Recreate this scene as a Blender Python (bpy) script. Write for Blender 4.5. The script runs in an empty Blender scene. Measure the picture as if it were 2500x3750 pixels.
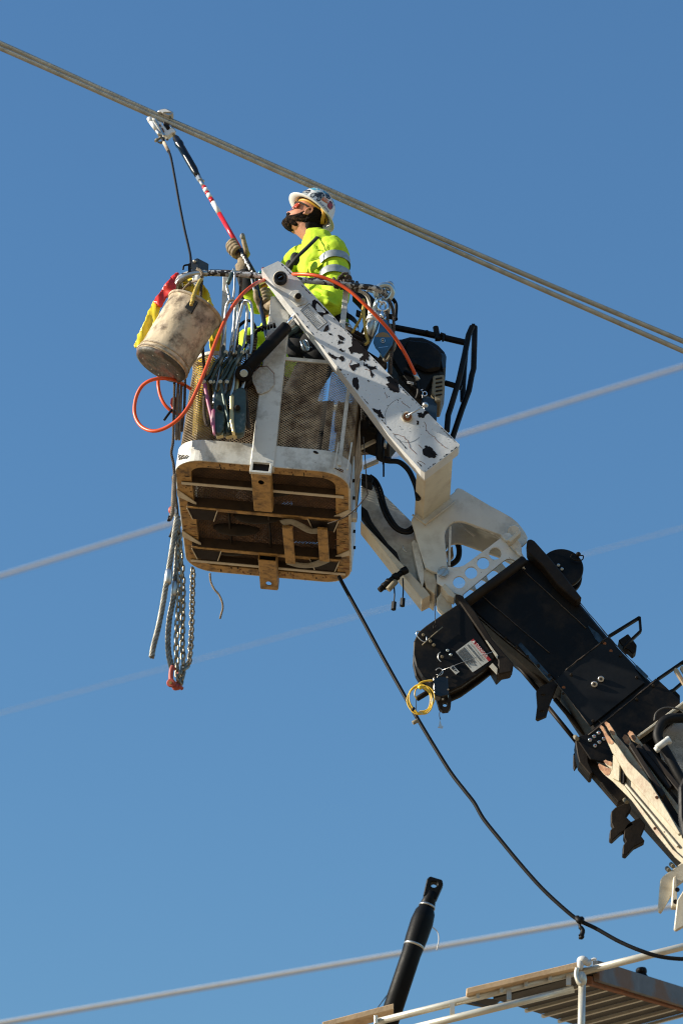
import bpy, bmesh, math, random
from mathutils import Vector, Matrix, geometry, noise
random.seed(7)
C = bpy.context.scene.collection
sc = bpy.context.scene
R = math.radians
# ------------------------------------------------------------------ camera
CAM = Vector((0, 0, 1.6)); PITCH = R(30); FPX = 10500.0
cam_d = bpy.data.cameras.new('camera'); cam = bpy.data.objects.new('camera', cam_d); C.objects.link(cam)
cam.location = CAM; cam.rotation_euler = (R(90) + PITCH, 0, 0)
cam_d.sensor_fit = 'VERTICAL'; cam_d.sensor_height = 36.0; cam_d.lens = FPX / 3750 * 36
cam_d.clip_start = .1; cam_d.clip_end = 20000
cam_d.dof.use_dof = True; cam_d.dof.focus_distance = 15.6; cam_d.dof.aperture_fstop = 2.05
sc.camera = cam
# ------------------------------------------------------------------ sky, sun, exposure
SUN_EL = R(24); SUN_AZ_TO_CAM = R(9.5)          # sun stands to the left, a little on the camera's side
sun_vec = Vector((-math.cos(SUN_EL) * math.cos(SUN_AZ_TO_CAM), -math.cos(SUN_EL) * math.sin(SUN_AZ_TO_CAM), math.sin(SUN_EL)))
w = bpy.data.worlds.new('World'); sc.world = w; w.use_nodes = True
nt = w.node_tree; bg = nt.nodes['Background']
sky = nt.nodes.new('ShaderNodeTexSky'); sky.sky_type = 'NISHITA'; sky.sun_disc = False
sky.sun_elevation = SUN_EL; sky.sun_rotation = math.atan2(sun_vec.x, sun_vec.y)
sky.altitude = 0; sky.air_density = 2.05; sky.dust_density = 0.0; sky.ozone_density = 10.0
nt.links.new(sky.outputs[0], bg.inputs[0]); bg.inputs[1].default_value = 0.095
sl = bpy.data.lights.new('sun', 'SUN'); sl.energy = 4.9; sl.angle = R(.5); sl.color = (1.0, .90, .74)
so = bpy.data.objects.new('sun', sl); C.objects.link(so); so.rotation_euler = (-sun_vec).to_track_quat('-Z', 'Y').to_euler(); so.location = (-10, 0, 20)
sc.cycles.filter_width = 1.15
sc.view_settings.view_transform = 'Standard'; sc.view_settings.look = 'None'
sc.view_settings.exposure = 0.7; sc.view_settings.gamma = 1.0; sc.view_settings.use_curve_mapping = False
# ------------------------------------------------------------------ pixel of the 2500x3750 photograph -> point of the place
FW = Vector((0, math.cos(PITCH), math.sin(PITCH))); UP = Vector((0, -math.sin(PITCH), math.cos(PITCH))); RT = Vector((1, 0, 0))
Y0 = 13.0                                        # ground distance of the basket's front
def P(px, py, y=0.0):
    d = FW + RT * ((px - 1250) / FPX) - UP * ((py - 1875) / FPX)
    return CAM + d * ((Y0 + y) / d.y)
BM = Matrix.Rotation(-.0081, 3, 'Z') @ Matrix.Rotation(.1066, 3, 'Y') @ Matrix.Rotation(.0199, 3, 'X')
BO = Vector((-.4245, Y0, 9.3867)); BW = .935; BD = 1.27
def L(x, y, z): return BO + BM @ Vector((x, y, z))       # basket frame -> world
def Bp(px, py, v):                                       # pixel -> basket frame on its plane y = v
    d = FW + RT * ((px - 1250) / FPX) - UP * ((py - 1875) / FPX)
    dl = BM.transposed() @ d; cl = BM.transposed() @ (CAM - BO)
    return cl + dl * ((v - cl.y) / dl.y)
YV = Vector((0, 1, 0))
# ------------------------------------------------------------------ materials
def pmat(name, col, rough=.5, metal=0., dirt=None, damt=.5, dscale=7., dthr=.55, dsoft=.12, var=.12, bump=.0, bscale=60., spec=None,
         chip=None, cscale=14., cthr=.64, streak=False, trans=0., coat=0., col2=None, c2scale=6., c2thr=.5, alpha=None):
    m = bpy.data.materials.new(name); m.use_nodes = True
    nt = m.node_tree; N = nt.nodes; K = nt.links; b = N['Principled BSDF']
    b.inputs['Roughness'].default_value = rough; b.inputs['Metallic'].default_value = metal
    if spec is not None: b.inputs['Specular IOR Level'].default_value = spec
    if coat: b.inputs['Coat Weight'].default_value = coat; b.inputs['Coat Roughness'].default_value = .15
    tc = N.new('ShaderNodeTexCoord')
    def noise_n(scale, detail=5, stretch=None, rg=.55):
        n = N.new('ShaderNodeTexNoise'); n.inputs['Scale'].default_value = scale; n.inputs['Detail'].default_value = detail; n.inputs['Roughness'].default_value = rg
        if stretch:
            mp = N.new('ShaderNodeMapping'); mp.inputs['Scale'].default_value = stretch; K.new(tc.outputs['Object'], mp.inputs['Vector']); K.new(mp.outputs[0], n.inputs['Vector'])
        else: K.new(tc.outputs['Object'], n.inputs['Vector'])
        return n
    def ramp(src, a, c):
        r = N.new('ShaderNodeMapRange'); r.inputs[1].default_value = a; r.inputs[2].default_value = c; r.clamp = True
        K.new(src, r.inputs[0]); return r.outputs[0]
    def mix(fac, a, c):
        x = N.new('ShaderNodeMix'); x.data_type = 'RGBA'
        if hasattr(fac, 'links') or hasattr(fac, 'node'): K.new(fac, x.inputs['Factor'])
        else: x.inputs['Factor'].default_value = fac
        for s, val in ((x.inputs['A'], a), (x.inputs['B'], c)):
            if isinstance(val, (tuple, list)): s.default_value = (*val[:3], 1)
            else: K.new(val, s)
        return x.outputs['Result']
    cur = tuple(col)
    if var:
        n = noise_n(9, 6)
        cur = mix(ramp(n.outputs[0], .3, .7), tuple(c * (1 - var) for c in col), tuple(min(1, c * (1 + var)) for c in col))
    if col2 is not None:
        n = noise_n(c2scale, 4); cur = mix(ramp(n.outputs[0], c2thr - .05, c2thr + .05), cur, col2)
    if dirt is not None:
        n = noise_n(dscale, 8, (1, 1, .25) if streak else None, .68)
        f = ramp(n.outputs[0], dthr - dsoft, dthr + dsoft)
        mm = N.new('ShaderNodeMath'); mm.operation = 'MULTIPLY'; mm.inputs[1].default_value = damt; K.new(f, mm.inputs[0])
        cur = mix(mm.outputs[0], cur, dirt)
    if chip is not None:
        n = noise_n(cscale, 9, None, .62); cf = ramp(n.outputs[0], cthr, cthr + .012); cur = mix(cf, cur, chip)
    if isinstance(cur, tuple): b.inputs['Base Color'].default_value = (*cur, 1)
    else: K.new(cur, b.inputs['Base Color'])
    if bump:
        n = noise_n(bscale, 4); bp = N.new('ShaderNodeBump'); bp.inputs['Strength'].default_value = bump; bp.inputs['Distance'].default_value = .01
        K.new(n.outputs[0], bp.inputs['Height']); K.new(bp.outputs[0], b.inputs['Normal'])
    if rough > .15:
        n = noise_n(23, 5); r = N.new('ShaderNodeMapRange'); r.inputs[3].default_value = max(.05, rough - .12); r.inputs[4].default_value = min(1, rough + .15); K.new(n.outputs[0], r.inputs[0]); K.new(r.outputs[0], b.inputs['Roughness'])
    if trans:
        b.inputs['Subsurface Weight'].default_value = trans; b.inputs['Subsurface Radius'].default_value = (.02, .02, .02); b.inputs['Subsurface Scale'].default_value = .5
    m.diffuse_color = (*col, 1)
    return m
M = {}
M['white'] = pmat('chipped_white_paint', (.66, .66, .63), .42, dirt=(.22, .19, .14), damt=.55, dthr=.62, chip=(.035, .028, .022), cscale=38, cthr=.675, var=.06, bump=.12)
M['white2'] = pmat('old_white_paint', (.64, .64, .60), .45, dirt=(.17, .14, .095), damt=.6, dthr=.585, dscale=13, chip=(.05, .035, .025), cscale=60, cthr=.70, var=.06, bump=.08)
M['cream'] = pmat('cream_weathered_paint', (.58, .53, .42), .45, dirt=(.22, .14, .07), damt=.6, dthr=.60, dscale=9, chip=(.10, .045, .02), cscale=45, cthr=.69, var=.08, bump=.08)
M['tan'] = pmat('yellowed_floor_paint', (.43, .255, .082), .55, dirt=(.05, .025, .012), damt=.9, dthr=.56, dscale=17, chip=(.05, .028, .018), cscale=30, cthr=.66, var=.12, bump=.15)
M['chipdark'] = pmat('bare_dark_steel', (.012, .008, .007), .6, metal=.0, var=.3, spec=.2)
M['tealrivet'] = pmat('dull_rivet', (.25, .24, .21), .5, metal=.5, var=.2)
M['rust'] = pmat('rust', (.22, .085, .035), .85, dirt=(.06, .03, .02), dscale=30, var=.2, bump=.2)
M['black'] = pmat('black_paint', (.0035, .0035, .004), .5, dirt=(.030, .021, .013), damt=.75, dthr=.58, dscale=6, var=.2, bump=.05, spec=.16)
M['blackgloss'] = pmat('black_gloss', (.004, .004, .005), .22, dirt=(.012, .010, .008), damt=.4, var=.2)
M['blackmatt'] = pmat('black_rubber', (.0045, .0045, .005), .55, var=.25, bump=.08, spec=.25)
M['brownblack'] = pmat('brown_black_steel', (.012, .0085, .006), .6, dirt=(.035, .024, .014), damt=.6, var=.2, bump=.1, spec=.2)
M['greyblue'] = pmat('worn_slide_steel', (.045, .075, .10), .35, metal=.5, dirt=(.006, .006, .007), damt=.9, dthr=.5, dscale=14)
M['mesh'] = pmat('expanded_metal', (.46, .38, .27), .5, metal=.15, dirt=(.08, .042, .02), damt=.9, dthr=.51, dscale=14, var=.15)
M['steel'] = pmat('galvanised_steel', (.52, .52, .50), .33, metal=.9, dirt=(.25, .24, .2), damt=.4, dscale=18, var=.1)
M['chrome'] = pmat('bright_steel', (.78, .78, .80), .12, metal=1., var=.05)
M['bluesteel'] = pmat('zinc_blue_steel', (.42, .52, .58), .25, metal=.85, var=.15)
M['ropegrey'] = pmat('dirty_rope', (.26, .21, .155), .9, dirt=(.06, .045, .035), damt=.7, dscale=30, var=.25, bump=.3, bscale=200)
M['ropedark'] = pmat('dark_rope', (.085, .065, .05), .9, dirt=(.02, .016, .012), damt=.8, dscale=30, var=.25, bump=.3, bscale=200)
M['ropeyellow'] = pmat('yellow_rope', (.55, .40, .09), .85, dirt=(.2, .14, .05), damt=.6, dscale=30, var=.2)
M['wire'] = pmat('wire_rope_steel', (.30, .29, .25), .42, metal=.6, dirt=(.05, .045, .035), damt=.7, dscale=25, var=.2)
M['conductor'] = pmat('stranded_aluminium', (.34, .325, .27), .40, metal=.75, dirt=(.13, .12, .095), damt=.4, dscale=12, var=.12)
M['farwire'] = pmat('far_aluminium', (.54, .53, .51), .5, metal=.0, var=.05)
M['orange'] = pmat('orange_hose', (.70, .085, .012), .35, dirt=(.35, .05, .015), damt=.4, dscale=12, var=.1)
M['red'] = pmat('red_fibreglass', (.58, .012, .016), .28, dirt=(.3, .02, .02), damt=.5, dscale=30, var=.12)
M['whitegloss'] = pmat('white_fibreglass', (.78, .77, .74), .35, var=.04)
M['canvas'] = pmat('stained_canvas', (.60, .49, .34), .85, dirt=(.07, .045, .028), damt=.9, dthr=.54, dscale=12, dsoft=.10, var=.12, bump=.25, bscale=25, col2=(.50, .41, .31), c2scale=5, c2thr=.56)
M['canvashem'] = pmat('canvas_hem', (.50, .42, .31), .85, dirt=(.12, .085, .06), damt=.8, dthr=.52, dscale=16, var=.15, bump=.2)
M['buckbase'] = pmat('scuffed_bucket_base', (.050, .047, .038), .55, dirt=(.20, .17, .12), damt=.7, dthr=.58, dscale=22, var=.3, bump=.3, col2=(.12, .06, .045), c2scale=10, c2thr=.6)
M['vinylred'] = pmat('red_vinyl', (.68, .028, .014), .4, dirt=(.16, .012, .010), damt=.6, dscale=10, var=.1, bump=.3, bscale=14, trans=.0)
M['vinylyellow'] = pmat('yellow_vinyl', (.78, .60, .02), .35, dirt=(.50, .33, .02), damt=.4, dscale=9, var=.08, bump=.35, bscale=14)
M['grip'] = pmat('green_grey_cast_steel', (.055, .085, .075), .38, metal=.35, dirt=(.04, .05, .045), damt=.6, dscale=25, var=.2, bump=.25, bscale=90, col2=(.22, .22, .18), c2scale=18, c2thr=.62)
M['pink'] = pmat('magenta_marked_steel', (.34, .06, .16), .45, dirt=(.25, .2, .2), damt=.7, dscale=25, var=.2)
M['gold'] = pmat('brass_tinted_steel', (.55, .42, .20), .35, metal=.7, var=.15)
M['shirt'] = pmat('hi_vis_cloth', (.50, .70, .015), .8, var=.06, dirt=(.20, .30, .015), damt=.5, dthr=.57, dscale=9, bump=.12, bscale=40, trans=.12)
M['reflect'] = pmat('silver_reflective_tape', (.42, .44, .42), .35, metal=.35, dirt=(.16, .18, .17), damt=.6, dscale=30, var=.15)
M['trouser'] = pmat('black_trouser_cloth', (.006, .0065, .008), .85, var=.3, bump=.2, bscale=30)
M['strap'] = pmat('black_webbing', (.005, .005, .005), .75, var=.3, bump=.2, bscale=150)
M['skin'] = pmat('skin', (.54, .245, .145), .5, dirt=(.42, .15, .08), damt=.4, dscale=20, var=.08, bump=.1, bscale=120, trans=.1)
M['hair'] = pmat('dark_hair', (.006, .0034, .0022), .75, spec=.15, var=.5, bump=.6, bscale=140)
M['glove'] = pmat('leather_work_glove', (.30, .225, .13), .75, dirt=(.05, .035, .02), damt=.8, dthr=.54, dscale=26, var=.15, bump=.25, bscale=70)
M['glovegrey'] = pmat('grey_glove_tip', (.22, .21, .19), .8, var=.2, bump=.2)
M['helmetwhite'] = pmat('white_hard_hat', (.74, .74, .71), .3, var=.04, coat=.3)
M['sticker_blue'] = pmat('teal_sticker', (.06, .30, .42), .35, col2=(.62, .66, .64), c2scale=40, c2thr=.54, var=.3)
M['sticker_dark'] = pmat('black_sticker', (.02, .022, .026), .35, col2=(.35, .36, .36), c2scale=60, c2thr=.6, var=.3)
M['sticker_red'] = pmat('red_sticker', (.30, .03, .025), .35, col2=(.06, .02, .02), c2scale=50, c2thr=.55, var=.3)
M['sticker_grey'] = pmat('grey_sticker', (.30, .33, .33), .35, var=.2)
M['sticker_orange'] = pmat('orange_sticker', (.62, .16, .03), .35, var=.2)
M['lens'] = pmat('orange_lens', (.38, .05, .008), .08, var=.2)
M['suspension'] = pmat('yellow_plastic', (.48, .26, .012), .5, var=.1)
M['yellowcable'] = pmat('yellow_cable', (.72, .46, .04), .35, var=.1)
M['yellowtape'] = pmat('yellow_container', (.92, .62, .02), .45, dirt=(.4, .25, .03), damt=.4, var=.1)
M['pump_blue'] = pmat('dark_blue_plastic', (.012, .03, .055), .4, var=.2)
M['blockblue'] = pmat('blue_block_paint', (.03, .12, .23), .35, dirt=(.02, .05, .09), damt=.6, dscale=20, var=.15)
M['shacklered'] = pmat('red_shackle', (.38, .06, .035), .5, dirt=(.15, .04, .03), damt=.6, dscale=30, var=.15)
M['tin'] = pmat('tan_air_filter', (.20, .17, .11), .6, var=.2)
M['wood'] = pmat('pine_plank', (.56, .40, .24), .75, dirt=(.30, .18, .09), damt=.5, dscale=14, streak=True, var=.12, bump=.15)
M['deck'] = pmat('grey_deck_steel', (.045, .043, .038), .6, dirt=(.08, .07, .06), damt=.6, var=.15)
M['label'] = pmat('grey_label', (.46, .46, .42), .5, dirt=(.3, .28, .24), damt=.4, dscale=20, var=.08)
M['labelwhite'] = pmat('white_label', (.62, .63, .62), .45, dirt=(.4, .38, .33), damt=.4, dscale=20, var=.05)
M['labelred'] = pmat('red_label', (.34, .02, .02), .5, var=.1)
M['ink'] = pmat('black_ink', (.02, .02, .022), .5, var=.1)
M['inkwhite'] = pmat('white_ink', (.62, .60, .56), .5, var=.1)
M['blackpole'] = pmat('black_wrapped_pole', (.003, .0035, .004), .5, var=.3, bump=.1, spec=.15)
M['ground'] = pmat('pale_dry_earth', (.31, .22, .125), .9, dirt=(.26, .185, .10), damt=.7, dscale=.02, var=.15)
# ------------------------------------------------------------------ mesh builder
class MB:
    def __init__(s): s.v = []; s.f = []; s.m = []; s.s = []
    def add(s, vs, fs, mat=0, smooth=False):
        o = len(s.v); s.v += [Vector(q) for q in vs]
        for f in fs: s.f.append([i + o for i in f]); s.m.append(mat); s.s.append(smooth)
        return s
    def prism(s, pts, ext, mat=0, holes=(), capmat=None):
        """outline pts (world) swept along ext; holes are outlines inside it"""
        pts = [Vector(p) for p in pts]; ext = Vector(ext); loops = [pts] + [[Vector(q) for q in h] for h in holes]
        flat = [q for l in loops for q in l]; n = len(flat); cm = mat if capmat is None else capmat
        if holes: tris = [list(t) for t in geometry.tessellate_polygon(loops)]
        else: tris = [list(range(n))]
        s.add(flat + [q + ext for q in flat], [], mat); o = len(s.v) - 2 * n
        for t in tris:
            s.f.append([i + o for i in t]); s.m.append(cm); s.s.append(False)
            s.f.append([i + o + n for i in reversed(t)]); s.m.append(mat); s.s.append(False)
        st = 0
        for l in loops:
            k = len(l)
            for i in range(k):
                a = o + st + i; b = o + st + (i + 1) % k; s.f.append([a, a + n, b + n, b]); s.m.append(mat); s.s.append(False)
            st += k
        return s
    def box(s, c, ax, ay, az, mat=0):
        c = Vector(c); ax = Vector(ax) / 2; ay = Vector(ay) / 2; az = Vector(az) / 2
        vs = [c + i * ax + j * ay + k * az for k in (-1, 1) for j in (-1, 1) for i in (-1, 1)]
        return s.add(vs, [(0, 2, 3, 1), (4, 5, 7, 6), (0, 1, 5, 4), (2, 6, 7, 3), (0, 4, 6, 2), (1, 3, 7, 5)], mat)
    def bar(s, a, b, wv, hv, mat=0):
        """rectangular bar between two points, wv and hv are full cross vectors"""
        a = Vector(a); b = Vector(b); return s.box((a + b) / 2, b - a, wv, hv, mat)
    def tube(s, pts, r, n=8, mat=0, closed=False, cap=True, smooth=True, flat=None):
        pts = [Vector(p) for p in pts]; k = len(pts)
        if k < 2: return s
        rs = r if isinstance(r, (list, tuple)) else [r] * k
        vs = []; prev = None
        for i in range(k):
            if closed: t = pts[(i + 1) % k] - pts[i - 1]
            else: t = pts[min(i + 1, k - 1)] - pts[max(i - 1, 0)]
            if t.length < 1e-9: t = Vector((0, 0, 1))
            t.normalize()
            if prev is None:
                ref = Vector((0, 1, 0)) if abs(t.y) < .9 else Vector((1, 0, 0)); u = ref - t * ref.dot(t)
            else: u = prev - t * prev.dot(t)
            u.normalize(); prev = u; vv = t.cross(u)
            for j in range(n):
                a = 2 * math.pi * j / n; q = rs[i]
                if isinstance(q, tuple): vs.append(pts[i] + u * (math.cos(a) * q[0]) + vv * (math.sin(a) * q[1]))
                else: vs.append(pts[i] + (u * math.cos(a) + vv * math.sin(a)) * q)
        fs = []
        for i in range(k if closed else k - 1):
            for j in range(n):
                a = i * n + j; b = i * n + (j + 1) % n; c2 = ((i + 1) % k) * n; fs.append((a, b, c2 + (j + 1) % n, c2 + j))
        s.add(vs, fs, mat, smooth)
        if cap and not closed:
            o = len(s.v) - k * n
            s.f.append([o + j for j in reversed(range(n))]); s.m.append(mat); s.s.append(False)
            s.f.append([o + (k - 1) * n + j for j in range(n)]); s.m.append(mat); s.s.append(False)
        return s
    def rope(s, pts, r, strands=3, pitch=.05, n=6, mat=0, sr=None, step=None, phase=0, closed=False):
        """laid rope: strands twisted round the path"""
        pts = resample(pts, step or pitch / 8); k = len(pts); sr = sr or r * .62
        fr = frames(pts); d = 0; paths = [[] for _ in range(strands)]
        for i in range(k):
            if i: d += (pts[i] - pts[i - 1]).length
            for q in range(strands):
                a = 2 * math.pi * (q / strands + d / pitch) + phase
                paths[q].append(pts[i] + (fr[i][0] * math.cos(a) + fr[i][1] * math.sin(a)) * (r - sr * .85))
        for p in paths: s.tube(p, sr, n, mat)
        return s
    def lathe(s, a, b, prof, n=24, mat=0, smooth=True, cap=True):
        """profile of (t along a->b, radius)"""
        a = Vector(a); b = Vector(b); t = (b - a).normalized(); ref = Vector((0, 1, 0)) if abs(t.y) < .9 else Vector((1, 0, 0))
        u = (ref - t * ref.dot(t)).normalized(); vv = t.cross(u); vs = []
        for (q, r) in prof:
            for j in range(n):
                g = 2 * math.pi * j / n; vs.append(a + (b - a) * q + (u * math.cos(g) + vv * math.sin(g)) * r)
        fs = [(i * n + j, i * n + (j + 1) % n, (i + 1) * n + (j + 1) % n, (i + 1) * n + j) for i in range(len(prof) - 1) for j in range(n)]
        s.add(vs, fs, mat, smooth)
        if cap:
            o = len(s.v) - len(vs)
            s.f.append([o + j for j in reversed(range(n))]); s.m.append(mat); s.s.append(False)
            s.f.append([o + (len(prof) - 1) * n + j for j in range(n)]); s.m.append(mat); s.s.append(False)
        return s
    def cyl(s, a, b, r, n=20, mat=0, bev=0.):
        l = (Vector(b) - Vector(a)).length; e = min(.3, bev / max(l, 1e-6))
        pr = [(0, r), (1, r)] if not bev else [(0, r - bev), (e, r), (1 - e, r), (1, r - bev)]
        return s.lathe(a, b, pr, n, mat, smooth=n > 8)
    def ball(s, c, rx, ry=None, rz=None, n=14, mat=0, mtx=None):
        ry = ry or rx; rz = rz or rx; vs = []; c = Vector(c)
        for i in range(n // 2 + 1):
            th = math.pi * i / (n // 2)
            for j in range(n):
                ph = 2 * math.pi * j / n; q = Vector((rx * math.sin(th) * math.cos(ph), ry * math.sin(th) * math.sin(ph), rz * math.cos(th)))
                vs.append(c + (mtx @ q if mtx else q))
        fs = [(i * n + j, i * n + (j + 1) % n, (i + 1) * n + (j + 1) % n, (i + 1) * n + j) for i in range(n // 2) for j in range(n)]
        return s.add(vs, fs, mat, True)
    def build(s, name, mats, parent=None, bevel=0., sub=0, auto=True, weld=True, segs=1):
        me = bpy.data.meshes.new(name); org = root_loc(parent)
        me.from_pydata([tuple(q - org) for q in s.v], [], s.f)
        for mt in (mats if isinstance(mats, (list, tuple)) else [mats]): me.materials.append(M[mt] if isinstance(mt, str) else mt)
        me.polygons.foreach_set('material_index', s.m); me.polygons.foreach_set('use_smooth', s.s); me.update()
        bm = bmesh.new(); bm.from_mesh(me); bmesh.ops.recalc_face_normals(bm, faces=bm.faces); bm.to_mesh(me); bm.free()
        o = bpy.data.objects.new(name, me); C.objects.link(o)
        if parent is not None: o.parent = parent
        if bevel:
            b = o.modifiers.new('bevel', 'BEVEL'); b.width = bevel; b.segments = segs; b.limit_method = 'ANGLE'; b.angle_limit = R(35); b.use_clamp_overlap = True
        if sub:
            b = o.modifiers.new('sub', 'SUBSURF'); b.levels = sub; b.render_levels = sub
        return o
def root_loc(o):
    v = Vector((0, 0, 0))
    while o is not None: v = v + o.location; o = o.parent
    return v
def resample(pts, step):
    pts = [Vector(p) for p in pts]; out = [pts[0]]; acc = 0.
    for a, b in zip(pts, pts[1:]):
        l = (b - a).length; t = step - acc
        while t <= l: out.append(a + (b - a) * (t / l)); t += step
        acc = (acc + l) % step if l else acc
    if (out[-1] - pts[-1]).length > step * .2: out.append(pts[-1])
    return out
def frames(pts):
    fr = []; prev = None; k = len(pts)
    for i in range(k):
        t = pts[min(i + 1, k - 1)] - pts[max(i - 1, 0)]
        if t.length < 1e-9: t = Vector((0, 0, 1))
        t.normalize()
        if prev is None:
            ref = Vector((0, 1, 0)) if abs(t.y) < .9 else Vector((1, 0, 0)); u = ref - t * ref.dot(t)
        else: u = prev - t * prev.dot(t)
        u.normalize(); prev = u; fr.append((u, t.cross(u), t))
    return fr
def smooth(pts, k=8, closed=False):
    """Catmull-Rom through the points"""
    pts = [Vector(p) for p in pts]; n = len(pts); out = []
    for i in range(n if closed else n - 1):
        if closed: p0, p1, p2, p3 = pts[i - 1], pts[i], pts[(i + 1) % n], pts[(i + 2) % n]
        else: p0, p1, p2, p3 = pts[max(i - 1, 0)], pts[i], pts[i + 1], pts[min(i + 2, n - 1)]
        for j in range(k):
            t = j / k; out.append(.5 * ((2 * p1) + (p2 - p0) * t + (2 * p0 - 5 * p1 + 4 * p2 - p3) * t * t + (3 * p1 - p0 - 3 * p2 + p3) * t ** 3))
    if not closed: out.append(pts[-1])
    return out
def px(lst, y=0.): return [P(a, b, y) for a, b in lst]
def pathp(lst, y=0., k=8): return smooth([P(*(q if len(q) == 3 else (q[0], q[1], y))) for q in lst], k)
def tag(o, label=None, cat=None, group=None, kind=None):
    for k, v in (('label', label), ('category', cat), ('group', group), ('kind', kind)):
        if v: o[k] = v
    return o
def thing(name, label, cat, loc, group=None):
    o = bpy.data.objects.new(name, None); C.objects.link(o); o.location = loc; o.empty_display_size = .1
    return tag(o, label, cat, group)
def copy_tree(o, parent=None):
    c = o.copy(); C.objects.link(c)
    if parent is not None: c.parent = parent
    for ch in [x for x in C.objects if x.parent == o]: copy_tree(ch, c)
    return c
def circle(c, r, u, v, n=24): return [Vector(c) + Vector(u) * (r * math.cos(2 * math.pi * i / n)) + Vector(v) * (r * math.sin(2 * math.pi * i / n)) for i in range(n)]
def pxcircle(cx, cy, r, y, n=24): return [P(cx + r * math.cos(2 * math.pi * i / n), cy - r * math.sin(2 * math.pi * i / n), y) for i in range(n)]
def text_mesh(s, size):
    """letters as a flat mesh in the XY plane, centred"""
    cu = bpy.data.curves.new('letters', 'FONT'); cu.body = s; cu.size = size; cu.align_x = 'CENTER'; cu.align_y = 'CENTER'; cu.extrude = 0.0
    o = bpy.data.objects.new('letters', cu); C.objects.link(o); bpy.context.view_layer.update()
    me = bpy.data.meshes.new_from_object(o.evaluated_get(bpy.context.evaluated_depsgraph_get()))
    vs = [v.co.copy() for v in me.vertices]; fs = [list(p.vertices) for p in me.polygons]
    bpy.data.objects.remove(o); bpy.data.curves.remove(cu); bpy.data.meshes.remove(me)
    return vs, fs
def letters(mb, s, size, c, u, v, mat=0, lift=None):
    vs, fs = text_mesh(s, size); c = Vector(c); u = Vector(u).normalized(); v = Vector(v).normalized()
    mb.add([c + u * q.x + v * q.y for q in vs], fs, mat)
# ------------------------------------------------------------------ ground (below the frame, gives the warm bounce light)
g = MB(); S = 6000
g.add([(-S, -S, 0), (S, -S, 0), (S, S, 0), (-S, S, 0)], [(0, 1, 2, 3)])
tag(g.build('ground', 'ground'), kind='structure')
# ------------------------------------------------------------------ work basket
def Bz(px_, py_, z):
    d = FW + RT * ((px_ - 1250) / FPX) - UP * ((py_ - 1875) / FPX)
    dl = BM.transposed() @ d; cl = BM.transposed() @ (CAM - BO)
    return cl + dl * ((z - cl.z) / dl.z)
BX, BY, BZ = BM @ Vector((1, 0, 0)), BM @ Vector((0, 1, 0)), BM @ Vector((0, 0, 1))
def rrect(x0, x1, y0, y1, r, n=10):
    pts = []
    for cx_, cy_, a0 in ((x1 - r, y0 + r, -90), (x1 - r, y1 - r, 0), (x0 + r, y1 - r, 90), (x0 + r, y0 + r, 180)):
        for i in range(n + 1):
            a = R(a0 + 90 * i / n); pts.append((cx_ + r * math.cos(a), cy_ + r * math.sin(a)))
    return pts
HW = BW / 2
basket = thing('work_basket', 'battered white steel work basket with diamond mesh sides at the boom tip', 'work platform', L(0, BD / 2, 0))
def lbox(mb, x0, x1, y0, y1, z0, z1, mat=0):
    mb.box(L((x0 + x1) / 2, (y0 + y1) / 2, (z0 + z1) / 2), BX * (x1 - x0), BY * (y1 - y0), BZ * (z1 - z0), mat)
# lower band
BANDH = .13
out = rrect(-HW, HW, 0, BD, .16); inn = rrect(-HW + .006, HW - .006, .006, BD - .006, .154)
b = MB(); b.prism([L(x, y, 0) for x, y in out], BZ * BANDH, 0, holes=[[L(x, y, 0) for x, y in inn]])
b.build('lower_band', 'white2', basket, bevel=.0015)
# floor rim ring
ring_in = rrect(-HW + .085, HW - .075, .075, BD - .08, .08)
b = MB(); b.prism([L(x, y, .002) for x, y in inn], BZ * .03, 0, holes=[[L(x, y, .002) for x, y in ring_in]])
random.seed(5)
for i in range(150):                                    # scraped and rusted marks across the rim
    k = random.randrange(4); t = random.uniform(-.9, .9); q = random.uniform(.01, .075); s1, s2 = random.uniform(.004, .022), random.uniform(.0015, .006)
    if k == 0: cx_, cy_, d1, d2 = t * (HW - .1), q, s2, s1
    elif k == 1: cx_, cy_, d1, d2 = t * (HW - .1), BD - q, s2, s1
    else: cx_, cy_, d1, d2 = (-1 if k == 2 else 1) * (HW - q), BD / 2 + t * (BD / 2 - .12), s1, s2
    b.prism([L(cx_ + d1 * math.cos(a) * random.uniform(.6, 1.3), cy_ + d2 * math.sin(a) * random.uniform(.6, 1.3), .0012) for a in (0, .9, 1.9, 2.8, 3.9, 5.1)], BZ * .001, random.choice((1, 1, 2)))
b.build('floor_rim', ['tan', 'chipdark', 'rust'], basket, bevel=.002)
# expanded mesh
def diamond(mb, mapf, length, height, pw, ph, sw, th):
    cols = int(length / pw); rows = int(height / (ph / 2)); vs = []; fs = []
    def seg(a, c):
        (p0, n0), (p1, n1) = a, c; d = (p1 - p0).normalized(); o = len(vs)
        for p, n in ((p0, n0), (p1, n1)):
            s2 = d.cross(n).normalized()
            # the strand is turned as in real expanded metal
            e1 = (s2 * .80 + n * .6) * (sw / 2); e2 = (n * .80 - s2 * .6) * (th / 2)
            vs.extend((p - e1 - e2, p + e1 - e2, p + e1 + e2, p - e1 + e2))
        for i in range(4): fs.append((o + i, o + (i + 1) % 4, o + 4 + (i + 1) % 4, o + 4 + i))
    for k in range(rows):
        for i in range(cols):
            x = i * pw + (k % 2) * pw / 2; z = k * ph / 2
            a = mapf(x, z)
            if x + pw / 2 <= length: seg(a, mapf(x + pw / 2, z + ph / 2))
            if x - pw / 2 >= 0: seg(a, mapf(x - pw / 2, z + ph / 2))
    mb.add(vs, fs)
peri = rrect(-HW + .012, HW - .012, .012, BD - .012, .15, 12)
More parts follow.
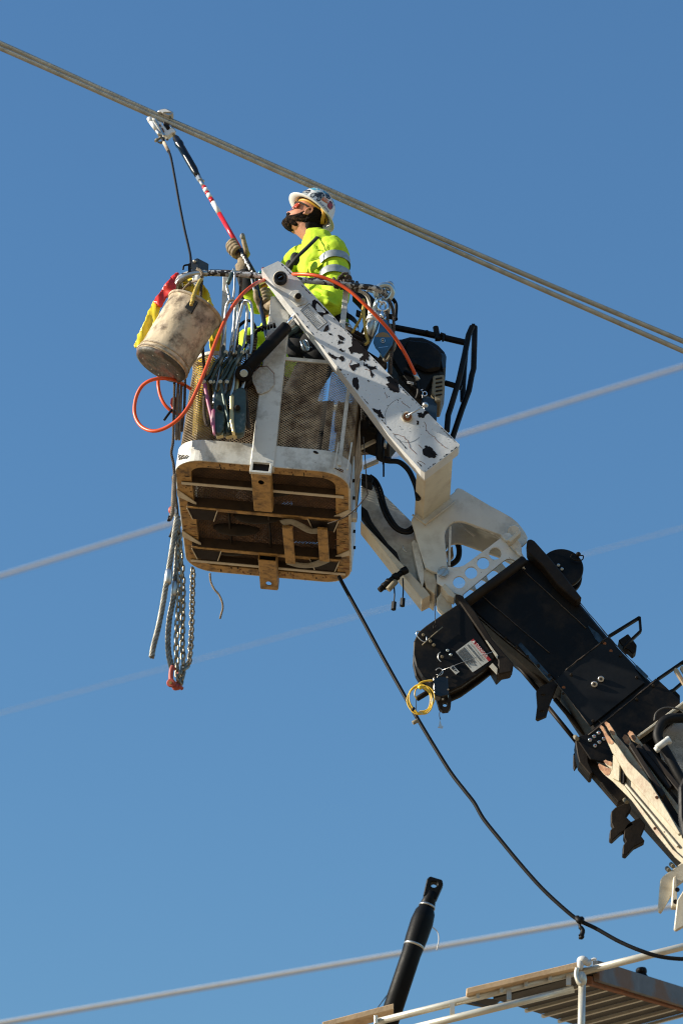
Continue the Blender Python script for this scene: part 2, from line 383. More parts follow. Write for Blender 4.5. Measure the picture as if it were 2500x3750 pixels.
per_len = [0.]; pl = peri + [peri[0]]
for a_, b_ in zip(pl, pl[1:]): per_len.append(per_len[-1] + math.hypot(b_[0] - a_[0], b_[1] - a_[1]))
PT = per_len[-1]
def on_peri(s):
    s = s % PT; lo = 0
    while per_len[lo + 1] < s: lo += 1
    t = (s - per_len[lo]) / max(1e-9, per_len[lo + 1] - per_len[lo]); a_, b_ = pl[lo], pl[lo + 1]
    dx, dy = b_[0] - a_[0], b_[1] - a_[1]; q = math.hypot(dx, dy)
    return a_[0] + dx * t, a_[1] + dy * t, (BX * (dy / q) + BY * (-dx / q))
ZT = Bp(1150, 1330, .012).z
# a gap cut in the rear wall (the doorway) lets the sky through
door_x0, door_x1 = .22, .36
def wall_map(x, z):
    X, Y, n = on_peri(x); zz = BANDH - .02 + z
    return (L(X, Y, zz), n)
b = MB(); diamond(b, wall_map, PT, ZT - BANDH + .02, .0215, .0150, .0048, .0018)
b.build('mesh_wall', 'mesh', basket)
def floor_map(x, y): return (L(-HW + .02 + x, .02 + y, .036), BZ)
b = MB(); diamond(b, floor_map, BW - .04, BD - .04, .022, .0165, .0050, .0020)
b.build('mesh_floor', pmat('rusty_floor_mesh', (.10, .050, .018), .6, metal=.1, dirt=(.02, .010, .006), damt=.85, var=.4), basket)
# rim strip on top of the mesh
b = MB()
rim = rrect(-HW + .004, HW - .004, .004, BD - .004, .156); rim2 = rrect(-HW + .02, HW - .02, .02, BD - .02, .14)
b.prism([L(x, y, ZT) for x, y in rim], BZ * .022, 0, holes=[[L(x, y, ZT) for x, y in rim2]])
b.build('mesh_rim', 'white2', basket, bevel=.002)
# corner and intermediate uprights of the wall
for ux, uy, wx, wy, z1 in ((HW - .03, .42, .015, .05, 1.16), (-HW + .03, BD - .3, .015, .05, 1.16), (HW - .12, BD - .03, .05, .015, 1.16), (-.1, BD - .03, .05, .015, 1.16), (HW - .06, .035, .02, .02, ZT), (.30, BD - .035, .035, .02, 1.16)):
    b = MB(); lbox(b, ux - wx / 2, ux + wx / 2, uy - wy / 2, uy + wy / 2, .06, z1); b.build('upright', 'white2', basket, bevel=.003)
# flat upright right of the arm and left behind the hanging grips
for (xa, ya), (xb, yb), v in (((1268, 1052), (1252, 1210), .06), ((826, 1010), (816, 1310), .05)):
    p0 = Bp(xa, ya, v); p1 = Bp(xb, yb, v); b = MB(); b.bar(L(*p0), L(*p1), BX * .030, BY * .012); b.build('upright', 'white2', basket, bevel=.002)
# front column
cb = Bp(961, 1692, -.015); ct = Bp(1030, 1085, -.015)
b = MB(); hw = .060
colp = [L(cb.x - hw - .004, -.012, -.005), L(cb.x + hw + .004, -.012, -.005), L(ct.x + hw - .004, -.012, ct.z), L(ct.x - hw + .004, -.012, ct.z)]
b.prism(colp, BY * .07); b.build('front_column', 'white2', basket, bevel=.005)
# weld seam trickles on the column
hexp = [(918, 1385), (930, 1362), (950, 1345), (977, 1341), (1003, 1368), (1004, 1408), (985, 1430), (955, 1443), (942, 1438), (936, 1420)]
b = MB(); b.prism([L(*Bp(x, y, -.022)) for x, y in hexp], BY * .012, capmat=0)
hx = b.build('hexagonal_plate', pmat('blistered_white_paint', (.55, .55, .52), .5, dirt=(.20, .18, .15), damt=.6, dscale=30, chip=(.05, .035, .025), cscale=90, cthr=.66, bump=.5, bscale=90), basket, bevel=.002)
b = MB(); b.tube([L(*Bp(x, y, -.012)) for x, y in hexp], .0035, 6, closed=True); b.build('weld_bead', 'rust', hx)
# lower gusset straps on the band
for x0 in (1236, 1310):
    a = Bp(x0 + (3 if x0 < 1300 else -22), 1620, -.006); c_ = Bp(x0 - 10 + (0 if x0 < 1300 else -20), 1722, -.006)
    b = MB(); b.bar(L(a.x, -.003, a.z), L(a.x - .006, -.003, .02), BX * .008, BY * .012); b.build('band_strap', 'white2', basket, bevel=.002)
# oval drain hole plug
q = Bp(1156, 1657, 0); b = MB(); b.prism(circle(L(q.x, -.004, q.z), 1, BX * .014 + BZ * -.004, BZ * .007, 16), BY * .006); b.build('drain_hole', 'chipdark', basket)
# side panel plates with bolts (right wall)
b = MB(); lbox(b, HW + .001, HW + .006, .16, BD - .16, -.004, .20); sp = b.build('side_plate', 'white2', basket, bevel=.002)
for i in range(5):
    y = .25 + i * .19; b = MB(); b.cyl(L(HW + .004, y, .10), L(HW + .018, y, .10), .010, 8); b.build('bolt', 'black', sp)
b = MB(); lbox(b, HW + .006, HW + .035, .52, .57, .02, .06); b.build('side_bracket', 'white2', basket, bevel=.003)
# floor beams
M['beamweb'] = pmat('dirty_shaded_beam_web', (.055, .033, .016), .7, dirt=(.02, .012, .007), damt=.8, dthr=.5, dscale=10, var=.2)  # dark brown holds both dirt and the shade of the upright faces
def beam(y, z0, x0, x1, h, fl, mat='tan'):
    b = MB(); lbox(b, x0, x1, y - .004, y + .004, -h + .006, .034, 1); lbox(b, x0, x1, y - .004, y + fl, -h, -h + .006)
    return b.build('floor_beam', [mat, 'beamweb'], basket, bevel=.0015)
yb1 = Bz(960, 1884, -.035).y; yb2 = Bz(870, 2022, -.035).y
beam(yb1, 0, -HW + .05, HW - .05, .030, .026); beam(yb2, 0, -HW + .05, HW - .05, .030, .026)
yt1 = Bz(960, 1795, -.01).y; yt2 = Bz(1000, 2080, -.01).y
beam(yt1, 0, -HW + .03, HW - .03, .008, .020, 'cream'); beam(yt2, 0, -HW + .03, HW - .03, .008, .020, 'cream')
for x in (-.20, .02, .30):
    b = MB(); lbox(b, x - .004, x + .004, yb1 + .01, yb2 - .01, .004, .034); b.build('floor_rib', 'brownblack', basket)
# gusset triangles at the left
for yy in (yb1 - .03, yb2 - .03):
    b = MB(); b.prism([L(-HW - .002, yy - .11, -.003), L(-HW + .10, yy + .01, -.012), L(-HW + .10, yy + .035, -.012), L(-HW - .002, yy - .03, -.003)], BZ * .005); b.build('gusset', 'cream', basket)
    b = MB(); b.prism([L(HW - .002, yy - .05, -.003), L(HW - .10, yy + .04, -.012), L(HW - .10, yy + .06, -.012), L(HW - .002, yy + .01, -.003)], BZ * .005); b.build('gusset', 'cream', basket)
# fork pockets: open trapezoid boxes hanging from the beams
for yy in (yb1 + .01, yb2 + .01):
    for xc in (-.335, .325):
        b = MB()
        for s_ in (-1, 1):
            b.prism([L(xc + s_ * .085, yy, -.035), L(xc + s_ * .060, yy + .12, -.035), L(xc + s_ * .060, yy + .12, -.028), L(xc + s_ * .085, yy, -.028)], BX * (-s_ * .005), 1)
        b.prism([L(xc - .085, yy, -.030), L(xc + .085, yy, -.030), L(xc + .058, yy + .12, -.030), L(xc - .058, yy + .12, -.030)], BZ * .005, 0)
        b.build('fork_pocket', ['chipdark', 'cream'], basket)
# hitch sockets front and rear
def hitch(y0, y1, front):
    xc = Bz(960 if front else 982, 1800 if front else 2090, -.05).x; hwid = .049
    b = MB()
    hole = circle(L(xc, y0 + (.105 if front else (y1 - y0) - .075), -.062), 1, BX * .016, BY * .024, 16)
    b.prism([L(xc - hwid, y0, -.062), L(xc + hwid, y0, -.062), L(xc + hwid, y1, -.062), L(xc - hwid, y1, -.062)], BZ * .006, 0, holes=[hole])
    for s_ in (-1, 1): lbox(b, xc + s_ * hwid - .003, xc + s_ * hwid + .003, y0, y1, -.055, .0)
    lbox(b, xc - hwid, xc + hwid, y0, y1, -.0035, .0015, 1)
    o = b.build('hitch_socket', ['tan', 'chipdark'], basket, bevel=.002)
    if front:
        b = MB()
        for s_ in (-1, 1): lbox(b, xc + s_ * (hwid + .002) - .007, xc + s_ * (hwid + .002) + .007, y0 - .012, y0 + .012, -.066, .004)
        lbox(b, xc - hwid, xc + hwid, y0 - .012, y0 + .008, -.068, -.055); lbox(b, xc - hwid, xc + hwid, y0 - .012, y0 + .008, -.006, .006)
        lbox(b, xc - hwid + .005, xc + hwid - .005, y0 + .009, y0 + .012, -.056, -.005, 1)
        b.build('socket_collar', ['white2', 'chipdark'], o, bevel=.003)
hitch(-.035, Bz(965, 1873, -.06).y, True); hitch(yb2 + .02, Bz(985, 2160, -.062).y, False)
M['stept'] = pmat('grimy_step_paint', (.26, .24, .19), .6, dirt=(.10, .08, .05), damt=.7, dscale=18, var=.15, bump=.15)
# step hoop under the floor, right
def at_f(x, y, z=-.06): return L(*Bz(x, y, z))
b = MB()
for (a, c_) in (((1052, 1928), (1064, 2060)), ((1180, 1935), (1188, 2052))): b.bar(at_f(*a), at_f(*c_), BX * .055, BZ * .018)
b.build('step_bar', 'tan', basket, bevel=.003)
for row in (((1035, 1915), (1065, 1910), (1100, 1925), (1140, 1945), (1190, 1940)), ((1055, 2058), (1100, 2070), (1150, 2068), (1195, 2050))):
    b = MB(); b.tube(smooth([at_f(x, y, -.05) for x, y in row], 5), [(.028, .008)] * (5 * (len(row) - 1) + 1), 8); b.build('step_tread', 'stept', basket)
# top rail loop
ra = Bp(640, 1062, .03); rz = Bp(900, 1007, 0).z
def rl(px_, py_, v): return L(*Bp(px_, py_, v))
rear_z = 1.17
rail = [rl(668, 1150, .30), rl(650, 1105, .14), rl(641, 1062, .06), rl(655, 1022, .01), rl(700, 1002, -.01), rl(760, 1000, -.02), rl(860, 1004, -.02), rl(960, 1012, -.02), rl(1080, 1024, -.02), rl(1200, 1034, -.02), rl(1300, 1047, .0), rl(1372, 1056, .03), rl(1412, 1078, .12), rl(1420, 1115, .24)]
railend = rail[-1]
rear = [L(HW + .06, .7, 1.19), L(HW + .04, 1.15, 1.17), L(HW - .08, BD, 1.16), L(0, BD, 1.15), L(-HW + .08, BD, 1.15), L(-HW - .03, 1.15, 1.15), L(-HW - .05, .8, 1.15)]
b = MB(); b.tube(smooth(rail, 8), .0175, 12)
RPT = smooth(rail, 8)
b.build('top_rail', pmat('chipped_rail_paint', (.60, .60, .58), .4, metal=.1, dirt=(.12, .10, .08), damt=.7, dscale=14, chip=(.03, .022, .018), cscale=30, cthr=.50, var=.1, bump=.2), basket)
b = MB(); b.tube(smooth([railend] + rear + [rail[0]], 6), .0175, 12); b.build('rear_rail', 'white2', basket)
# curled bright tube at the left end of the rail
b = MB(); b.tube(pathp([(690, 1120, .12), (660, 1108, .08), (645, 1080, .02), (650, 1040, -.03), (680, 1014, -.05), (720, 1003, -.055), (760, 1002, -.055)], 0, 8), .0165, 12)
b.build('rail_end_tube', 'steel', basket)
b = MB(); b.tube(pathp([(668, 1030, .0), (672, 1060, .02), (668, 1085, .04)], 0, 6), .006, 8); b.build('rail_hook', 'steel', basket)
# secondary mid rail pieces: white curved strap by the right end
b = MB(); b.tube(smooth([rl(1120, 1030, .02), rl(1220, 1042, .03), rl(1300, 1060, .05), rl(1340, 1080, .08), rl(1352, 1112, .1), rl(1352, 1150, .12)], 6), [(.014, .006)] * 31, 8); b.build('rail_strap', 'white2', basket)
# levelling cylinder (black) on the column
b = MB(); c0, c1 = P(1052, 1195, -.10), P(893, 1362, -.10)
b.cyl(c0, c1, .034, 24, bev=.004); cyl = b.build('levelling_cylinder', 'black', basket)
b = MB(); d_ = (c0 - c1).normalized(); b.cyl(c0 - d_ * .01, P(1085, 1140, -.10), .012, 16); b.build('cylinder_rod', 'chrome', cyl)
b = MB(); b.cyl(P(893, 1367, -.15), P(893, 1367, -.05), .022, 20, bev=.003); b.build('pivot_pin', 'bluesteel', cyl)
b = MB(); b.cyl(P(893, 1367, -.135), P(893, 1367, .0), .045, 20, bev=.004); b.build('cylinder_eye', 'black', cyl)
b = MB(); b.prism(px([(872, 1350), (905, 1330), (925, 1385), (900, 1412), (872, 1400)], -.07), YV * .06); b.build('cylinder_lug', 'brownblack', basket, bevel=.003)
# hydraulic hoses and valve by the column
b = MB(); b.tube(pathp([(850, 1250, .0), (868, 1205, -.03), (895, 1178, -.05), (918, 1176, -.06), (932, 1192, -.06), (938, 1215, -.06), (928, 1240, -.06), (905, 1270, -.07), (892, 1300, -.07)], 0, 8), .0085, 10)
b.tube(pathp([(872, 1285, .02), (900, 1265, .0), (925, 1240, -.02), (936, 1215, -.04)], 0, 6), .007, 8)
b.build('hydraulic_hose', 'blackmatt', basket)
b = MB(); b.cyl(P(913, 1263, -.07), P(897, 1296, -.07), .012, 10); b.cyl(P(889, 1302, -.07), P(876, 1322, -.07), .009, 10); b.build('hose_fitting', 'bluesteel', basket)
b = MB()
for i in range(6): b.cyl(P(945 + i * 11, 1208 - i * 3, -.08), P(953 + i * 11, 1206 - i * 3, -.08), .012 + .004 * (i % 2), 10)
b.cyl(P(935, 1215, -.07), P(965, 1195, -.07), .010, 10); b.build('valve_fitting', 'black', basket)
b = MB()
for i in range(6): b.box(P(925 - i * 1.5, 1238 + i * 10, .02), (.055, 0, 0), (0, .05, 0), (0, 0, .008))
b.box(P(920, 1265, .04), (.05, 0, 0), (0, .04, 0), (-.008, 0, .11)); b.build('valve_block', 'tin', basket, bevel=.002)
b = MB(); b.prism(px([(895, 1325), (925, 1290), (960, 1290), (950, 1340), (920, 1370)], .0), YV * .03); b.build('cylinder_bracket', 'brownblack', basket)
# small writing plate and hose clip hardware on the right of the column
b = MB(); b.prism(px([(1052, 1178), (1066, 1162), (1082, 1170), (1078, 1190), (1058, 1200)], -.02), YV * .02); b.build('clip_plate', 'white2', basket)
# ------------------------------------------------------------------ jib arm with its offset tube and pivot bracket
YA = -.135
jib = thing('jib_arm', 'long white box arm with peeling paint slanting across the front of the basket', 'jib arm', P(1330, 1320, YA))
armo = [(958, 984), (1018, 956), (1034, 964), (1060, 985), (1250, 1190), (1420, 1366), (1560, 1506), (1682, 1628), (1676, 1638), (1555, 1730), (1540, 1720), (1420, 1590), (1300, 1430), (1160, 1245), (1040, 1095)]
chips = [
 [(1144, 1100), (1154, 1097), (1160, 1104), (1157, 1120), (1157, 1140), (1165, 1143), (1188, 1146), (1195, 1140), (1206, 1148), (1186, 1152), (1183, 1160), (1165, 1158), (1148, 1150), (1141, 1135), (1142, 1118)],
 [(1160, 1100), (1172, 1112), (1190, 1132), (1206, 1146), (1196, 1146), (1178, 1126), (1160, 1108)],
 [(1183, 1214), (1192, 1194), (1203, 1188), (1204, 1205), (1196, 1213)],
 [(1201, 1216), (1212, 1220), (1215, 1228), (1207, 1226)],
 [(1236, 1230), (1243, 1226), (1252, 1232), (1262, 1240), (1256, 1248), (1246, 1244), (1240, 1236)],
 [(1236, 1256), (1243, 1243), (1247, 1255), (1239, 1262)], [(1248, 1250), (1257, 1252), (1252, 1258), (1246, 1256)],
 [(1289, 1232), (1302, 1243), (1318, 1258), (1331, 1272), (1345, 1287), (1353, 1302), (1347, 1308), (1350, 1320), (1340, 1315), (1336, 1325), (1330, 1318), (1316, 1319), (1318, 1310), (1328, 1302), (1326, 1294), (1308, 1293), (1296, 1289), (1284, 1296), (1278, 1285), (1275, 1276), (1287, 1268), (1288, 1250)],
 [(1202, 1290), (1212, 1297), (1222, 1300), (1228, 1306), (1238, 1308), (1248, 1302), (1256, 1304), (1258, 1312), (1262, 1314), (1256, 1322), (1250, 1325), (1246, 1316), (1234, 1310), (1226, 1318), (1214, 1310)],
 [(1240, 1280), (1246, 1276), (1252, 1282), (1264, 1282), (1260, 1289), (1250, 1288)],
 [(1280, 1338), (1300, 1332), (1314, 1330), (1318, 1340), (1304, 1346), (1302, 1354), (1294, 1358), (1284, 1350)],
 [(1330, 1326), (1336, 1334), (1344, 1332), (1346, 1342), (1352, 1340), (1362, 1342), (1376, 1340), (1380, 1353), (1370, 1352), (1358, 1353), (1362, 1366), (1369, 1374), (1360, 1384), (1356, 1370), (1352, 1350), (1340, 1342), (1332, 1340)],
 [(1290, 1396), (1296, 1382), (1305, 1380), (1312, 1390), (1314, 1410), (1310, 1432), (1302, 1425), (1292, 1412)],
 [(1412, 1382), (1428, 1378), (1436, 1384), (1450, 1388), (1458, 1398), (1460, 1418), (1462, 1436), (1446, 1436), (1430, 1430), (1420, 1418), (1412, 1406), (1424, 1400), (1418, 1392)],
 [(1362, 1498), (1372, 1496), (1384, 1502), (1394, 1500), (1396, 1514), (1408, 1530), (1402, 1533), (1388, 1525), (1378, 1514), (1370, 1508)],
 [(1525, 1512), (1540, 1510), (1548, 1515), (1556, 1504), (1566, 1504), (1570, 1512), (1556, 1520), (1552, 1530), (1534, 1530)],
 [(1524, 1542), (1532, 1540), (1534, 1552), (1526, 1555)],
 [(1546, 1646), (1555, 1640), (1556, 1632), (1570, 1634), (1580, 1640), (1590, 1652), (1600, 1664), (1594, 1668), (1598, 1674), (1588, 1678), (1570, 1676), (1556, 1670), (1548, 1662)],
 [(1242, 1350), (1250, 1352), (1251, 1358), (1244, 1356)], [(1345, 1392), (1354, 1394), (1350, 1400)],
]
def jag(poly, k=3, amp=2.2):
    out_ = []
    for i in range(len(poly)):
        a, c_ = poly[i], poly[(i + 1) % len(poly)]
        for j in range(k):
            t = j / k; e = amp if j else amp * .3
            out_.append((a[0] + (c_[0] - a[0]) * t + random.uniform(-e, e), a[1] + (c_[1] - a[1]) * t + random.uniform(-e, e)))
    return out_
b = MB(); b.prism(px(armo, YA), YV * .085, 0)
for i, c_ in enumerate(chips): b.prism([p for p in px(jag(c_), YA - .0012)], YV * .001, 1)
for crack in ([(1408, 1436), (1415, 1450), (1416, 1462)], [(1470, 1470), (1480, 1482), (1492, 1488), (1505, 1500)], [(1552, 1545), (1560, 1560), (1558, 1572), (1570, 1588), (1590, 1600), (1596, 1612), (1612, 1625), (1630, 1638), (1640, 1642)],
              [(1440, 1588), (1460, 1592), (1478, 1600), (1490, 1612), (1498, 1628), (1500, 1640), (1515, 1655), (1530, 1668)], [(1530, 1686), (1542, 1690), (1552, 1696), (1560, 1704)], [(1284, 1320), (1278, 1338), (1285, 1350)], [(1532, 1628), (1540, 1638), (1548, 1646)], [(1336, 1352), (1350, 1356), (1360, 1366)]):
    cp = []
    for a, c_ in zip(crack, crack[1:]):
        for j in range(3): cp.append((a[0] + (c_[0] - a[0]) * j / 3 + random.uniform(-1.5, 1.5), a[1] + (c_[1] - a[1]) * j / 3 + random.uniform(-1.5, 1.5)))
    b.tube(px(cp, YA - .0002), .0013, 5, mat=2, smooth=False)
# worn edges
for e0, e1, n_ in (((1034, 964), (1420, 1366), 38), ((1420, 1366), (1682, 1628), 30), ((1040, 1095), (1300, 1430), 14), ((1300, 1430), (1555, 1730), 22), ((1555, 1730), (1676, 1638), 16)):
    for _ in range(n_):
        t = random.random(); s_ = random.uniform(2, 9); x = e0[0] + (e1[0] - e0[0]) * t; y = e0[1] + (e1[1] - e0[1]) * t
        cx_, cy_ = 1330, 1330; ax_ = math.atan2(e1[1] - e0[1], e1[0] - e0[0]); nx, ny = -math.sin(ax_), math.cos(ax_)
        mid = ((1018 + 1616) / 2 - 0, 0)
        side = 1 if (e0[0] + e1[0]) / 2 - (e0[1] + e1[1]) / 2 > -30 and e0[0] != 1555 else -1
        ins = 3.5; x += nx * ins * side; y += ny * ins * side
        b.prism(px(jag([(x - s_ * math.cos(ax_), y - s_ * math.sin(ax_)), (x + s_ * math.cos(ax_), y + s_ * math.sin(ax_)), (x + nx * side * random.uniform(1, 4), y + ny * side * random.uniform(1, 4))], 2, 1.2), YA - .0012), YV * .001, 1)
for _ in range(90):
    t = random.random(); u_ = random.uniform(-.8, .8); x = 1010 + t * 600 - u_ * 55; y = 1010 + t * 640 + u_ * 45; s_ = random.choice([.8, 1, 1.3, 2])
    b.prism(px([(x + s_ * math.cos(k), y + s_ * math.sin(k) * random.uniform(.5, 1)) for k in (0, 1.2, 2.5, 3.9, 5.1)], YA - .0010), YV * .001, 1)
b.build('arm', [pmat('arm_white_paint', (.62, .63, .63), .40, dirt=(.24, .20, .13), damt=.4, dthr=.66, dscale=8, var=.05, bump=.1), 'chipdark', 'rust'], jib, bevel=.004)
# pivot pin on top and the smaller one
b = MB(); b.cyl(P(1027, 1018, YA - .002), P(1027, 1018, YA - .03), .040, 32, bev=.003); pv = b.build('pivot_boss', 'cream', jib)
b = MB(); b.prism(circle(P(1027, 1014, YA - .06), .035, RT, Vector((0, 0, 1)), 32), YV * .032, holes=[circle(P(1027, 1014, YA - .06), .021, RT, Vector((0, 0, 1)), 24)]); b.build('pivot_collar', 'blackmatt', jib, bevel=.003)
b = MB(); b.cyl(P(1027, 1014, YA - .045), P(1027, 1014, YA - .02), .021, 24); b.bar(P(1019, 1019, YA - .048), P(1036, 1009, YA - .048), (0, .004, 0), (0, 0, .003), 1); b.build('pivot_pin', ['black', 'steel'], jib)
plate = [(1055, 1090), (1058, 1078), (1068, 1066), (1082, 1060), (1100, 1062), (1112, 1076), (1128, 1100), (1120, 1112), (1100, 1118), (1088, 1122)]
b = MB(); b.prism(px(plate, YA - .006), YV * .005); b.build('pin_keeper_plate', 'white2', jib, bevel=.002)
b = MB(); b.cyl(P(1090, 1087, YA - .006), P(1090, 1087, YA - .03), .020, 24, 0, .002); b.cyl(P(1092, 1084, YA - .03), P(1092, 1084, YA - .045), .0175, 10, 1, .002); b.build('keeper_bolt', ['cream', 'blackmatt'], jib)
# instruction label
lab = [(1100, 1137), (1133, 1111), (1197, 1180), (1163, 1208)]
b = MB(); b.prism(px(lab, YA - .0016), YV * .001); lb = b.build('instruction_label', 'labelwhite', jib)
b = MB(); u_ = (P(1163, 1208, YA) - P(1100, 1137, YA)).normalized(); v_ = (P(1133, 1111, YA) - P(1100, 1137, YA)).normalized()
le = px(lab, YA - .003)
for a, c_ in zip(le, le[1:] + le[:1]): b.tube([a, c_], .0013, 4, smooth=False)
o_ = P(1100, 1137, YA - .0035); LW = (P(1163, 1208, YA) - P(1100, 1137, YA)).length; LH = (P(1133, 1111, YA) - P(1100, 1137, YA)).length
for r_ in range(8):
    t = .1 + r_ * .105; x = .05
    lim = .92 if r_ < 5 else .45
    if r_ == 7: x, lim = .62, .95
    while x < lim:
        l = random.uniform(.02, .06); l = min(l, lim - x); a = o_ + u_ * (LW * x) + v_ * (LH * t); b.bar(a, a + u_ * (LW * l), v_ * (.0024), YV * .0006); x += l + .03
b.build('label_print', 'ink', lb)
# stop pin with ball lever
b = MB(); b.cyl(P(1490, 1527, YA), P(1490, 1527, YA - .018), .030, 28, 0, .006); b.cyl(P(1491, 1526, YA - .018), P(1491, 1526, YA - .024), .022, 20, 1); b.build('stop_pin_seat', ['cream', 'rust'], jib)
b = MB(); b.cyl(P(1491, 1524, YA - .02), P(1491, 1524, YA - .055), .010, 16, 0, .002); b.build('stop_pin', 'bluesteel', jib)
b = MB(); b.cyl(P(1491, 1522, YA - .045), P(1552, 1487, YA - .05), .0045, 10); lv = b.build('stop_lever', 'steel', jib)
b = MB(); b.ball(P(1556, 1483, YA - .05), .016, n=20); b.build('lever_knob', 'steel', lv)
for cxx, cyy, a0, a1, rr in ((1480, 1530, 100, 200, 72), (1490, 1560, 215, 320, 60)):
    b = MB(); b.tube([P(cxx + rr * math.cos(R(a)), cyy - rr * math.sin(R(a)), YA - .0003) for a in range(a0, a1, 6)], .0008, 4); b.build('scribe_mark', 'ink', jib)
# offset tube running back from the arm to the bracket
sec = [(1556, 1731), (1660, 1648), (1626, 1612), (1524, 1697)]
b = MB(); b.prism(px(sec, YA + .085), YV * .555); b.build('offset_tube', pmat('cream_tube_paint', (.66, .60, .46), .5, dirt=(.24, .15, .08), damt=.45, dthr=.62, dscale=6, var=.05, bump=.1), jib, bevel=.004)
YB = YA + .085 + .50
b = MB(); b.tube(px([(1510, 1885), (1556, 1922), (1664, 1836)], YB - .02), .006, 8); b.build('weld_bead', 'cream', jib)
# pivot bracket: two plates with webs
br = [(1664, 1800), (1674, 1786), (1690, 1790), (1791, 1850), (1840, 1876), (1871, 1894), (1893, 1912), (1908, 1930), (1922, 1950), (1930, 1967), (1928, 1983), (1910, 2000), (1890, 1990), (1831, 1958), (1780, 1940), (1731, 1922), (1700, 1911), (1679, 1908), (1658, 1912), (1644, 1922), (1632, 1938), (1627, 1960), (1631, 2010), (1637, 2072), (1622, 2092), (1600, 2098), (1585, 2094), (1557, 2079), (1543, 2035), (1525, 1975), (1512, 1930), (1505, 1908), (1510, 1894), (1524, 1884), (1600, 1850)]
b = MB(); b.prism(px(br, YB), YV * .02); b.prism([p + YV * .24 for p in px(br, YB)], YV * .02)
b.build('bracket_plate', pmat('bracket_white_paint', (.60, .60, .55), .42, dirt=(.25, .20, .14), damt=.5, dthr=.62, dscale=7, chip=(.03, .02, .015), cscale=36, cthr=.69, var=.06, bump=.1), jib, bevel=.003)
b = MB()
for e0, e1 in (((1672, 1787), (1906, 1930)), ((1640, 1925), (1636, 2070)), ((1560, 2079), (1512, 1920))):
    p0, p1 = P(*e0, YB + .021), P(*e1, YB + .021); nrm = (p1 - p0).normalized().cross(YV); ctr = P(1650, 1930, YB + .02); nrm = nrm if nrm.dot(ctr - p0) > 0 else -nrm
    b.prism([p0 + nrm * .006, p1 + nrm * .006, p1 + nrm * .018, p0 + nrm * .018], YV * .218)
b.build('bracket_web', 'white2', jib)
b = MB(); b.tube(pathp([(1655, 1900, YB + .2), (1690, 1925, YB + .2), (1715, 1945, YB + .2), (1736, 1962, YB + .2)], 0, 4), .008, 8); b.build('grease_pipe', 'white2', jib)
# lower cream foot under the bracket
b = MB(); b.prism(px([(1552, 2082), (1590, 2098), (1600, 2135), (1590, 2175), (1560, 2150), (1548, 2110)], YB + .03), YV * .2); b.build('bracket_foot', 'cream', jib, bevel=.004)
b = MB(); b.prism(px([(1506, 1985), (1516, 1975), (1530, 1990), (1552, 2080), (1552, 2130), (1545, 2150), (1530, 2100)], YB + .03), YV * .16); b.build('bracket_cheek', 'white2', jib, bevel=.003)
# perforated link plates
lk = [(1598, 2107), (1600, 2094), (1610, 2083), (1622, 2077), (1636, 2075), (1662, 2077), (1683, 2075), (1698, 2070), (1711, 2061), (1760, 2024), (1800, 1994), (1831, 1970), (1842, 1975), (1870, 2010), (1900, 2039), (1916, 2070), (1922, 2082), (1912, 2078), (1898, 2064), (1883, 2052), (1868, 2046), (1855, 2047), (1840, 2056), (1760, 2122), (1700, 2172), (1690, 2183), (1662, 2171), (1600, 2135)]
hl = [(1680, 2132), (1724, 2097), (1768, 2062), (1812, 2027)]
for dy in (0., .25):
    b = MB(); b.prism([p + YV * dy for p in px(lk, YB - .03)], YV * .012, holes=[[P(x + 22.5 * math.cos(a), y - 22 * math.sin(a), YB - .03) + YV * dy for a in [2 * math.pi * i / 24 for i in range(24)]] for x, y in hl])
    b.build('perforated_plate', 'white', jib, bevel=.0015)
b = MB(); b.cyl(P(1622, 2095, YB - .05), P(1622, 2095, YB - .05) + YV * .31, .027, 24, 0, .003); b.build('hinge_pin', 'steel', jib)
b = MB(); b.tube(pxcircle(1622, 2095, 20, YB - .056, 24), .003, 6, closed=True); b.bar(P(1606, 2112, YB - .058), P(1636, 2078, YB - .058), (0, .006, 0), (.004, 0, .004)); b.build('pin_clip', 'steel', jib)
b = MB()
for q0, q1 in (((1838, 1956), (1900, 1935)), ((1850, 1990), (1905, 1940))):
    pass
b.prism(px([(1832, 1962), (1848, 1950), (1864, 1950), (1882, 1970), (1862, 1984), (1846, 1976)], YB - .05), YV * .03); b.prism(px([(1862, 1984), (1888, 1964), (1908, 1995), (1910, 2040), (1896, 2030)], YB - .05), YV * .04)
b.build('link_lug', 'white2', jib, bevel=.003)
b = MB(); b.prism(px([(1856, 1978), (1898, 1942), (1907, 1944), (1905, 1952), (1868, 1985)], YB - .10), YV * .05); b.build('lug_flange', 'cream', jib, bevel=.002)
b = MB(); b.cyl(P(1880, 1945, YB - .025), P(1880, 1945, YB + .02), .034, 8, 0, .003); b.build('lug_boss', 'white2', jib)
b = MB(); b.prism(px([(1617, 2150), (1628, 2135), (1668, 2178), (1662, 2190), (1640, 2180)], YB - .06), YV * .08); b.prism(px([(1617, 2165), (1652, 2195), (1655, 2250), (1640, 2262), (1600, 2222), (1598, 2190)], YB + .02), YV * .05); b.build('link_foot', 'cream', jib, bevel=.003)
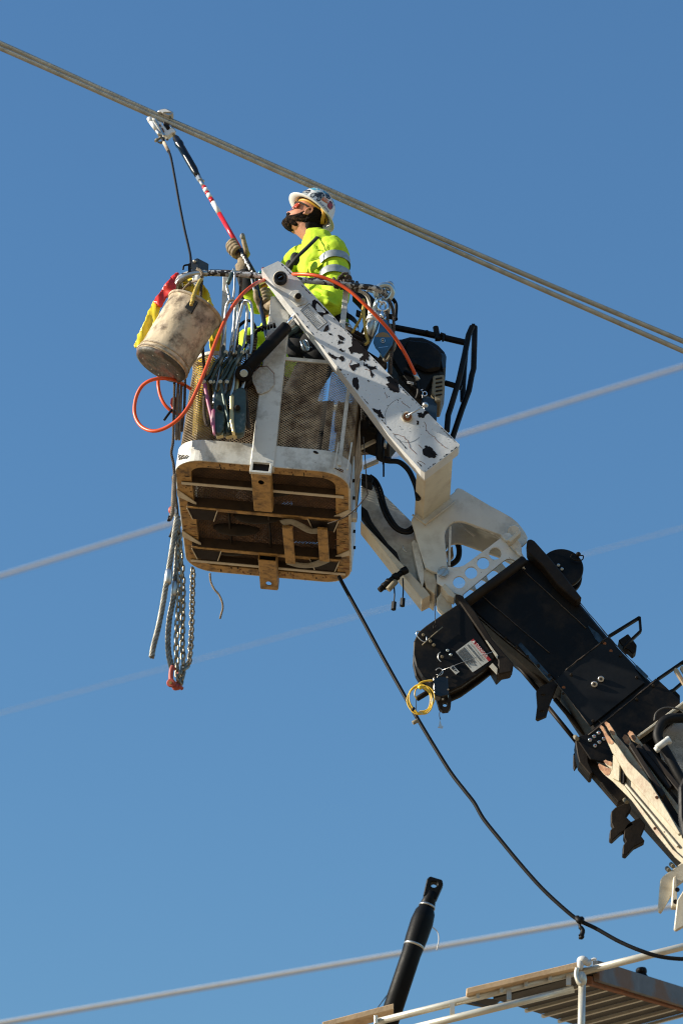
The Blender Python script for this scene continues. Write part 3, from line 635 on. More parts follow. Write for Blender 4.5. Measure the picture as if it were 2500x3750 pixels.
# white plate under the basket running to the bracket, and its black hoses
YP = YB + .14
b = MB(); b.prism(px([(1322, 1730), (1340, 1745), (1395, 1800), (1508, 1912), (1530, 1985), (1555, 2170), (1540, 2180), (1430, 2080), (1380, 2010), (1322, 1890)], YP), YV * .02); b.build('side_plate', 'white2', jib, bevel=.003)
b = MB(); b.prism(px([(1320, 1905), (1322, 1912), (1545, 2196), (1575, 2180), (1562, 2162), (1420, 2010)], YP - .10), YV * .14); b.build('lower_beam', 'cream', jib, bevel=.004)
b = MB(); b.prism(px([(1322, 1850), (1345, 1868), (1362, 1910), (1420, 1990), (1452, 2020), (1470, 2070), (1515, 2110), (1545, 2165), (1530, 2150), (1478, 2100), (1430, 2030), (1380, 1960), (1322, 1890)], YP - .08), YV * .05); b.build('hose_sleeve', 'blackmatt', jib, bevel=.008)
for off in (0, 14):
    b = MB(); b.tube(pathp([(1340 + off, 1742), (1362 + off, 1760), (1380 + off, 1795), (1396 + off * .9, 1850), (1412 + off, 1890), (1438 + off, 1928), (1468 + off * .8, 1948 - off * .4), (1500, 1950 - off), (1522, 1930 - off)], YP - .07, 8), .0105, 10); b.build('hydraulic_hose', 'blackmatt', jib)
b = MB(); b.tube(pathp([(1385, 1570), (1385, 1640), (1384, 1668), (1392, 1680), (1420, 1688), (1460, 1692), (1492, 1718), (1512, 1755), (1524, 1790), (1530, 1830)], YB - .2, 8), .0145, 10); b.build('hydraulic_hose', 'blackmatt', jib)
b = MB(); b.cyl(P(1398, 1680, YB - .2), P(1430, 1686, YB - .2), .0175, 12); b.build('hose_fitting', 'brownblack', jib)
b = MB(); b.prism(px([(1322, 1732), (1358, 1738), (1368, 1752), (1362, 1772), (1345, 1765), (1322, 1755)], YP - .09), YV * .08); b.build('hose_boot', 'blackmatt', jib, bevel=.006)
b = MB(); b.tube(pathp([(1475, 1998), (1477, 2012), (1488, 2022)], YP - .1, 4), .004, 6); b.build('eye_bolt', 'steel', jib)
# hydraulic couplers with dust caps
b = MB(); pts_ = [(1388, 2162, .016), (1402, 2150, .021), (1420, 2138, .024), (1428, 2128, .017), (1440, 2118, .022), (1456, 2108, .016), (1470, 2096, .021), (1490, 2085, .018)]
for (a, c_, r_), (d2, e2, _) in zip(pts_, pts_[1:]): b.cyl(P(a, c_, YP - .15), P(d2, e2, YP - .15), r_, 12, 0, .002)
cp = b.build('hose_coupler', 'black', jib)
b = MB(); b.cyl(P(1420, 2160, YP - .17), P(1450, 2128, YP - .17), .016, 12, 0, .002); b.build('coupler_nut', 'tin', cp)
for xs, ys, ye in ((1442, 2146, 2205), (1474, 2118, 2192)):
    b = MB(); b.tube(pathp([(xs, ys), (xs + 2, (ys + ye) / 2), (xs, ye)], YP - .16, 4), .0042, 6); b.cyl(P(xs, ye, YP - .16), P(xs - 2, ye + 28, YP - .16), .015, 6, 0, .002); b.build('dust_cap', 'blackmatt', cp)
# coiled hose behind the bracket
b = MB(); b.tube(pathp([(1640, 1990), (1668, 1985), (1680, 2010), (1676, 2045), (1655, 2065), (1636, 2068)], YB + .3, 6), .016, 10); b.build('hydraulic_hose', 'blackmatt', jib)
b = MB(); b.prism(px([(1632, 2020), (1656, 2000), (1660, 2035), (1640, 2055)], YB + .34), YV * .03); b.build('back_plate', 'tan', jib)
# ------------------------------------------------------------------ telescopic boom
YM = YB + .0
M['wornedge'] = pmat('worn_brown_edge', (.075, .052, .034), .5, dirt=(.01, .008, .006), damt=.9, dthr=.5, dscale=25, var=.3)
boom = thing('telescopic_boom', 'thick black telescopic crane boom rising from the lower right corner', 'crane boom', P(2300, 2900, YM))
def bprism(name, pts, y0, y1, mat, bevel=.006, holes=(), par=None):
    b = MB(); b.prism(px(pts, y0), YV * (y1 - y0), holes=holes); return b.build(name, mat, par or boom, bevel=bevel)
s1 = bprism('inner_section', [(1700, 2215), (1925, 2045), (1985, 2040), (2250, 2360), (2060, 2520), (1830, 2330)], YM + .02, YM + .24, 'black', .015)
s2 = bprism('middle_section', [(2040, 2475), (2224, 2330), (2400, 2512), (2700, 2860), (2520, 3000), (2230, 2760)], YM - .02, YM + .26, 'black', .015)
s3 = bprism('outer_section', [(2150, 2690), (2402, 2486), (2720, 2810), (3300, 3500), (3050, 3720), (2520, 3100)], YM - .05, YM + .30, 'black', .015)
# flush cover plates with bolts
b = MB(); b.prism(px([(2069, 2452), (2214, 2334), (2226, 2332), (2300, 2415), (2360, 2500), (2160, 2660), (2030, 2492)], YM - .035), YV * .013); cov = b.build('wear_pad_cover', pmat('cover_black', (.0055, .0055, .006), .5, dirt=(.015, .015, .015), damt=.5, var=.2, spec=.2), boom, bevel=.004)
for x, y in ((2199, 2487), (2175, 2506)):
    b = MB(); b.cyl(P(x, y, YM - .035), P(x, y, YM - .05), .017, 18, 0, .003); b.cyl(P(x, y, YM - .05), P(x, y, YM - .0515), .008, 6, 1); b.build('cover_bolt', ['steel', 'ink'], cov)
for x, y in ((2212, 2357), (2062, 2518), (2235, 2384)):
    b = MB(); b.cyl(P(x, y, YM - .0345), P(x, y, YM - .037), .009, 14); b.build('plug', 'rust', cov)
b = MB(); b.prism(px([(2106, 2700), (2150, 2686), (2401, 2482), (2485, 2560), (2500, 2620), (2250, 2800), (2160, 2780)], YM - .07), YV * .018); cov2 = b.build('outer_cover', 'black', boom, bevel=.004)
for x, y in ((2190, 2684), (2174, 2697), (2159, 2710), (2209, 2706), (2193, 2718), (2177, 2731)):
    b = MB(); b.cyl(P(x, y, YM - .07), P(x, y, YM - .082), .0105, 14, 0, .003); b.ball(P(x + 2, y - 1, YM - .083), .004, mat=1, n=8); b.build('cover_bolt', ['bluesteel', 'labelred'], cov2)
# worn brown edges, weld lines and bolts of the boom sections
for e0, e1, yy in (((1702, 2217), (2060, 2519), .017), ((1985, 2042), (2250, 2360), .017), ((2042, 2477), (2520, 2998), -.023), ((2226, 2332), (2400, 2512), -.023), ((2069, 2454), (2222, 2334), -.038), ((2030, 2494), (2160, 2660), -.038), ((2152, 2692), (2402, 2488), -.072), ((1760, 2180), (2010, 2390), .017), ((1900, 2075), (2145, 2300), .017)):
    b = MB(); n_ = 14; b.tube([P(e0[0] + (e1[0] - e0[0]) * i / n_ + random.uniform(-1, 1), e0[1] + (e1[1] - e0[1]) * i / n_ + random.uniform(-1, 1), YM + yy) for i in range(n_ + 1)], [random.uniform(.0015, .0042) for _ in range(n_ + 1)], 6); b.build('weld_line', 'wornedge', boom)
for x, y, yy in [(1730 + i * 42, 2206 - i * 31, .012) for i in range(5)] + [(1850 + i * 40, 2335 + i * 34, .012) for i in range(5)] + [(2090, 2470, -.036), (2205, 2350, -.036), (2270, 2400, -.036), (2330, 2480, -.036), (2170, 2640, -.036), (2060, 2540, -.036), (2330, 2560, -.072), (2390, 2510, -.072)]:
    b = MB(); b.cyl(P(x, y, YM + yy), P(x, y, YM + yy - .010), .0085, 6, 0, .002); b.build('panel_bolt', 'brownblack', boom)
# worn slide strips
for pts in ([(1895, 2362), (1906, 2352), (2022, 2482), (2010, 2494)], [(2150, 2290), (2190, 2320), (2232, 2372), (2220, 2384), (2178, 2340)], [(2330, 2435), (2372, 2476), (2364, 2486), (2322, 2445)]):
    b = MB(); b.prism(px(pts, YM + (.016 if pts[0][0] < 2200 else -.03)), YV * .006); b.build('slide_strip', 'greyblue', boom)
# lower side rails
for i, (a, c_, yy) in enumerate((((1880, 2420), (1985, 2545), .20), ((1900, 2400), (2010, 2520), .12), ((1998, 2580), (2120, 2730), .26), ((2030, 2560), (2140, 2690), .16))):
    b = MB(); b.cyl(P(*a, YM + yy), P(*c_, YM + yy), .012, 10); b.build('extension_rail', 'brownblack' if i % 2 else 'black', boom)
for pts, yy in (([(1962, 2530), (1980, 2512), (2030, 2490), (2042, 2500), (2010, 2580), (2000, 2620), (1968, 2634), (1960, 2628), (1966, 2580)], YM + .02), ([(2098, 2760), (2108, 2752), (2122, 2790), (2102, 2818), (2098, 2805)], YM + .1)):
    hs = [[P(1988 + 8 * math.cos(a), 2545 - 4 * math.sin(a), yy) for a in [i * math.pi / 6 for i in range(12)]], [P(1984 + 8 * math.cos(a), 2605 - 4 * math.sin(a), yy) for a in [i * math.pi / 6 for i in range(12)]]] if pts[0][0] == 1962 else []
    b = MB(); b.prism(px(pts, yy), YV * .03, holes=hs); b.build('section_collar', 'brownblack', boom, bevel=.003)
bprism('section_collar', [(2105, 2712), (2150, 2688), (2162, 2700), (2150, 2740), (2152, 2790), (2170, 2830), (2160, 2836), (2120, 2790), (2112, 2760)], YM - .06, YM + .05, 'brownblack', .004)
bprism('side_channel', [(2118, 2740), (2156, 2760), (2300, 2920), (2262, 2938), (2124, 2780)], YM - .02, YM + .05, 'brownblack', .004)
for pts in ([(2236, 2972), (2252, 2956), (2300, 2935), (2310, 2960), (2290, 2990), (2320, 3020), (2270, 3050), (2240, 3078), (2230, 3072), (2232, 3040), (2244, 3030), (2236, 3012)], [(2284, 3032), (2296, 3016), (2340, 2992), (2362, 3020), (2345, 3060), (2360, 3080), (2320, 3100), (2290, 3132), (2278, 3128), (2280, 3096), (2290, 3080), (2282, 3065)]):
    bprism('cable_guide', pts, YM - .03, YM + .02, 'brownblack', .004)
for x, y in ((2104, 2698), (2286, 2929), (2440, 3180), (2455, 3165)):
    b = MB(); b.cyl(P(x, y, YM - .04), P(x + 8, y + 8, YM - .1), .012, 10, 0, .003); b.build('collar_bolt', 'tin', boom)
# boom head flange plates and cross tube
bprism('head_flange', [(1664, 2180), (1672, 2174), (1690, 2178), (1740, 2240), (1800, 2340), (1870, 2420), (1880, 2430), (1870, 2460), (1822, 2470), (1822, 2414), (1760, 2320)], YM - .10, YM - .02, 'brownblack', .006)
bprism('head_flange', [(1928, 1978), (1942, 1972), (1956, 1980), (2010, 2040), (2060, 2100), (2130, 2190), (2108, 2200), (2040, 2140), (1985, 2070), (1930, 2020)], YM - .06, YM + .02, 'brownblack', .006)
b = MB(); b.cyl(P(1705, 2210, YM - .05), P(1920, 2050, YM - .05), .026, 16, 0, .004); b.build('head_cross_tube', 'brownblack', boom)
bprism('head_gusset', [(1790, 2420), (1826, 2404), (1880, 2430), (1870, 2438), (1850, 2440), (1820, 2470)], YM - .08, YM + .05, 'brownblack', .004)
b = MB(); b.prism(px([(1776, 2344), (1782, 2346), (1822, 2400), (1819, 2412)], YM - .102), YV * .004); b.prism(px([(1802, 2428), (1820, 2448), (1818, 2470), (1790, 2440)], YM - .102), YV * .003); b.build('flange_edge', 'cream', boom)
# handles on the right flank
for base in (((2226, 2332), (2340, 2262), (2344, 2312), (2280, 2372)), ((2404, 2490), (2500, 2424), (2520, 2480), (2450, 2540))):
    b = MB(); pp = px(base, YM + .05)
    for a, c_ in zip(pp, pp[1:]):
        b.bar(a, c_, YV * .03, (c_ - a).normalized().cross(YV) * .012)
    b.build('guard_handle', 'black', boom, bevel=.002)
bprism('handle_bracket', [(2262, 2344), (2298, 2320), (2318, 2345), (2330, 2362), (2328, 2385), (2316, 2395), (2300, 2380), (2280, 2372)], YM + .1, YM + .16, 'brownblack', .004)
bprism('handle_bracket', [(2440, 2530), (2462, 2520), (2488, 2545), (2488, 2575), (2475, 2572)], YM + .1, YM + .16, 'brownblack', .004)
# upper right winch drum
b = MB(); q_ = P(2056, 2078, YM + .30); b.cyl(q_, q_ + YV * .03, .118, 48, 0, .004); b.cyl(q_ + YV * .03, q_ + YV * .09, .095, 40); b.cyl(q_ + YV * .09, q_ + YV * .12, .118, 48, 0, .004); dr = b.build('cable_drum', 'black', boom)
for x, y in ((2043, 2070), (2056, 2084)):
    b = MB(); b.cyl(P(x, y, YM + .295), P(x, y, YM + .28), .0095, 12, 0, .003); b.build('drum_bolt', 'bluesteel', dr)
b = MB(); b.ball(P(2116, 2030, YM + .28), .014); b.tube(pathp([(2104, 2030), (2092, 2032), (2090, 2044), (2108, 2052), (2130, 2050), (2134, 2036), (2122, 2034)], YM + .28, 5), .0035, 6); b.build('drum_pin', 'brownblack', dr)
# lower left reel housing
rh = [(1700, 2195), (1625, 2245), (1560, 2290), (1530, 2315), (1514, 2350), (1512, 2395), (1522, 2440), (1545, 2478), (1580, 2510), (1615, 2528), (1650, 2530), (1690, 2512), (1760, 2462), (1800, 2430), (1812, 2405), (1740, 2300)]
reel = bprism('reel_housing', rh, YM - .09, YM - .06, 'black', .006)
b = MB(); b.prism([p + Vector((0, .0, 0)) for p in px([(x + (1655 - x) * .05, y + (2370 - y) * .05) for x, y in rh], YM - .06)], YV * .09); b.build('reel_core', 'brownblack', reel)
b = MB(); b.prism([p + YV * .11 for p in px(rh, YM - .09)], YV * .03); b.build('reel_flange', 'black', reel, bevel=.006)
YR = YM - .094
# danger label
dl = [(1667, 2387), (1732, 2339), (1797, 2416), (1730, 2462)]
p0, p1, p2, p3 = px(dl, YR); uu = (p2 - p1).normalized(); vv = (p1 - p0).normalized(); LWd = (p2 - p1).length; LHd = (p1 - p0).length
b = MB(); b.prism([p0, p0 + (p1 - p0) * .5, p3 + (p2 - p3) * .5, p3], YV * .002); b.prism([p0 + (p1 - p0) * .515, p0 + (p1 - p0) * .86, p3 + (p2 - p3) * .86, p3 + (p2 - p3) * .515], YV * .002); dlab = b.build('danger_label', 'label', reel)
b = MB(); b.prism([p0 + (p1 - p0) * .86, p1, p2, p3 + (p2 - p3) * .86], YV * .002); b.build('label_header', 'labelred', dlab)
b = MB(); hc = p1 + (p2 - p1) * .5 - vv * (LHd * .07) - YV * .0015
letters(b, 'DANGER', .024, hc + uu * .004, uu, vv); tr = hc - uu * (LWd * .40)
b.add([tr - uu * .009 - vv * .007, tr + uu * .009 - vv * .007, tr + vv * .009], [(0, 1, 2)])
b.build('header_lettering', 'inkwhite', dlab)
b = MB()
letters(b, 'DEATH OR SERIOUS INJURY', .0095, p1 + (p2 - p1) * .5 - vv * (LHd * .25) - YV * .0015, uu, vv)
for r_ in range(13):
    t = .05 + r_ * .037 if r_ < 11 else .60 + (r_ - 11) * .045; x = .05; lim = random.uniform(.6, .93)
    while x < lim:
        l = min(random.uniform(.02, .07), lim - x); a = p0 + (p3 - p0) * x + (p1 - p0) * t - YV * .001; b.bar(a, a + uu * (LWd * l), vv * .0022, YV * .0006); x += l + .012
b.build('label_print', 'ink', dlab)
al = [(1645, 2445), (1658, 2435), (1681, 2460), (1668, 2470)]
b = MB(); b.prism(px(al, YR), YV * .002); a2 = b.build('arrow_label', 'label', reel)
b = MB(); b.prism(px([(1650, 2446), (1658, 2440), (1666, 2448), (1658, 2454)], YR - .001), YV * .0006); b.prism(px([(1662, 2456), (1668, 2452), (1673, 2460)], YR - .001), YV * .0006); b.build('arrow_print', 'ink', a2)
# pins, rings, bolts on the reel
for ring in ([(1538, 2312), (1526, 2312), (1524, 2324), (1538, 2342), (1552, 2350), (1561, 2345), (1560, 2330)], [(1612, 2388), (1604, 2396), (1604, 2412), (1614, 2424)], [(1595, 2455), (1602, 2448), (1612, 2448), (1620, 2456), (1618, 2468), (1608, 2474), (1598, 2470)]):
    b = MB(); b.tube(pathp(ring, YR - .012, 5), .0030, 6); b.build('pull_ring', 'steel', reel)
for x, y, mt in ((1549, 2325, 'tin'), (1638, 2382, 'bluesteel'), (1650, 2398, 'bluesteel'), (1618, 2405, 'tin'), (1575, 2348, 'tin'), (1588, 2362, 'tin')):
    b = MB(); b.cyl(P(x, y, YR), P(x, y, YR - .02), .0085, 12, 0, .002); b.build('reel_bolt', mt, reel)
b = MB(); b.tube(px([(1545, 2362), (1580, 2330), (1620, 2296)], YR - .012), .003, 6); b.build('pin_rod', 'tin', reel)
b = MB(); b.tube(px([(1595, 2486), (1620, 2454)], YR - .014), .0016, 5); b.tube(px([(1620, 2454), (1680, 2430), (1750, 2404), (1806, 2386)], YR - .015), .0016, 5); b.build('safety_wire', 'steel', reel)
# switch box
b = MB(); b.prism(px([(1584, 2480), (1638, 2476), (1642, 2545), (1612, 2552), (1588, 2545)], YR - .06), YV * .055); bx_ = b.build('switch_box', 'blackgloss', reel, bevel=.004)
for x, y in ((1588, 2482), (1636, 2480), (1588, 2528), (1640, 2525), (1620, 2560)):
    b = MB(); b.cyl(P(x, y, YR - .06), P(x, y, YR - .067), .005, 8); b.build('box_screw', 'steel', bx_)
b = MB(); b.prism(px([(1590, 2540), (1645, 2540), (1652, 2560), (1649, 2590), (1640, 2602), (1620, 2604), (1606, 2592), (1600, 2572)], YR + .01), YV * .03, holes=[[P(1628 + 9 * math.cos(a), 2579 - 9 * math.sin(a), YR + .01) for a in [i * math.pi / 8 for i in range(16)]]]); b.build('hook_eye', 'black', reel, bevel=.003)
b = MB(); b.cyl(P(1525, 2560, YR - .03), P(1575, 2530, YR - .03), .014, 12, 0, .003); b.build('switch_arm', 'black', bx_)
b = MB(); b.cyl(P(1568, 2494, YR - .03), P(1584, 2492, YR - .03), .008, 10); b.build('cable_gland', 'steel', bx_)
# dangling pin wires
for pts in ([(1590, 2180), (1593, 2200), (1592, 2240), (1594, 2290)], [(1523, 2562), (1523, 2600), (1522, 2635)], [(1617, 2580), (1608, 2615), (1612, 2635)]):
    b = MB(); b.tube(pathp(pts, YR - .02, 6), .0022, 6); b.build('lanyard_wire', 'black', boom)
b = MB(); b.tube(pathp([(1594, 2282), (1586, 2292), (1586, 2302), (1594, 2296), (1596, 2284)], YR - .02, 5), .0022, 6); b.build('snap_link', 'black', boom)
b = MB(); b.cyl(P(1510, 2648, YR - .02), P(1530, 2638, YR - .02), .011, 12, 0, .002); b.build('lanyard_plug', 'tin', boom)
b = MB(); b.prism(px([(1609, 2634), (1616, 2656), (1622, 2660), (1620, 2666), (1602, 2664), (1606, 2658)], YR - .02), YV * .006); b.build('lanyard_pin', 'steel', boom)
# ------------------------------------------------------------------ yellow cable coil on the reel box
b = MB(); pts_ = []
for i in range(4 * 40):
    a = R(100) + 2 * math.pi * i / 40; rr_ = 46 + 4 * math.sin(i * .37) - (6 if i > 80 else 0) * (1 if math.cos(a) > 0 else 0); pts_.append(P(1540 + rr_ * math.cos(a) + 2 * math.sin(i * .11), 2562 - rr_ * 1.12 * math.sin(a) + 2 * math.cos(i * .2), YR - .075 + .006 * math.sin(i * .15)))
b.tube(pts_, .0036, 6)
b.tube(pathp([(1583, 2492), (1560, 2494), (1540, 2500), (1528, 2512)], YR - .06, 5), .0055, 8); b.tube(pathp([(1540, 2512), (1522, 2525), (1518, 2545), (1524, 2560)], YR - .06, 5), .0036, 6)
o = b.build('cable_coil', 'yellowcable'); tag(o, 'coil of thin yellow cable hanging below the black reel housing', 'cable')
b = MB(); b.tube([P(1531, 2513, YR - .085), P(1542, 2522, YR - .085)], .009, 8); b.build('cable_tie', 'vinylyellow', o)
b = MB(); b.tube([P(1508, 2602, YR - .085), P(1516, 2592, YR - .085)], .008, 8); b.build('cable_tie', 'blackmatt', o)
# ------------------------------------------------------------------ cream pole guides beside the boom
YG = YM - .22
M['rusttip'] = pmat('rust_stained_tip', (.40, .22, .11), .7, dirt=(.16, .055, .02), damt=.85, dthr=.5, dscale=30, var=.25, bump=.2)
gd = thing('pole_guide_claw', 'cream painted steel claw arms with rusty pointed tips beside the lower boom', 'boom claw', P(2400, 2900, YG))
GS = .60                                          # the claws stand turned towards the sun
GN = Vector((GS, 1, 0)).normalized()
def gy(x, y0, k): return y0 - k * (x - 2190) / 700
def gp(name, pts, y0, y1, mat='cream', bev=.004, holes=(), k=GS):
    b = MB(); b.prism([P(x, y, gy(x, y0, k)) for x, y in pts], (GN if k else YV) * (y1 - y0), holes=[[P(x, y, gy(x, y0, k)) for x, y in h] for h in holes]); return b.build(name, mat, gd, bevel=bev)
M['claw'] = pmat('cream_claw_paint', (.42, .365, .25), .45, dirt=(.18, .11, .05), damt=.6, dthr=.58, dscale=11, streak=True, var=.08, bump=.08)
# face-on channel web between two blades
gp('channel_web', [(2242, 2760), (2262, 2790), (2284, 2826), (2460, 3000), (2520, 3085), (2540, 3160), (2490, 3140), (2420, 3060), (2290, 2890), (2262, 2870), (2240, 2840)], YG, YG + .02, 'claw')
cr = pmat('rusty_tip_cream_paint', (.38, .33, .215), .45, dirt=(.24, .085, .03), damt=.75, dthr=.60, dscale=12, chip=(.12, .05, .02), cscale=50, cthr=.66, var=.06, bump=.1)
gp('claw_blade', [(2193, 2662), (2199, 2656), (2206, 2660), (2222, 2690), (2260, 2730), (2300, 2790), (2380, 2870), (2420, 2935), (2450, 2985), (2488, 3052), (2480, 3058), (2440, 3010), (2290, 2840), (2246, 2764), (2240, 2758), (2222, 2718), (2206, 2680)], YG - .05, YG - .03, cr, .003, [[(2206, 2672), (2220, 2690), (2224, 2697), (2212, 2686)]])
gp('claw_blade', [(2212, 2648), (2218, 2642), (2228, 2648), (2246, 2676), (2252, 2690), (2300, 2745), (2360, 2830), (2412, 2925), (2418, 2940), (2370, 2870), (2300, 2790), (2262, 2735), (2236, 2692)], YG + .0, YG + .02, cr, .003, [[(2224, 2658), (2238, 2676), (2236, 2684), (2228, 2672)]])
gp('claw_blade', [(2277, 2700), (2283, 2690), (2293, 2692), (2306, 2718), (2400, 2845), (2480, 2950), (2530, 3040), (2520, 3042), (2440, 2920), (2380, 2830), (2300, 2728), (2283, 2716)], YG + .06, YG + .08, cr, .003)
gp('claw_blade', [(2296, 2686), (2302, 2676), (2313, 2680), (2330, 2702), (2350, 2726), (2480, 2872), (2560, 2990), (2550, 3000), (2460, 2870), (2340, 2728), (2310, 2710)], YG + .12, YG + .14, cr, .003)
gp('claw_blade', [(2188, 2800), (2193, 2796), (2212, 2806), (2240, 2818), (2262, 2850), (2280, 2872), (2400, 3030), (2460, 3110), (2540, 3180), (2540, 3200), (2470, 3140), (2400, 3055), (2310, 2930), (2240, 2860), (2212, 2838), (2196, 2820)], YG - .02, YG + .0, cr, .003, [[(2198, 2812), (2210, 2824), (2214, 2834), (2204, 2826)]])
gp('claw_blade', [(2208, 2786), (2214, 2782), (2232, 2788), (2242, 2792), (2242, 2820), (2230, 2812), (2216, 2800)], YG + .05, YG + .07, cr, .003)
gp('claw_tip_plate', [(2242, 2762), (2252, 2768), (2268, 2800), (2266, 2862), (2240, 2850), (2240, 2815)], YG - .045, YG + .05, cr, .003)
gp('window_bar', [(2268, 2812), (2284, 2822), (2284, 2868), (2274, 2872), (2266, 2862)], YG - .03, YG + .0, 'brownblack')
for tip, y0 in (([(2193, 2662), (2199, 2656), (2206, 2660), (2222, 2690), (2246, 2718), (2236, 2726), (2222, 2718), (2206, 2680)], -.052), ([(2212, 2648), (2218, 2642), (2228, 2648), (2246, 2676), (2250, 2690), (2240, 2692), (2226, 2672)], -.002), ([(2277, 2700), (2283, 2690), (2293, 2692), (2304, 2716), (2298, 2726), (2283, 2716)], .058), ([(2296, 2686), (2302, 2676), (2313, 2680), (2328, 2702), (2322, 2712), (2308, 2706)], .118), ([(2188, 2800), (2193, 2796), (2212, 2806), (2236, 2818), (2228, 2838), (2214, 2838), (2196, 2820)], -.022), ([(2208, 2786), (2214, 2782), (2230, 2788), (2240, 2794), (2238, 2806), (2222, 2802)], .048)):
    gp('rusty_tip', jag(tip, 3, 1.6), YG + y0, YG + y0 + .003, 'rusttip', 0)
for ln in (((2285, 2868), (2480, 3100)), ((2290, 2810), (2486, 3050))):
    b = MB(); b.cyl(P(*ln[0], gy(ln[0][0], YG - .012, GS)), P(*ln[1], gy(ln[1][0], YG - .012, GS)), .007, 8); b.build('stiffener_rod', 'cream', gd)
for x, y in ((2402, 2920), (2396, 3034)):
    b = MB(); b.cyl(P(x, y, gy(x, YG - .05, GS)), P(x, y, gy(x, YG - .058, GS)), .008, 10); b.build('rivet', 'rust', gd)
for ln, yy in ((((2305, 2735), (2425, 2925)), .03), (((2330, 2740), (2450, 2895)), .09), (((2350, 2740), (2500, 2920)), .11)):
    b = MB(); b.bar(P(*ln[0], gy(ln[0][0], YG + yy, GS)), P(*ln[1], gy(ln[1][0], YG + yy, GS)), YV * .08, Vector((.02, 0, .02))); b.build('inner_rail', 'brownblack', gd, bevel=.004)
# back plate with hoses
gp('back_plate', [(2335, 2692), (2430, 2622), (2620, 2480), (2760, 2700), (2760, 3100), (2500, 2870)], YG + .17, YG + .20, 'white2', k=0)
gp('back_plate_lip', [(2330, 2694), (2430, 2620), (2620, 2476), (2620, 2484), (2434, 2628), (2338, 2698)], YG + .10, YG + .17, 'cream', .002, k=0)
b = MB(); b.tube(pathp([(2600, 2700), (2540, 2640), (2480, 2630), (2430, 2640), (2408, 2680), (2412, 2715), (2440, 2760), (2490, 2850), (2540, 2920)], YG + .08, 8), .026, 12); b.build('hydraulic_hose', 'blackmatt', gd)
b = MB(); b.tube(pathp([(2394, 2640), (2400, 2612), (2425, 2594), (2455, 2592), (2490, 2600), (2520, 2630)], YG + .04, 6), .005, 8); b.build('thin_hose', 'deck', gd)
b = MB(); b.cyl(P(2402, 2740, YG - .02), P(2446, 2708, YG - .02), .017, 16, 0, .003); b.cyl(P(2440, 2700, YG - .02), P(2452, 2722, YG - .02), .012, 10); b.cyl(P(2398, 2736, YG - .02), P(2410, 2752, YG - .02), .012, 10); b.build('hose_clamp', 'white2', gd)
b = MB(); b.prism(px([(2484, 2880), (2520, 2800), (2620, 2800), (2620, 3080), (2500, 3060), (2486, 2990)], YG - .48), YV * .06); b.build('hose_bundle', 'blackmatt', gd, bevel=.01)
for x, y in ((2466, 2440), (2488, 2432)):
    b = MB(); b.prism(px([(x, y + 14), (x + 4, y + 4), (x + 14, y + 8), (x + 60, y + 90), (x + 54, y + 100)], YG + .1), YV * .02); b.build('claw_tip', cr, gd, bevel=.003)
# lower boom collar plates (cream) at the frame edge
b = MB(); b.prism(px([(2416, 3222), (2426, 3208), (2520, 3140), (2560, 3180), (2480, 3240), (2466, 3262), (2420, 3340), (2410, 3336), (2408, 3320)], YM - .10), YV * .03); b.prism(px([(2464, 3210), (2476, 3205), (2478, 3320), (2456, 3318)], YM - .14), YV * .05)
b.prism(px([(2478, 3296), (2520, 3230), (2600, 3240), (2560, 3360), (2474, 3406), (2466, 3400)], YM - .16), YV * .03)
cl_ = b.build('boom_collar', 'cream', boom, bevel=.004)
for x, y in ((2478, 3258), (2472, 3302)):
    b = MB(); b.cyl(P(x, y, YM - .142), P(x, y, YM - .146), .012, 12); b.build('collar_hole', 'chipdark', cl_)
# ------------------------------------------------------------------ conductors overhead
YW = .75
def conductor(pts, y, label):
    c = [P(a, d, y) for a, d in pts]; path = resample(smooth(c, 12), .02); r = .0150; b = MB()
    fr = frames(path); d = 0; ns = 22; paths = [[] for _ in range(ns)]
    for i in range(len(path)):
        if i: d += (path[i] - path[i - 1]).length
        for q in range(ns):
            a = 2 * math.pi * (q / ns) + d / .28 * 2 * math.pi
            paths[q].append(path[i] + (fr[i][0] * math.cos(a) + fr[i][1] * math.sin(a)) * (r - .0022))
    b.tube(path, r - .0035, 10)
    for p in paths: b.tube(p, .0023, 5, cap=False)
    tag(b.build('conductor_cable', 'conductor'), label, 'power cable', 'twin stranded conductors overhead')
conductor([(-700, -147), (0, 157), (520, 394), (780, 508), (1300, 737), (1900, 996), (2500, 1250), (3200, 1540)], YW, 'upper of the two stranded aluminium conductors crossing the top of the picture')
conductor([(-700, -118), (0, 176), (520, 407), (780, 521), (1300, 754), (1900, 1022), (2500, 1286), (3200, 1592)], YW - .04, 'lower of the two stranded aluminium conductors, just under its twin')
# far out-of-focus wires
def farwire(p0, p1, dist, dia, label, mat='farwire'):
    def far(px_, py_):
        d = FW + RT * ((px_ - 1250) / FPX) - UP * ((py_ - 1875) / FPX); return CAM + d * (dist / d.y)
    dx, dy = p1[0] - p0[0], p1[1] - p0[1]
    a, c = far(p0[0] - dx * .8, p0[1] - dy * .8), far(p1[0] + dx * .8, p1[1] + dy * .8)
    n = 24; pts = [a + (c - a) * (i / n) - Vector((0, 0, 1)) * 0 for i in range(n + 1)]
    b = MB(); b.tube(pts, dia / 2, 10); tag(b.build('overhead_wire', mat), label, 'overhead wire', 'blurred wires in the distance')
farwire((0, 2110), (2500, 1342), 60, .085, 'pale blurred wire passing behind the middle of the basket')
farwire((0, 2612), (2500, 1932), 90, .030, 'faintest blurred wire, passing behind the hanging chains and the boom head')
farwire((0, 3748), (2420, 3325), 34, .058, 'pale blurred wire passing behind the black pole near the bottom')
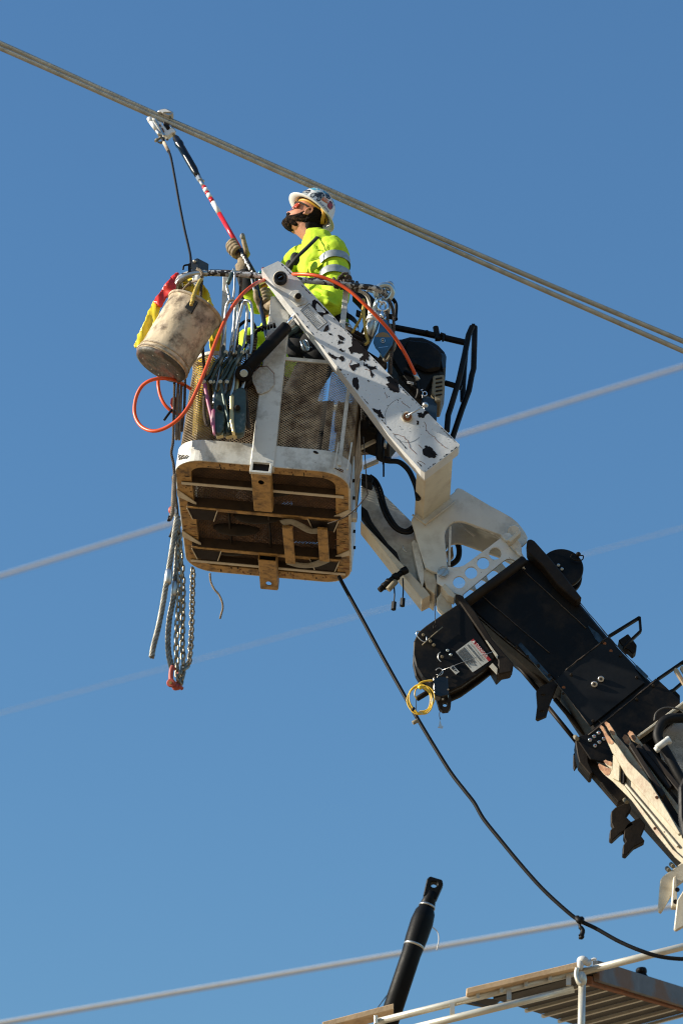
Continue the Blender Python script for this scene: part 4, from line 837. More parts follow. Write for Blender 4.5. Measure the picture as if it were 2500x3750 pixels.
# ------------------------------------------------------------------ grounding clamp on the conductor, its lead and the hot stick
YC = YW - .02
clamp = thing('grounding_clamp', 'white metal grounding clamp hooked over the twin conductors', 'clamp', P(600, 440, YC))
K = lambda X, Y: (520 + X * .16582, 380 + Y * .16582)
kp = lambda lst, y: px([K(*q) for q in lst], y)
b = MB(); b.prism(kp([(340, 165), (400, 120), (480, 95), (560, 105), (640, 145), (705, 180), (690, 215), (620, 262), (585, 262), (500, 225), (420, 180)], YC - .02), YV * .05); b.build('hook_jaw', 'steel', clamp, bevel=.004)
b = MB(); b.prism(kp([(360, 175), (410, 130), (490, 112), (540, 118), (660, 178), (480, 180), (470, 205), (420, 180)], YC - .028), YV * .008); b.build('jaw_face', 'whitegloss', clamp, bevel=.002)
b = MB(); b.prism(kp([(200, 290), (270, 310), (330, 360), (370, 375), (450, 420), (425, 440), (500, 500), (560, 580), (590, 570), (630, 530), (700, 535), (740, 590), (735, 625), (660, 640), (560, 720), (520, 700), (470, 680), (430, 640), (300, 420)], YC - .05), YV * .045); b.build('clamp_frame', 'whitegloss', clamp, bevel=.004)
b = MB(); b.prism(kp([(265, 300), (330, 350), (520, 690), (470, 690)], YC - .056), YV * .008); b.build('clamp_rib', 'steel', clamp)
b = MB()
for s0, s1 in ((.30, .42), (.52, .66)):
    pass
b.prism(kp([(378, 455), (410, 450), (425, 495), (392, 500)], YC - .058), YV * .004); b.prism(kp([(430, 535), (460, 530), (497, 610), (475, 635)], YC - .058), YV * .004); b.build('frame_mark', 'rust', clamp)
b = MB(); b.cyl(P(*K(160, 310), YC - .06), P(*K(195, 400), YC - .06), .0155, 16, 0, .003); b.cyl(P(*K(195, 400), YC - .06), P(*K(330, 590), YC - .06), .0125, 16); b.cyl(P(*K(330, 590), YC - .06), P(*K(420, 720), YC - .06), .0125, 16, 1); b.build('clamp_cylinder', ['whitegloss', 'steel'], clamp)
b = MB(); b.prism(kp([(460, 330), (620, 350), (680, 420), (660, 500), (600, 530), (540, 520), (480, 440)], YC - .03), YV * .05); b.build('moving_jaw', 'brownblack', clamp, bevel=.004)
b = MB(); b.cyl(P(*K(620, 480), YC - .03), P(*K(690, 600), YC - .03), .0085, 10, 0); b.cyl(P(*K(660, 560), YC - .03), P(*K(715, 640), YC - .03), .0135, 12, 0, .003); b.build('jaw_screw', 'steel', clamp)
b = MB()
for i in range(8):
    t = i / 8; b.cyl(P(*K(670 + 70 * t, 620 + 120 * t), YC - .03), P(*K(670 + 70 * (t + .07), 620 + 120 * (t + .07)), YC - .03), .0062 if i % 2 else .0075, 10)
b.cyl(P(*K(665, 610), YC - .03), P(*K(760, 770), YC - .03), .0058, 8); b.build('eye_screw', 'gold', clamp)
b = MB()
for (x, y, r_) in ((330, 800, .013), (420, 740, .012), (480, 770, .011), (560, 790, .009), (420, 860, .011), (370, 850, .007)): b.ball(P(*K(x, y), YC - .06), r_, r_, r_ * .8, 8)
b.cyl(P(*K(300, 830), YC - .07), P(*K(420, 740), YC - .05), .008, 8); b.build('terminal_bolt', 'tin', clamp)
lead = [K(450, 760), K(490, 860), K(540, 960), K(590, 1050), (627, 580), (642, 660), (658, 750), (676, 840), (690, 900), (698, 940), (699, 985)]
ya = .02
lp = []
for i, q in enumerate(lead):
    t = i / (len(lead) - 1); lp.append(P(*q, YC - .06 + (ya - YC + .06) * t ** 1.2))
b = MB(); b.tube(smooth(lp, 8), .0072, 10); ld = b.build('grounding_lead', 'blackmatt'); tag(ld, 'black grounding cable running from the clamp down to the basket rail', 'cable')
b = MB(); b.cyl(lp[1], lp[3], .0105, 12); b.build('cable_sleeve', 'canvashem', ld)
b = MB(); b.cyl(lp[0], lp[1], .010, 12); b.build('cable_boot', 'blackmatt', ld)
# bracket on the rail
rb = thing('rail_bracket', 'black steel bracket bolted on the left end of the basket rail', 'bracket', P(720, 1000, -.03))
b = MB(); b.prism(px([(700, 958), (703, 952), (722, 944), (728, 950), (726, 992), (702, 996)], -.06), YV * .05 + Vector((.055, .0, 0))); b.build('block', pmat('slate_grey_block', (.035, .04, .045), .4, var=.2), rb, bevel=.003)
b = MB(); b.cyl(P(713, 957, -.06), P(713, 957, -.072), .0095, 16, 0, .003); b.build('bolt', 'steel', rb)
b = MB(); b.prism(px([(689, 966), (699, 962), (700, 996), (689, 996)], -.05), YV * .03); b.build('post', 'black', rb)
b = MB(); b.tube(pathp([(690, 970, -.04), (680, 971, -.04), (673, 975, -.04), (671, 987, -.04)], 0, 5), .0052, 8); b.build('handle', 'black', rb)
# hot stick
stick = thing('hot_stick', 'red and white banded insulated stick with a black head held up to the clamp', 'hot stick', P(870, 920, .45))
sa, sb = (641, 500), (935, 1010)            # head top to lower black part
def sp_(t, ex=0): # along the stick in pixels, depth runs from clamp to hand
    return P(sa[0] + (sb[0] - sa[0]) * t, sa[1] + (sb[1] - sa[1]) * t, YC - .04 + (.40 - YC + .04) * t)
T = lambda y: (y - sa[1]) / (sb[1] - sa[1])
b = MB(); b.lathe(sp_(T(500)), sp_(T(648)), [(0, .014), (.05, .021), (.14, .023), (.16, .026), (.20, .0265), (.26, .0215), (.86, .0215), (.90, .018), (1, .016)], 24); b.tube([sp_(T(540)) + Vector((.014, -.012, .0)), sp_(T(622)) + Vector((.014, -.012, 0))], .008, 8); b.build('head', 'blackgloss', stick)
b = MB(); b.cyl(sp_(T(488)), sp_(T(505)), .006, 10); b.build('head_screw', 'gold', stick)
b = MB(); b.cyl(sp_(T(645)), sp_(T(662)), .0165, 8, 0, .002); b.cyl(sp_(T(660)), sp_(T(684)), .0125, 12); b.ball(sp_(T(662)) + Vector((.017, 0, 0)), .008); b.build('coupling', 'steel', stick)
for y0, y1, mt in ((684, 692, 'red'), (692, 704, 'whitegloss'), (704, 712, 'red'), (712, 726, 'whitegloss'), (726, 742, 'red'), (742, 782, 'whitegloss'), (782, 914, 'red')):
    b = MB(); b.cyl(sp_(T(y0)), sp_(T(y1)), .0145 - .0008 * (mt == 'red'), 16); b.build('colour_band', mt, stick)
b = MB(); b.cyl(sp_(T(914)), sp_(T(1016)), .0150, 16); b.build('grip_tube', pmat('chipped_black_tube', (.012, .012, .013), .35, chip=(.75, .74, .70), cscale=22, cthr=.60, var=.1), stick)
b = MB()
for i in range(26):
    t = random.random(); q = sp_(T(930 + t * 80)); b.ball(q + Vector((-.0095 + random.uniform(-.003, .003), -.0095, random.uniform(-.006, .006))), .0055 + random.random() * .004, .003, .011, 8)
b.build('bare_patch', 'whitegloss', stick)
b = MB(); b.tube(pathp([(935, 1010, .40), (950, 1085, .36), (962, 1150, .30), (972, 1205, .24), (980, 1240, .2)], 0, 6), .0135, 14); b.build('lower_tube', 'blackgloss', stick)
b = MB(); b.tube(pathp([(922, 1022, .395), (933, 1070, .355), (942, 1100, .33)], 0, 6), .0075, 10); b.build('white_rod', 'steel', stick)
# ------------------------------------------------------------------ canvas tool bucket
YK = -.17
bucket = thing('tool_bucket', 'dirty canvas tool bucket tilted under the left end of the basket rail', 'bucket', P(650, 1230, YK))
ba, bt = P(588, 1337, YK + .015), P(717, 1130, YK - .015)      # centre of base, centre of mouth
ax = (bt - ba).normalized()
def lathe_wr(a, c, prof, n, wr, seed, mat):
    b = MB(); a = Vector(a); c = Vector(c); t = (c - a).normalized(); u = (YV - t * YV.dot(t)).normalized(); v = t.cross(u); vs = []
    for (q, r) in prof:
        for j in range(n):
            g = 2 * math.pi * j / n; k = 1 + wr * math.sin(q * math.pi) * (noise.noise(Vector((math.cos(g) * 2.2, math.sin(g) * 2.2, q * 1.2 + seed))) + .5 * noise.noise(Vector((math.cos(g) * 5, math.sin(g) * 5, q * 2.5 + seed))))
            vs.append(a + (c - a) * q + (u * math.cos(g) + v * math.sin(g)) * (r * k))
    fs = [(i * n + j, i * n + (j + 1) % n, (i + 1) * n + (j + 1) % n, (i + 1) * n + j) for i in range(len(prof) - 1) for j in range(n)]
    b.add(vs, fs, 0, True); return b, u, v
b, bu, bv = lathe_wr(ba, bt, [(.0, .140), (.03, .149), (.06, .150), (.09, .150), (.12, .146)] + [(.12 + .80 * i / 18, .146 + .006 * i / 18) for i in range(1, 19)] + [(.94, .155), (1, .156), (1, .150), (.92, .148), (.5, .145)], 64, .075, 3.3, 'canvas')
b.build('body', 'canvas', bucket)
for q, r_, t_ in ((.055, .152, .0045), (.125, .1475, .0045), (.985, .157, .009)):
    b = MB(); b.tube(circle(ba + (bt - ba) * q, r_, bu, bv, 48), t_, 8, closed=True); b.build('hem', 'canvashem', bucket)
b = MB(); b.lathe(ba - ax * .012, ba + ax * .02, [(0, .128), (.15, .143), (.5, .148), (1, .148)], 56); bs = b.build('base', 'buckbase', bucket)
for i in range(7):
    a = i * 2 * math.pi / 7 + random.uniform(-.3, .3); q = ba - ax * .010 + (bu * math.cos(a) + bv * math.sin(a)) * random.uniform(.085, .115); b = MB(); b.ball(q, .0055, .0055, .0055, 8); b.build('rivet', 'tealrivet', bs)
b = MB(); wr_ = px([(676, 1124), (700, 1090), (726, 1106), (702, 1146)], YK - .165); b.prism(wr_, YV * .03); b.build('handle_patch', 'strap', bucket, bevel=.003)
b = MB(); b.rope(pathp([(700, 1118, YK - .18), (708, 1085, YK - .18), (716, 1062, YK - .15), (724, 1045, YK - .10), (735, 1025, YK + .06)], 0, 6), .0095, 3, .04, 6); b.rope(pathp([(704, 1108, YK - .185), (712, 1078, YK - .175), (716, 1062, YK - .15)], 0, 6), .010, 3, .03, 6); b.build('handle_rope', 'ropeyellow', bucket)
b = MB(); b.tube(smooth([P(735, 1025, YK + .05), P(690, 1040, YK + .12), P(655, 1085, YK + .16)], 8), .006, 8); b.build('handle_rope', 'ropegrey', bucket)
# white rag tied at the rail
def cloth(name, outline, y, thick, mat, seed, amp=.02, parent=None, step=9, bulge=0.):
    """a soft sheet with an outline, real thickness and folds"""
    xs = [p[0] for p in outline]; ys = [p[1] for p in outline]; b = MB(); ids = {}; vs = []
    def inside(x, yy):
        c_ = False; n = len(outline)
        for i in range(n):
            x1, y1 = outline[i]; x2, y2 = outline[i - 1]
            if (y1 > yy) != (y2 > yy) and x < (x2 - x1) * (yy - y1) / (y2 - y1) + x1: c_ = not c_
        return c_
    bm = bmesh.new(); vv = [bm.verts.new((x, yy, 0)) for x, yy in outline]; f = bm.faces.new(vv)
    gx = min(xs)
    for ax_, lo, hi in ((0, min(xs), max(xs)), (1, min(ys), max(ys))):
        t = lo + step
        while t < hi:
            co = Vector((t, 0, 0)) if ax_ == 0 else Vector((0, t, 0)); no = Vector((1, 0, 0)) if ax_ == 0 else Vector((0, 1, 0))
            bmesh.ops.bisect_plane(bm, geom=bm.verts[:] + bm.edges[:] + bm.faces[:], plane_co=co, plane_no=no); t += step
    bmesh.ops.recalc_face_normals(bm, faces=bm.faces)
    cx_, cy_ = sum(xs) / len(xs), sum(ys) / len(ys); rad = max(max(xs) - min(xs), max(ys) - min(ys)) / 2
    co = {}
    for v in bm.verts:
        x, yy = v.co.x, v.co.y; n1 = noise.noise(Vector((x / 28, yy / 60, seed))); n2 = noise.noise(Vector((x / 12, yy / 34, seed + 5)))
        co[v.index] = P(x, yy, y + amp * n1 + amp * .5 * n2 - bulge * (1 - min(1, math.hypot(x - cx_, yy - cy_) / rad) ** 2))
    bm.verts.index_update(); vs = [P(v.co.x, v.co.y, y + amp * noise.noise(Vector((v.co.x / 28, v.co.y / 60, seed))) + amp * .5 * noise.noise(Vector((v.co.x / 12, v.co.y / 34, seed + 5))) - bulge * (1 - min(1, math.hypot(v.co.x - cx_, v.co.y - cy_) / rad) ** 2)) for v in bm.verts]
    fs = [[v.index for v in f.verts] for f in bm.faces]; bm.free(); b.add(vs, fs, 0, True)
    o = b.build(name, mat, parent); md = o.modifiers.new('solid', 'SOLIDIFY'); md.thickness = thick; md.offset = 0; return o
o = cloth('rag', [(706, 1012), (722, 1008), (742, 1012), (744, 1022), (728, 1040), (724, 1056), (716, 1056), (708, 1040), (704, 1022)], -.06, .012, 'helmetwhite', 2., .02, None, 6); tag(o, 'white rag knotted round the rail above the canvas bucket', 'rag')
b = MB(); b.rope(pathp([(722, 985, -.06), (735, 992, -.07), (742, 1004, -.07), (738, 1012, -.06), (726, 1010, -.05), (722, 996, -.05)], 0, 5), .009, 3, .03, 6); b.build('rag_tie', 'ropegrey', o)
# red and yellow vinyl cover slung behind the bucket
cover = thing('vinyl_bag', 'red and yellow vinyl bag slung between the canvas bucket and the rail', 'bag', P(650, 1150, -.02))
cloth('yellow_panel', [(566, 1102), (588, 1126), (570, 1180), (545, 1230), (518, 1262), (506, 1272), (496, 1272), (491, 1264), (505, 1245), (505, 1228), (512, 1220), (530, 1178), (545, 1140)], -.07, .012, 'vinylyellow', 1., .035, cover, 8, .03)
cloth('red_panel', [(563, 1106), (580, 1080), (600, 1050), (625, 1018), (642, 1002), (655, 1000), (648, 1010), (640, 1030), (645, 1062), (632, 1070), (610, 1090), (590, 1126)], -.08, .012, 'vinylred', 4., .03, cover, 8, .02)
cloth('yellow_panel', [(652, 1015), (712, 1018), (735, 1034), (750, 1050), (766, 1074), (772, 1096), (779, 1118), (782, 1148), (795, 1175), (808, 1200), (812, 1262), (800, 1295), (775, 1295), (765, 1240), (770, 1220), (745, 1160), (722, 1110), (705, 1075), (700, 1040), (655, 1034)], .02, .012, 'vinylyellow', 7., .04, cover, 9, .02)
cloth('inner_panel', [(640, 1040), (700, 1036), (712, 1070), (725, 1120), (690, 1100), (640, 1075)], .05, .010, pmat('brown_yellow_lining', (.30, .22, .02), .6, var=.2), 9., .02, cover, 9)
b = MB(); b.rope(pathp([(655, 1062, .0), (690, 1045, -.02), (718, 1030, -.03)], 0, 6), .007, 3, .03, 6); b.build('drawstring', 'ropegrey', cover)
# yellow tube standing inside the basket, seen through the mesh
b = MB(); ya0, ya1 = P(742, 1600, .16), P(752, 1310, .16); b.cyl(ya0, ya1, .055, 24, 0, .01); b.cyl(P(800, 1600, .22), P(806, 1330, .22), .035, 18, 0, .008)
tag(b.build('yellow_canister', 'yellowtape'), 'pair of yellow canisters seen through the left mesh of the basket', 'canister')
# ------------------------------------------------------------------ orange hose
oh = [(1520, 1372, .05), (1505, 1340, .0), (1480, 1290, -.06), (1440, 1228, -.13), (1390, 1170, -.20), (1330, 1110, -.24), (1270, 1058, -.25), (1210, 1026, -.25), (1150, 1008, -.24), (1090, 1004, -.17), (1030, 1008, -.02), (985, 1020, .02), (960, 1028, -.10), (925, 1046, -.24), (880, 1086, -.29), (836, 1150, -.31), (795, 1240, -.32), (762, 1330, -.33), (725, 1420, -.33), (690, 1490, -.32), (650, 1538, -.30), (600, 1570, -.27), (555, 1578, -.24), (515, 1558, -.2), (494, 1515, -.18), (498, 1460, -.18), (520, 1415, -.2), (555, 1392, -.22), (600, 1386, -.20), (640, 1392, -.08), (676, 1410, .02), (700, 1425, .05)]
b = MB(); b.tube(pathp(oh, 0, 8), .0098, 12); ho = b.build('air_hose', 'orange'); tag(ho, 'orange hose arching from the engine over the jib arm and looping at the left', 'hose')
b = MB(); b.tube(pathp([(582, 1372, .0), (580, 1410, -.02), (588, 1450, -.02), (604, 1482, -.02), (630, 1506, -.01), (660, 1520, .0)], 0, 8), .0092, 12)
b.build('hose_return', 'orange', ho)
b = MB(); b.cyl(P(1518, 1368, .05), P(1530, 1392, .06), .013, 12); b.build('hose_ferrule', 'steel', ho)
b = MB(); b.tube(pathp([(630, 1500, -.03), (615, 1520, -.035), (602, 1538, -.04)], 0, 4), .007, 8); b.build('hose_end', 'blackmatt', ho)
cl2 = cloth('orange_tape', [(626, 1462), (638, 1450), (648, 1458), (644, 1500), (636, 1510), (624, 1480)], .0, .006, 'orange', 12., .01, ho, 6)
# ------------------------------------------------------------------ cable grips hanging from the rail
YH = -.085
def grip(name, dx, dy, label, pink, dyy):
    g_ = thing(name, label, 'cable grip', P(840 + dx, 1120 + dy, YH + dyy), 'cable grips hung on the rail')
    q = lambda x, y, z=0.: P(x + dx, y + dy, YH + dyy + z)
    # long bail
    for side, zz in ((0, -.012), (1, .02)):
        pts = [(800, 1345), (812, 1270), (822, 1200), (828, 1130), (838, 1104), (852, 1098), (866, 1108), (872, 1140), (868, 1200), (860, 1260), (846, 1290)] if dx == 0 else [(856, 1300), (866, 1210), (884, 1130), (894, 1104), (906, 1102), (920, 1116), (924, 1180), (922, 1260), (916, 1300)]
        pts = [(x - dx, y - dy) for x, y in pts]
        if side == 0:
            b = MB(); b.tube(smooth([q(x, y, zz + .012 * math.sin(i)) for i, (x, y) in enumerate(pts)], 6), .0085, 10); b.build('bail', 'steel', g_)
    o_ = 0 if dx == 0 else 60
    X = lambda x: x + o_ - dx
    Yy = lambda y: y - dy
    b = MB()
    def link(pts, r0, zz, mt=0): b.tube(smooth([q(X(x), Yy(y), zz) for x, y in pts], 5), [(r0 * 1.25, .010)] * (5 * (len(pts) - 1) + 1), 8, mt)
    link([(818, 1268), (812, 1310), (790, 1330), (768, 1375), (750, 1395)], .012, -.02); b.build('upper_lever', 'grip', g_)
    b = MB(); link([(830, 1290), (806, 1330), (790, 1362), (772, 1400)], .012, -.035); b.build('upper_lever', 'grip', g_)
    b = MB(); link([(748, 1396), (756, 1440), (766, 1490), (776, 1530), (782, 1570)], .010, -.03, 0); b.build('side_lever', 'pink' if pink else 'grip', g_)
    b = MB(); link([(806, 1330), (796, 1400), (786, 1450), (784, 1480)], .009, .0, 0); link([(818, 1335), (810, 1400), (803, 1440), (796, 1470)], .007, .01, 1); link([(846, 1300), (838, 1370), (826, 1430), (815, 1470)], .009, .02, 0); b.build('draw_bar', ['steel', 'gold'], g_)
    b = MB(); b.cyl(q(X(748), Yy(1397), -.05), q(X(748), Yy(1397), .0), .011, 12, 0, .002); b.cyl(q(X(772), Yy(1398), -.05), q(X(772), Yy(1398), .0), .011, 12, 0, .002); b.cyl(q(X(828), Yy(1290), -.05), q(X(828), Yy(1290), .03), .013, 12, 0, .002); b.cyl(q(X(816), Yy(1268), -.03), q(X(816), Yy(1268), .02), .010, 12); b.build('pivot_pin', 'bluesteel', g_)
    # jaw body
    jb = [(784, 1460), (792, 1438), (805, 1424), (818, 1422), (826, 1440), (828, 1480), (826, 1540), (820, 1570), (806, 1590), (790, 1588), (782, 1560), (778, 1510)] if not o_ else [(846, 1460), (850, 1440), (862, 1424), (880, 1416), (895, 1418), (900, 1430), (902, 1500), (898, 1560), (892, 1586), (872, 1592), (856, 1585), (848, 1560), (842, 1510)]
    b = MB(); b.prism([q(x - dx, y - dy, -.035) for x, y in jb], YV * .05); b.build('jaw_body', 'grip', g_, bevel=.010, segs=2)
    jf = [(776, 1500), (783, 1494), (788, 1500), (788, 1560), (790, 1590), (780, 1585), (775, 1550)] if not o_ else [(841, 1450), (850, 1440), (856, 1450), (856, 1540), (862, 1588), (850, 1580), (842, 1540)]
    b = MB(); b.prism([q(x - dx, y - dy, -.05) for x, y in jf], YV * .03); b.build('jaw_edge', 'pink' if pink else 'gold', g_, bevel=.004)
    b = MB(); b.cyl(q(X(804) - (0 if not o_ else -6), Yy(1492), -.06), q(X(804) - (0 if not o_ else -6), Yy(1492), .0), .014, 14, 0, .003); b.build('jaw_bolt', 'brownblack', g_)
    b = MB(); b.prism([q(X(x), Yy(y), -.02) for x, y in [(790, 1585), (815, 1580), (818, 1592), (795, 1598)]], YV * .03); b.build('jaw_lip', 'gold', g_)
grip('cable_grip', 0, 0, 'cable grip with a magenta stained lever, nearest the canvas bucket', True, 0.)
grip('cable_grip', 60, 0, 'grey green cable grip with the broad jaw, nearest the black cylinder', False, -.02)
g3 = copy_tree([o for o in C.objects if o.name == 'cable_grip'][0]); g3.location = g3.location + Vector((.048, .030, .018)); g3['label'] = 'cable grip half hidden between the magenta marked one and the broad jawed one'
for c_ in [x for x in C.objects if x.parent == g3]:
    if c_.data.materials[0].name.startswith('magenta'): c_.data = c_.data.copy(); c_.data.materials[0] = M['grip']
for pts, r_, lb_ in (([(742, 1004, -.02), (734, 1120, -.035), (744, 1290, -.04), (752, 1400, -.045), (748, 1500, -.045), (760, 1560, -.04), (774, 1500, -.04), (768, 1380, -.04)], .0085, 'dark rope loop hanging over the mesh left of the cable grips'), ([(884, 1004, -.03), (878, 1110, -.03), (868, 1290, -.035), (880, 1420, -.04), (896, 1520, -.04), (912, 1570, -.035), (904, 1480, -.035), (898, 1400, -.035)], .0085, 'dark rope loop hanging over the mesh between the cable grips and the column')):
    b = MB(); b.rope(pathp(pts, 0, 8), r_, 3, .04, 6); o = b.build('rope_loop', 'ropedark'); tag(o, lb_, 'rope', 'rope loops over the front mesh')
# carabiner that carries them
cbn = thing('carabiner', 'silver snap hook on the rail carrying the cable grips', 'snap hook', P(835, 1060, -.06))
b = MB(); b.tube(pathp([(856, 985), (850, 1000), (838, 1025), (832, 1042), (830, 1054), (836, 1075), (842, 1100), (848, 1112)], -.075, 6), .0062, 10); b.tube(pathp([(856, 985), (860, 1010), (858, 1060), (854, 1090), (848, 1112)], -.055, 6), .0062, 10); b.build('hook_body', 'steel', cbn)
b = MB(); b.cyl(P(851, 1000, -.078), P(834, 1040, -.078), .0125, 12, 0, .003); b.build('lock_sleeve', 'grip', cbn)
b = MB(); b.cyl(P(833, 1050, -.076), P(846, 1108, -.076), .0045, 8); b.build('gate', 'gold', cbn)
# ------------------------------------------------------------------ ropes tied along the rail
tr_ = thing('tie_rope', 'dark dirty rope lashed and knotted along the top rail', 'rope', P(1180, 1030, -.02))
b = MB()
pts_ = [Vector(p) + Vector((0, -.006, .021)) for p in RPT[len(RPT) // 2 - 18: len(RPT) // 2 + 4]]
b.rope(pathp([(770, 992, -.02), (820, 993, -.03), (880, 997, -.03), (940, 1004, -.03), (975, 1012, -.03)], 0, 6), .0085, 3, .035, 6)
b.build('lashing', 'ropedark', tr_); b = MB(); b.rope(pathp([(1150, 1019, -.03), (1200, 1024, -.03), (1240, 1030, -.03), (1280, 1036, -.02), (1325, 1047, -.01)], 0, 6), .0085, 3, .035, 6)
for i, x in enumerate((1225, 1238, 1250, 1262, 1276, 1292, 1306)):
    c_ = P(x, 1036 + (x - 1225) * .17, -.005); b.rope(circle(c_, .024, (0, 1, 0), (random.uniform(-.3, .3), 0, 1), 20) + [circle(c_, .024, (0, 1, 0), (0, 0, 1), 20)[0]], .0085, 3, .035, 6)
for kx, ky, s_ in ((1262, 1018, 14), (1250, 1024, 11), (1274, 1022, 10)):
    b.rope(smooth([P(kx - s_, ky + 6, -.03), P(kx - s_ * .6, ky - s_, -.05), P(kx + s_ * .6, ky - s_, -.04), P(kx + s_, ky + 4, -.02), P(kx, ky + s_ * .8, -.05), P(kx - s_ * .5, ky, -.02)], 6), .008, 3, .03, 6)
b.tube(pathp([(1268, 1014, -.03), (1270, 1004, -.03), (1268, 998, -.03)], 0, 4), [.008, .008, .009, .010, .011, .011, .010, .008, .006][:9], 8)
b.build('lashing', 'ropedark', tr_)
yr = thing('yellow_rope', 'frayed yellow rope hanging in two legs right of the jib arm', 'rope', P(1335, 1180, .05))
b = MB(); b.rope(pathp([(1330, 1108, .05), (1328, 1130, .04), (1322, 1160, .05), (1300, 1200, .08), (1285, 1225, .1)], 0, 6), .0075, 3, .035, 6); b.rope(pathp([(1330, 1108, .04), (1331, 1150, .03), (1335, 1190, .03), (1340, 1225, .04), (1348, 1250, .05), (1336, 1262, .05)], 0, 6), .0090, 3, .035, 6); b.ball(P(1329, 1103, .04), .013, .012, .018); b.build('rope_legs', 'ropeyellow', yr)
# ------------------------------------------------------------------ shackle and snatch block
YS = .08
sh = thing('bow_shackle', 'big shiny bow shackle gripping the right end of the rail', 'shackle', P(1420, 1080, YS))
b = MB(); b.tube(pathp([(1384, 1068, YS), (1380, 1084, YS - .02), (1376, 1066, YS - .04), (1388, 1050, YS - .05), (1408, 1044, YS - .05), (1428, 1050, YS - .04), (1436, 1066, YS - .03), (1432, 1082, YS - .02), (1420, 1096, YS - .01), (1405, 1098, YS)], 0, 6), .0165, 14); b.build('bow', 'bluesteel', sh)
b = MB(); b.cyl(P(1424, 1048, YS - .04), P(1424, 1046, YS + .05), .028, 24, 0, .006); b.build('shackle_pin', 'bluesteel', sh)
b = MB(); b.cyl(P(1378, 1060, YS - .06), P(1392, 1066, YS - .03), .020, 16, 0, .003); b.build('shackle_nut', 'chrome', sh)
b = MB()
for (x, y, r_, q) in ((1402, 1122, 17, 0), (1404, 1152, 14, 1), (1398, 1100, 12, 1)):
    if q: b.tube([P(x + .55 * r_ * math.cos(a), y - r_ * math.sin(a), YS - .02 + .018 * math.cos(a)) for a in [i * math.pi / 10 for i in range(20)]], .0085, 10, closed=True)
    else: b.tube([P(x + r_ * math.cos(a), y - r_ * math.sin(a), YS - .03) for a in [i * math.pi / 12 for i in range(24)]], .0095, 10, closed=True)
b.build('swivel_link', 'chrome', sh)
blk = thing('snatch_block', 'blue snatch block hanging under the shackle behind the jib arm', 'pulley block', P(1400, 1240, YS))
bo_ = [(1392, 1170), (1418, 1170), (1424, 1200), (1432, 1222), (1440, 1240), (1436, 1262), (1424, 1278), (1418, 1288), (1412, 1296), (1404, 1308), (1396, 1300), (1390, 1288), (1374, 1272), (1366, 1252), (1370, 1232), (1384, 1218), (1388, 1195)]
b = MB(); b.prism(px(bo_, YS - .05), YV * .012); b.build('side_plate', 'blockblue', blk, bevel=.003)
b = MB(); b.prism(px([(x + 12, y + 14) for x, y in bo_], YS + .0), YV * .012); b.build('side_plate', 'tin', blk, bevel=.003)
b = MB(); b.cyl(P(1401, 1247, YS - .04), P(1401, 1247, YS), .045, 28); b.build('sheave', 'tin', blk)
b = MB(); b.tube(pxcircle(1401, 1247, 8, YS - .053, 20), .0022, 6, closed=True); b.cyl(P(1401, 1247, YS - .05), P(1401, 1247, YS - .055), .005, 12); b.build('sheave_pin', 'bluesteel', blk)
b = MB(); letters(b, 'LOADLINE', .016, P(1404, 1270, YS - .0515), RT + Vector((0, 0, -.05)), Vector((0, 0, 1))) if False else b.bar(P(1386, 1273, YS - .051), P(1420, 1269, YS - .051), YV * .0006, Vector((0, 0, .004))); b.build('cast_mark', 'bluesteel', blk)
b = MB(); b.tube(pathp([(1402, 1300, YS), (1404, 1316, YS - .02), (1412, 1322, YS - .02), (1422, 1312, YS - .02), (1436, 1280, YS - .02), (1446, 1258, YS)], 0, 6), .008, 10); b.build('becket', 'tin', blk)
b = MB(); b.rope(pathp([(1422, 1096, .06), (1434, 1120, .05), (1440, 1150, .05), (1441, 1200, .05), (1438, 1260, .05), (1432, 1310, .06), (1430, 1370, .08)], 0, 6), .0085, 3, .04, 6); b.rope(pathp([(1416, 1140, .05), (1420, 1180, .05), (1422, 1220, .05)], 0, 6), .0075, 3, .04, 6)
o = b.build('hanging_rope', 'ropedark'); tag(o, 'brown rope hanging beside the blue snatch block', 'rope')
# silver tube tool and dark tools crowded right of the arm
tt = thing('silver_tool', 'silver tubular tool standing in the basket left of the blue block', 'tool', P(1360, 1180, .16))
b = MB(); b.cyl(P(1345, 1235, .14), P(1378, 1140, .14), .030, 20, 0, .004); b.build('barrel', 'steel', tt)
b = MB(); b.cyl(P(1360, 1178, .137), P(1372, 1150, .137), .034, 20, 0, .003); b.build('collar', 'whitegloss', tt)
b = MB(); b.cyl(P(1374, 1140, .14), P(1392, 1085, .14), .024, 16); b.build('neck', 'bluesteel', tt)
b = MB(); b.prism(px([(1352, 1040), (1384, 1050), (1394, 1060), (1390, 1076), (1360, 1066), (1340, 1062)], .12), YV * .02); b.build('white_hook', 'white2', tt, bevel=.003)
dk = thing('tool_holder', 'dark brown tool holder full of tools right of the worker', 'tool holder', P(1330, 1150, .3))
b = MB(); b.prism(px([(1286, 1066), (1305, 1060), (1340, 1060), (1380, 1100), (1392, 1140), (1380, 1180), (1350, 1240), (1320, 1290), (1290, 1280), (1318, 1220), (1340, 1170), (1336, 1120), (1310, 1090)], .26), YV * .1); b.build('pouch', 'brownblack', dk, bevel=.01)
b = MB(); b.prism(px([(1305, 1132), (1328, 1142), (1322, 1162), (1302, 1152)], .2), YV * .02); b.build('flap', 'blackmatt', dk, bevel=.003)
b = MB(); b.tube(pathp([(1256, 1190, .2), (1262, 1182, .2), (1276, 1186, .2), (1286, 1200, .2), (1282, 1212, .2)], 0, 6), .005, 8); b.build('ring', 'steel', dk)
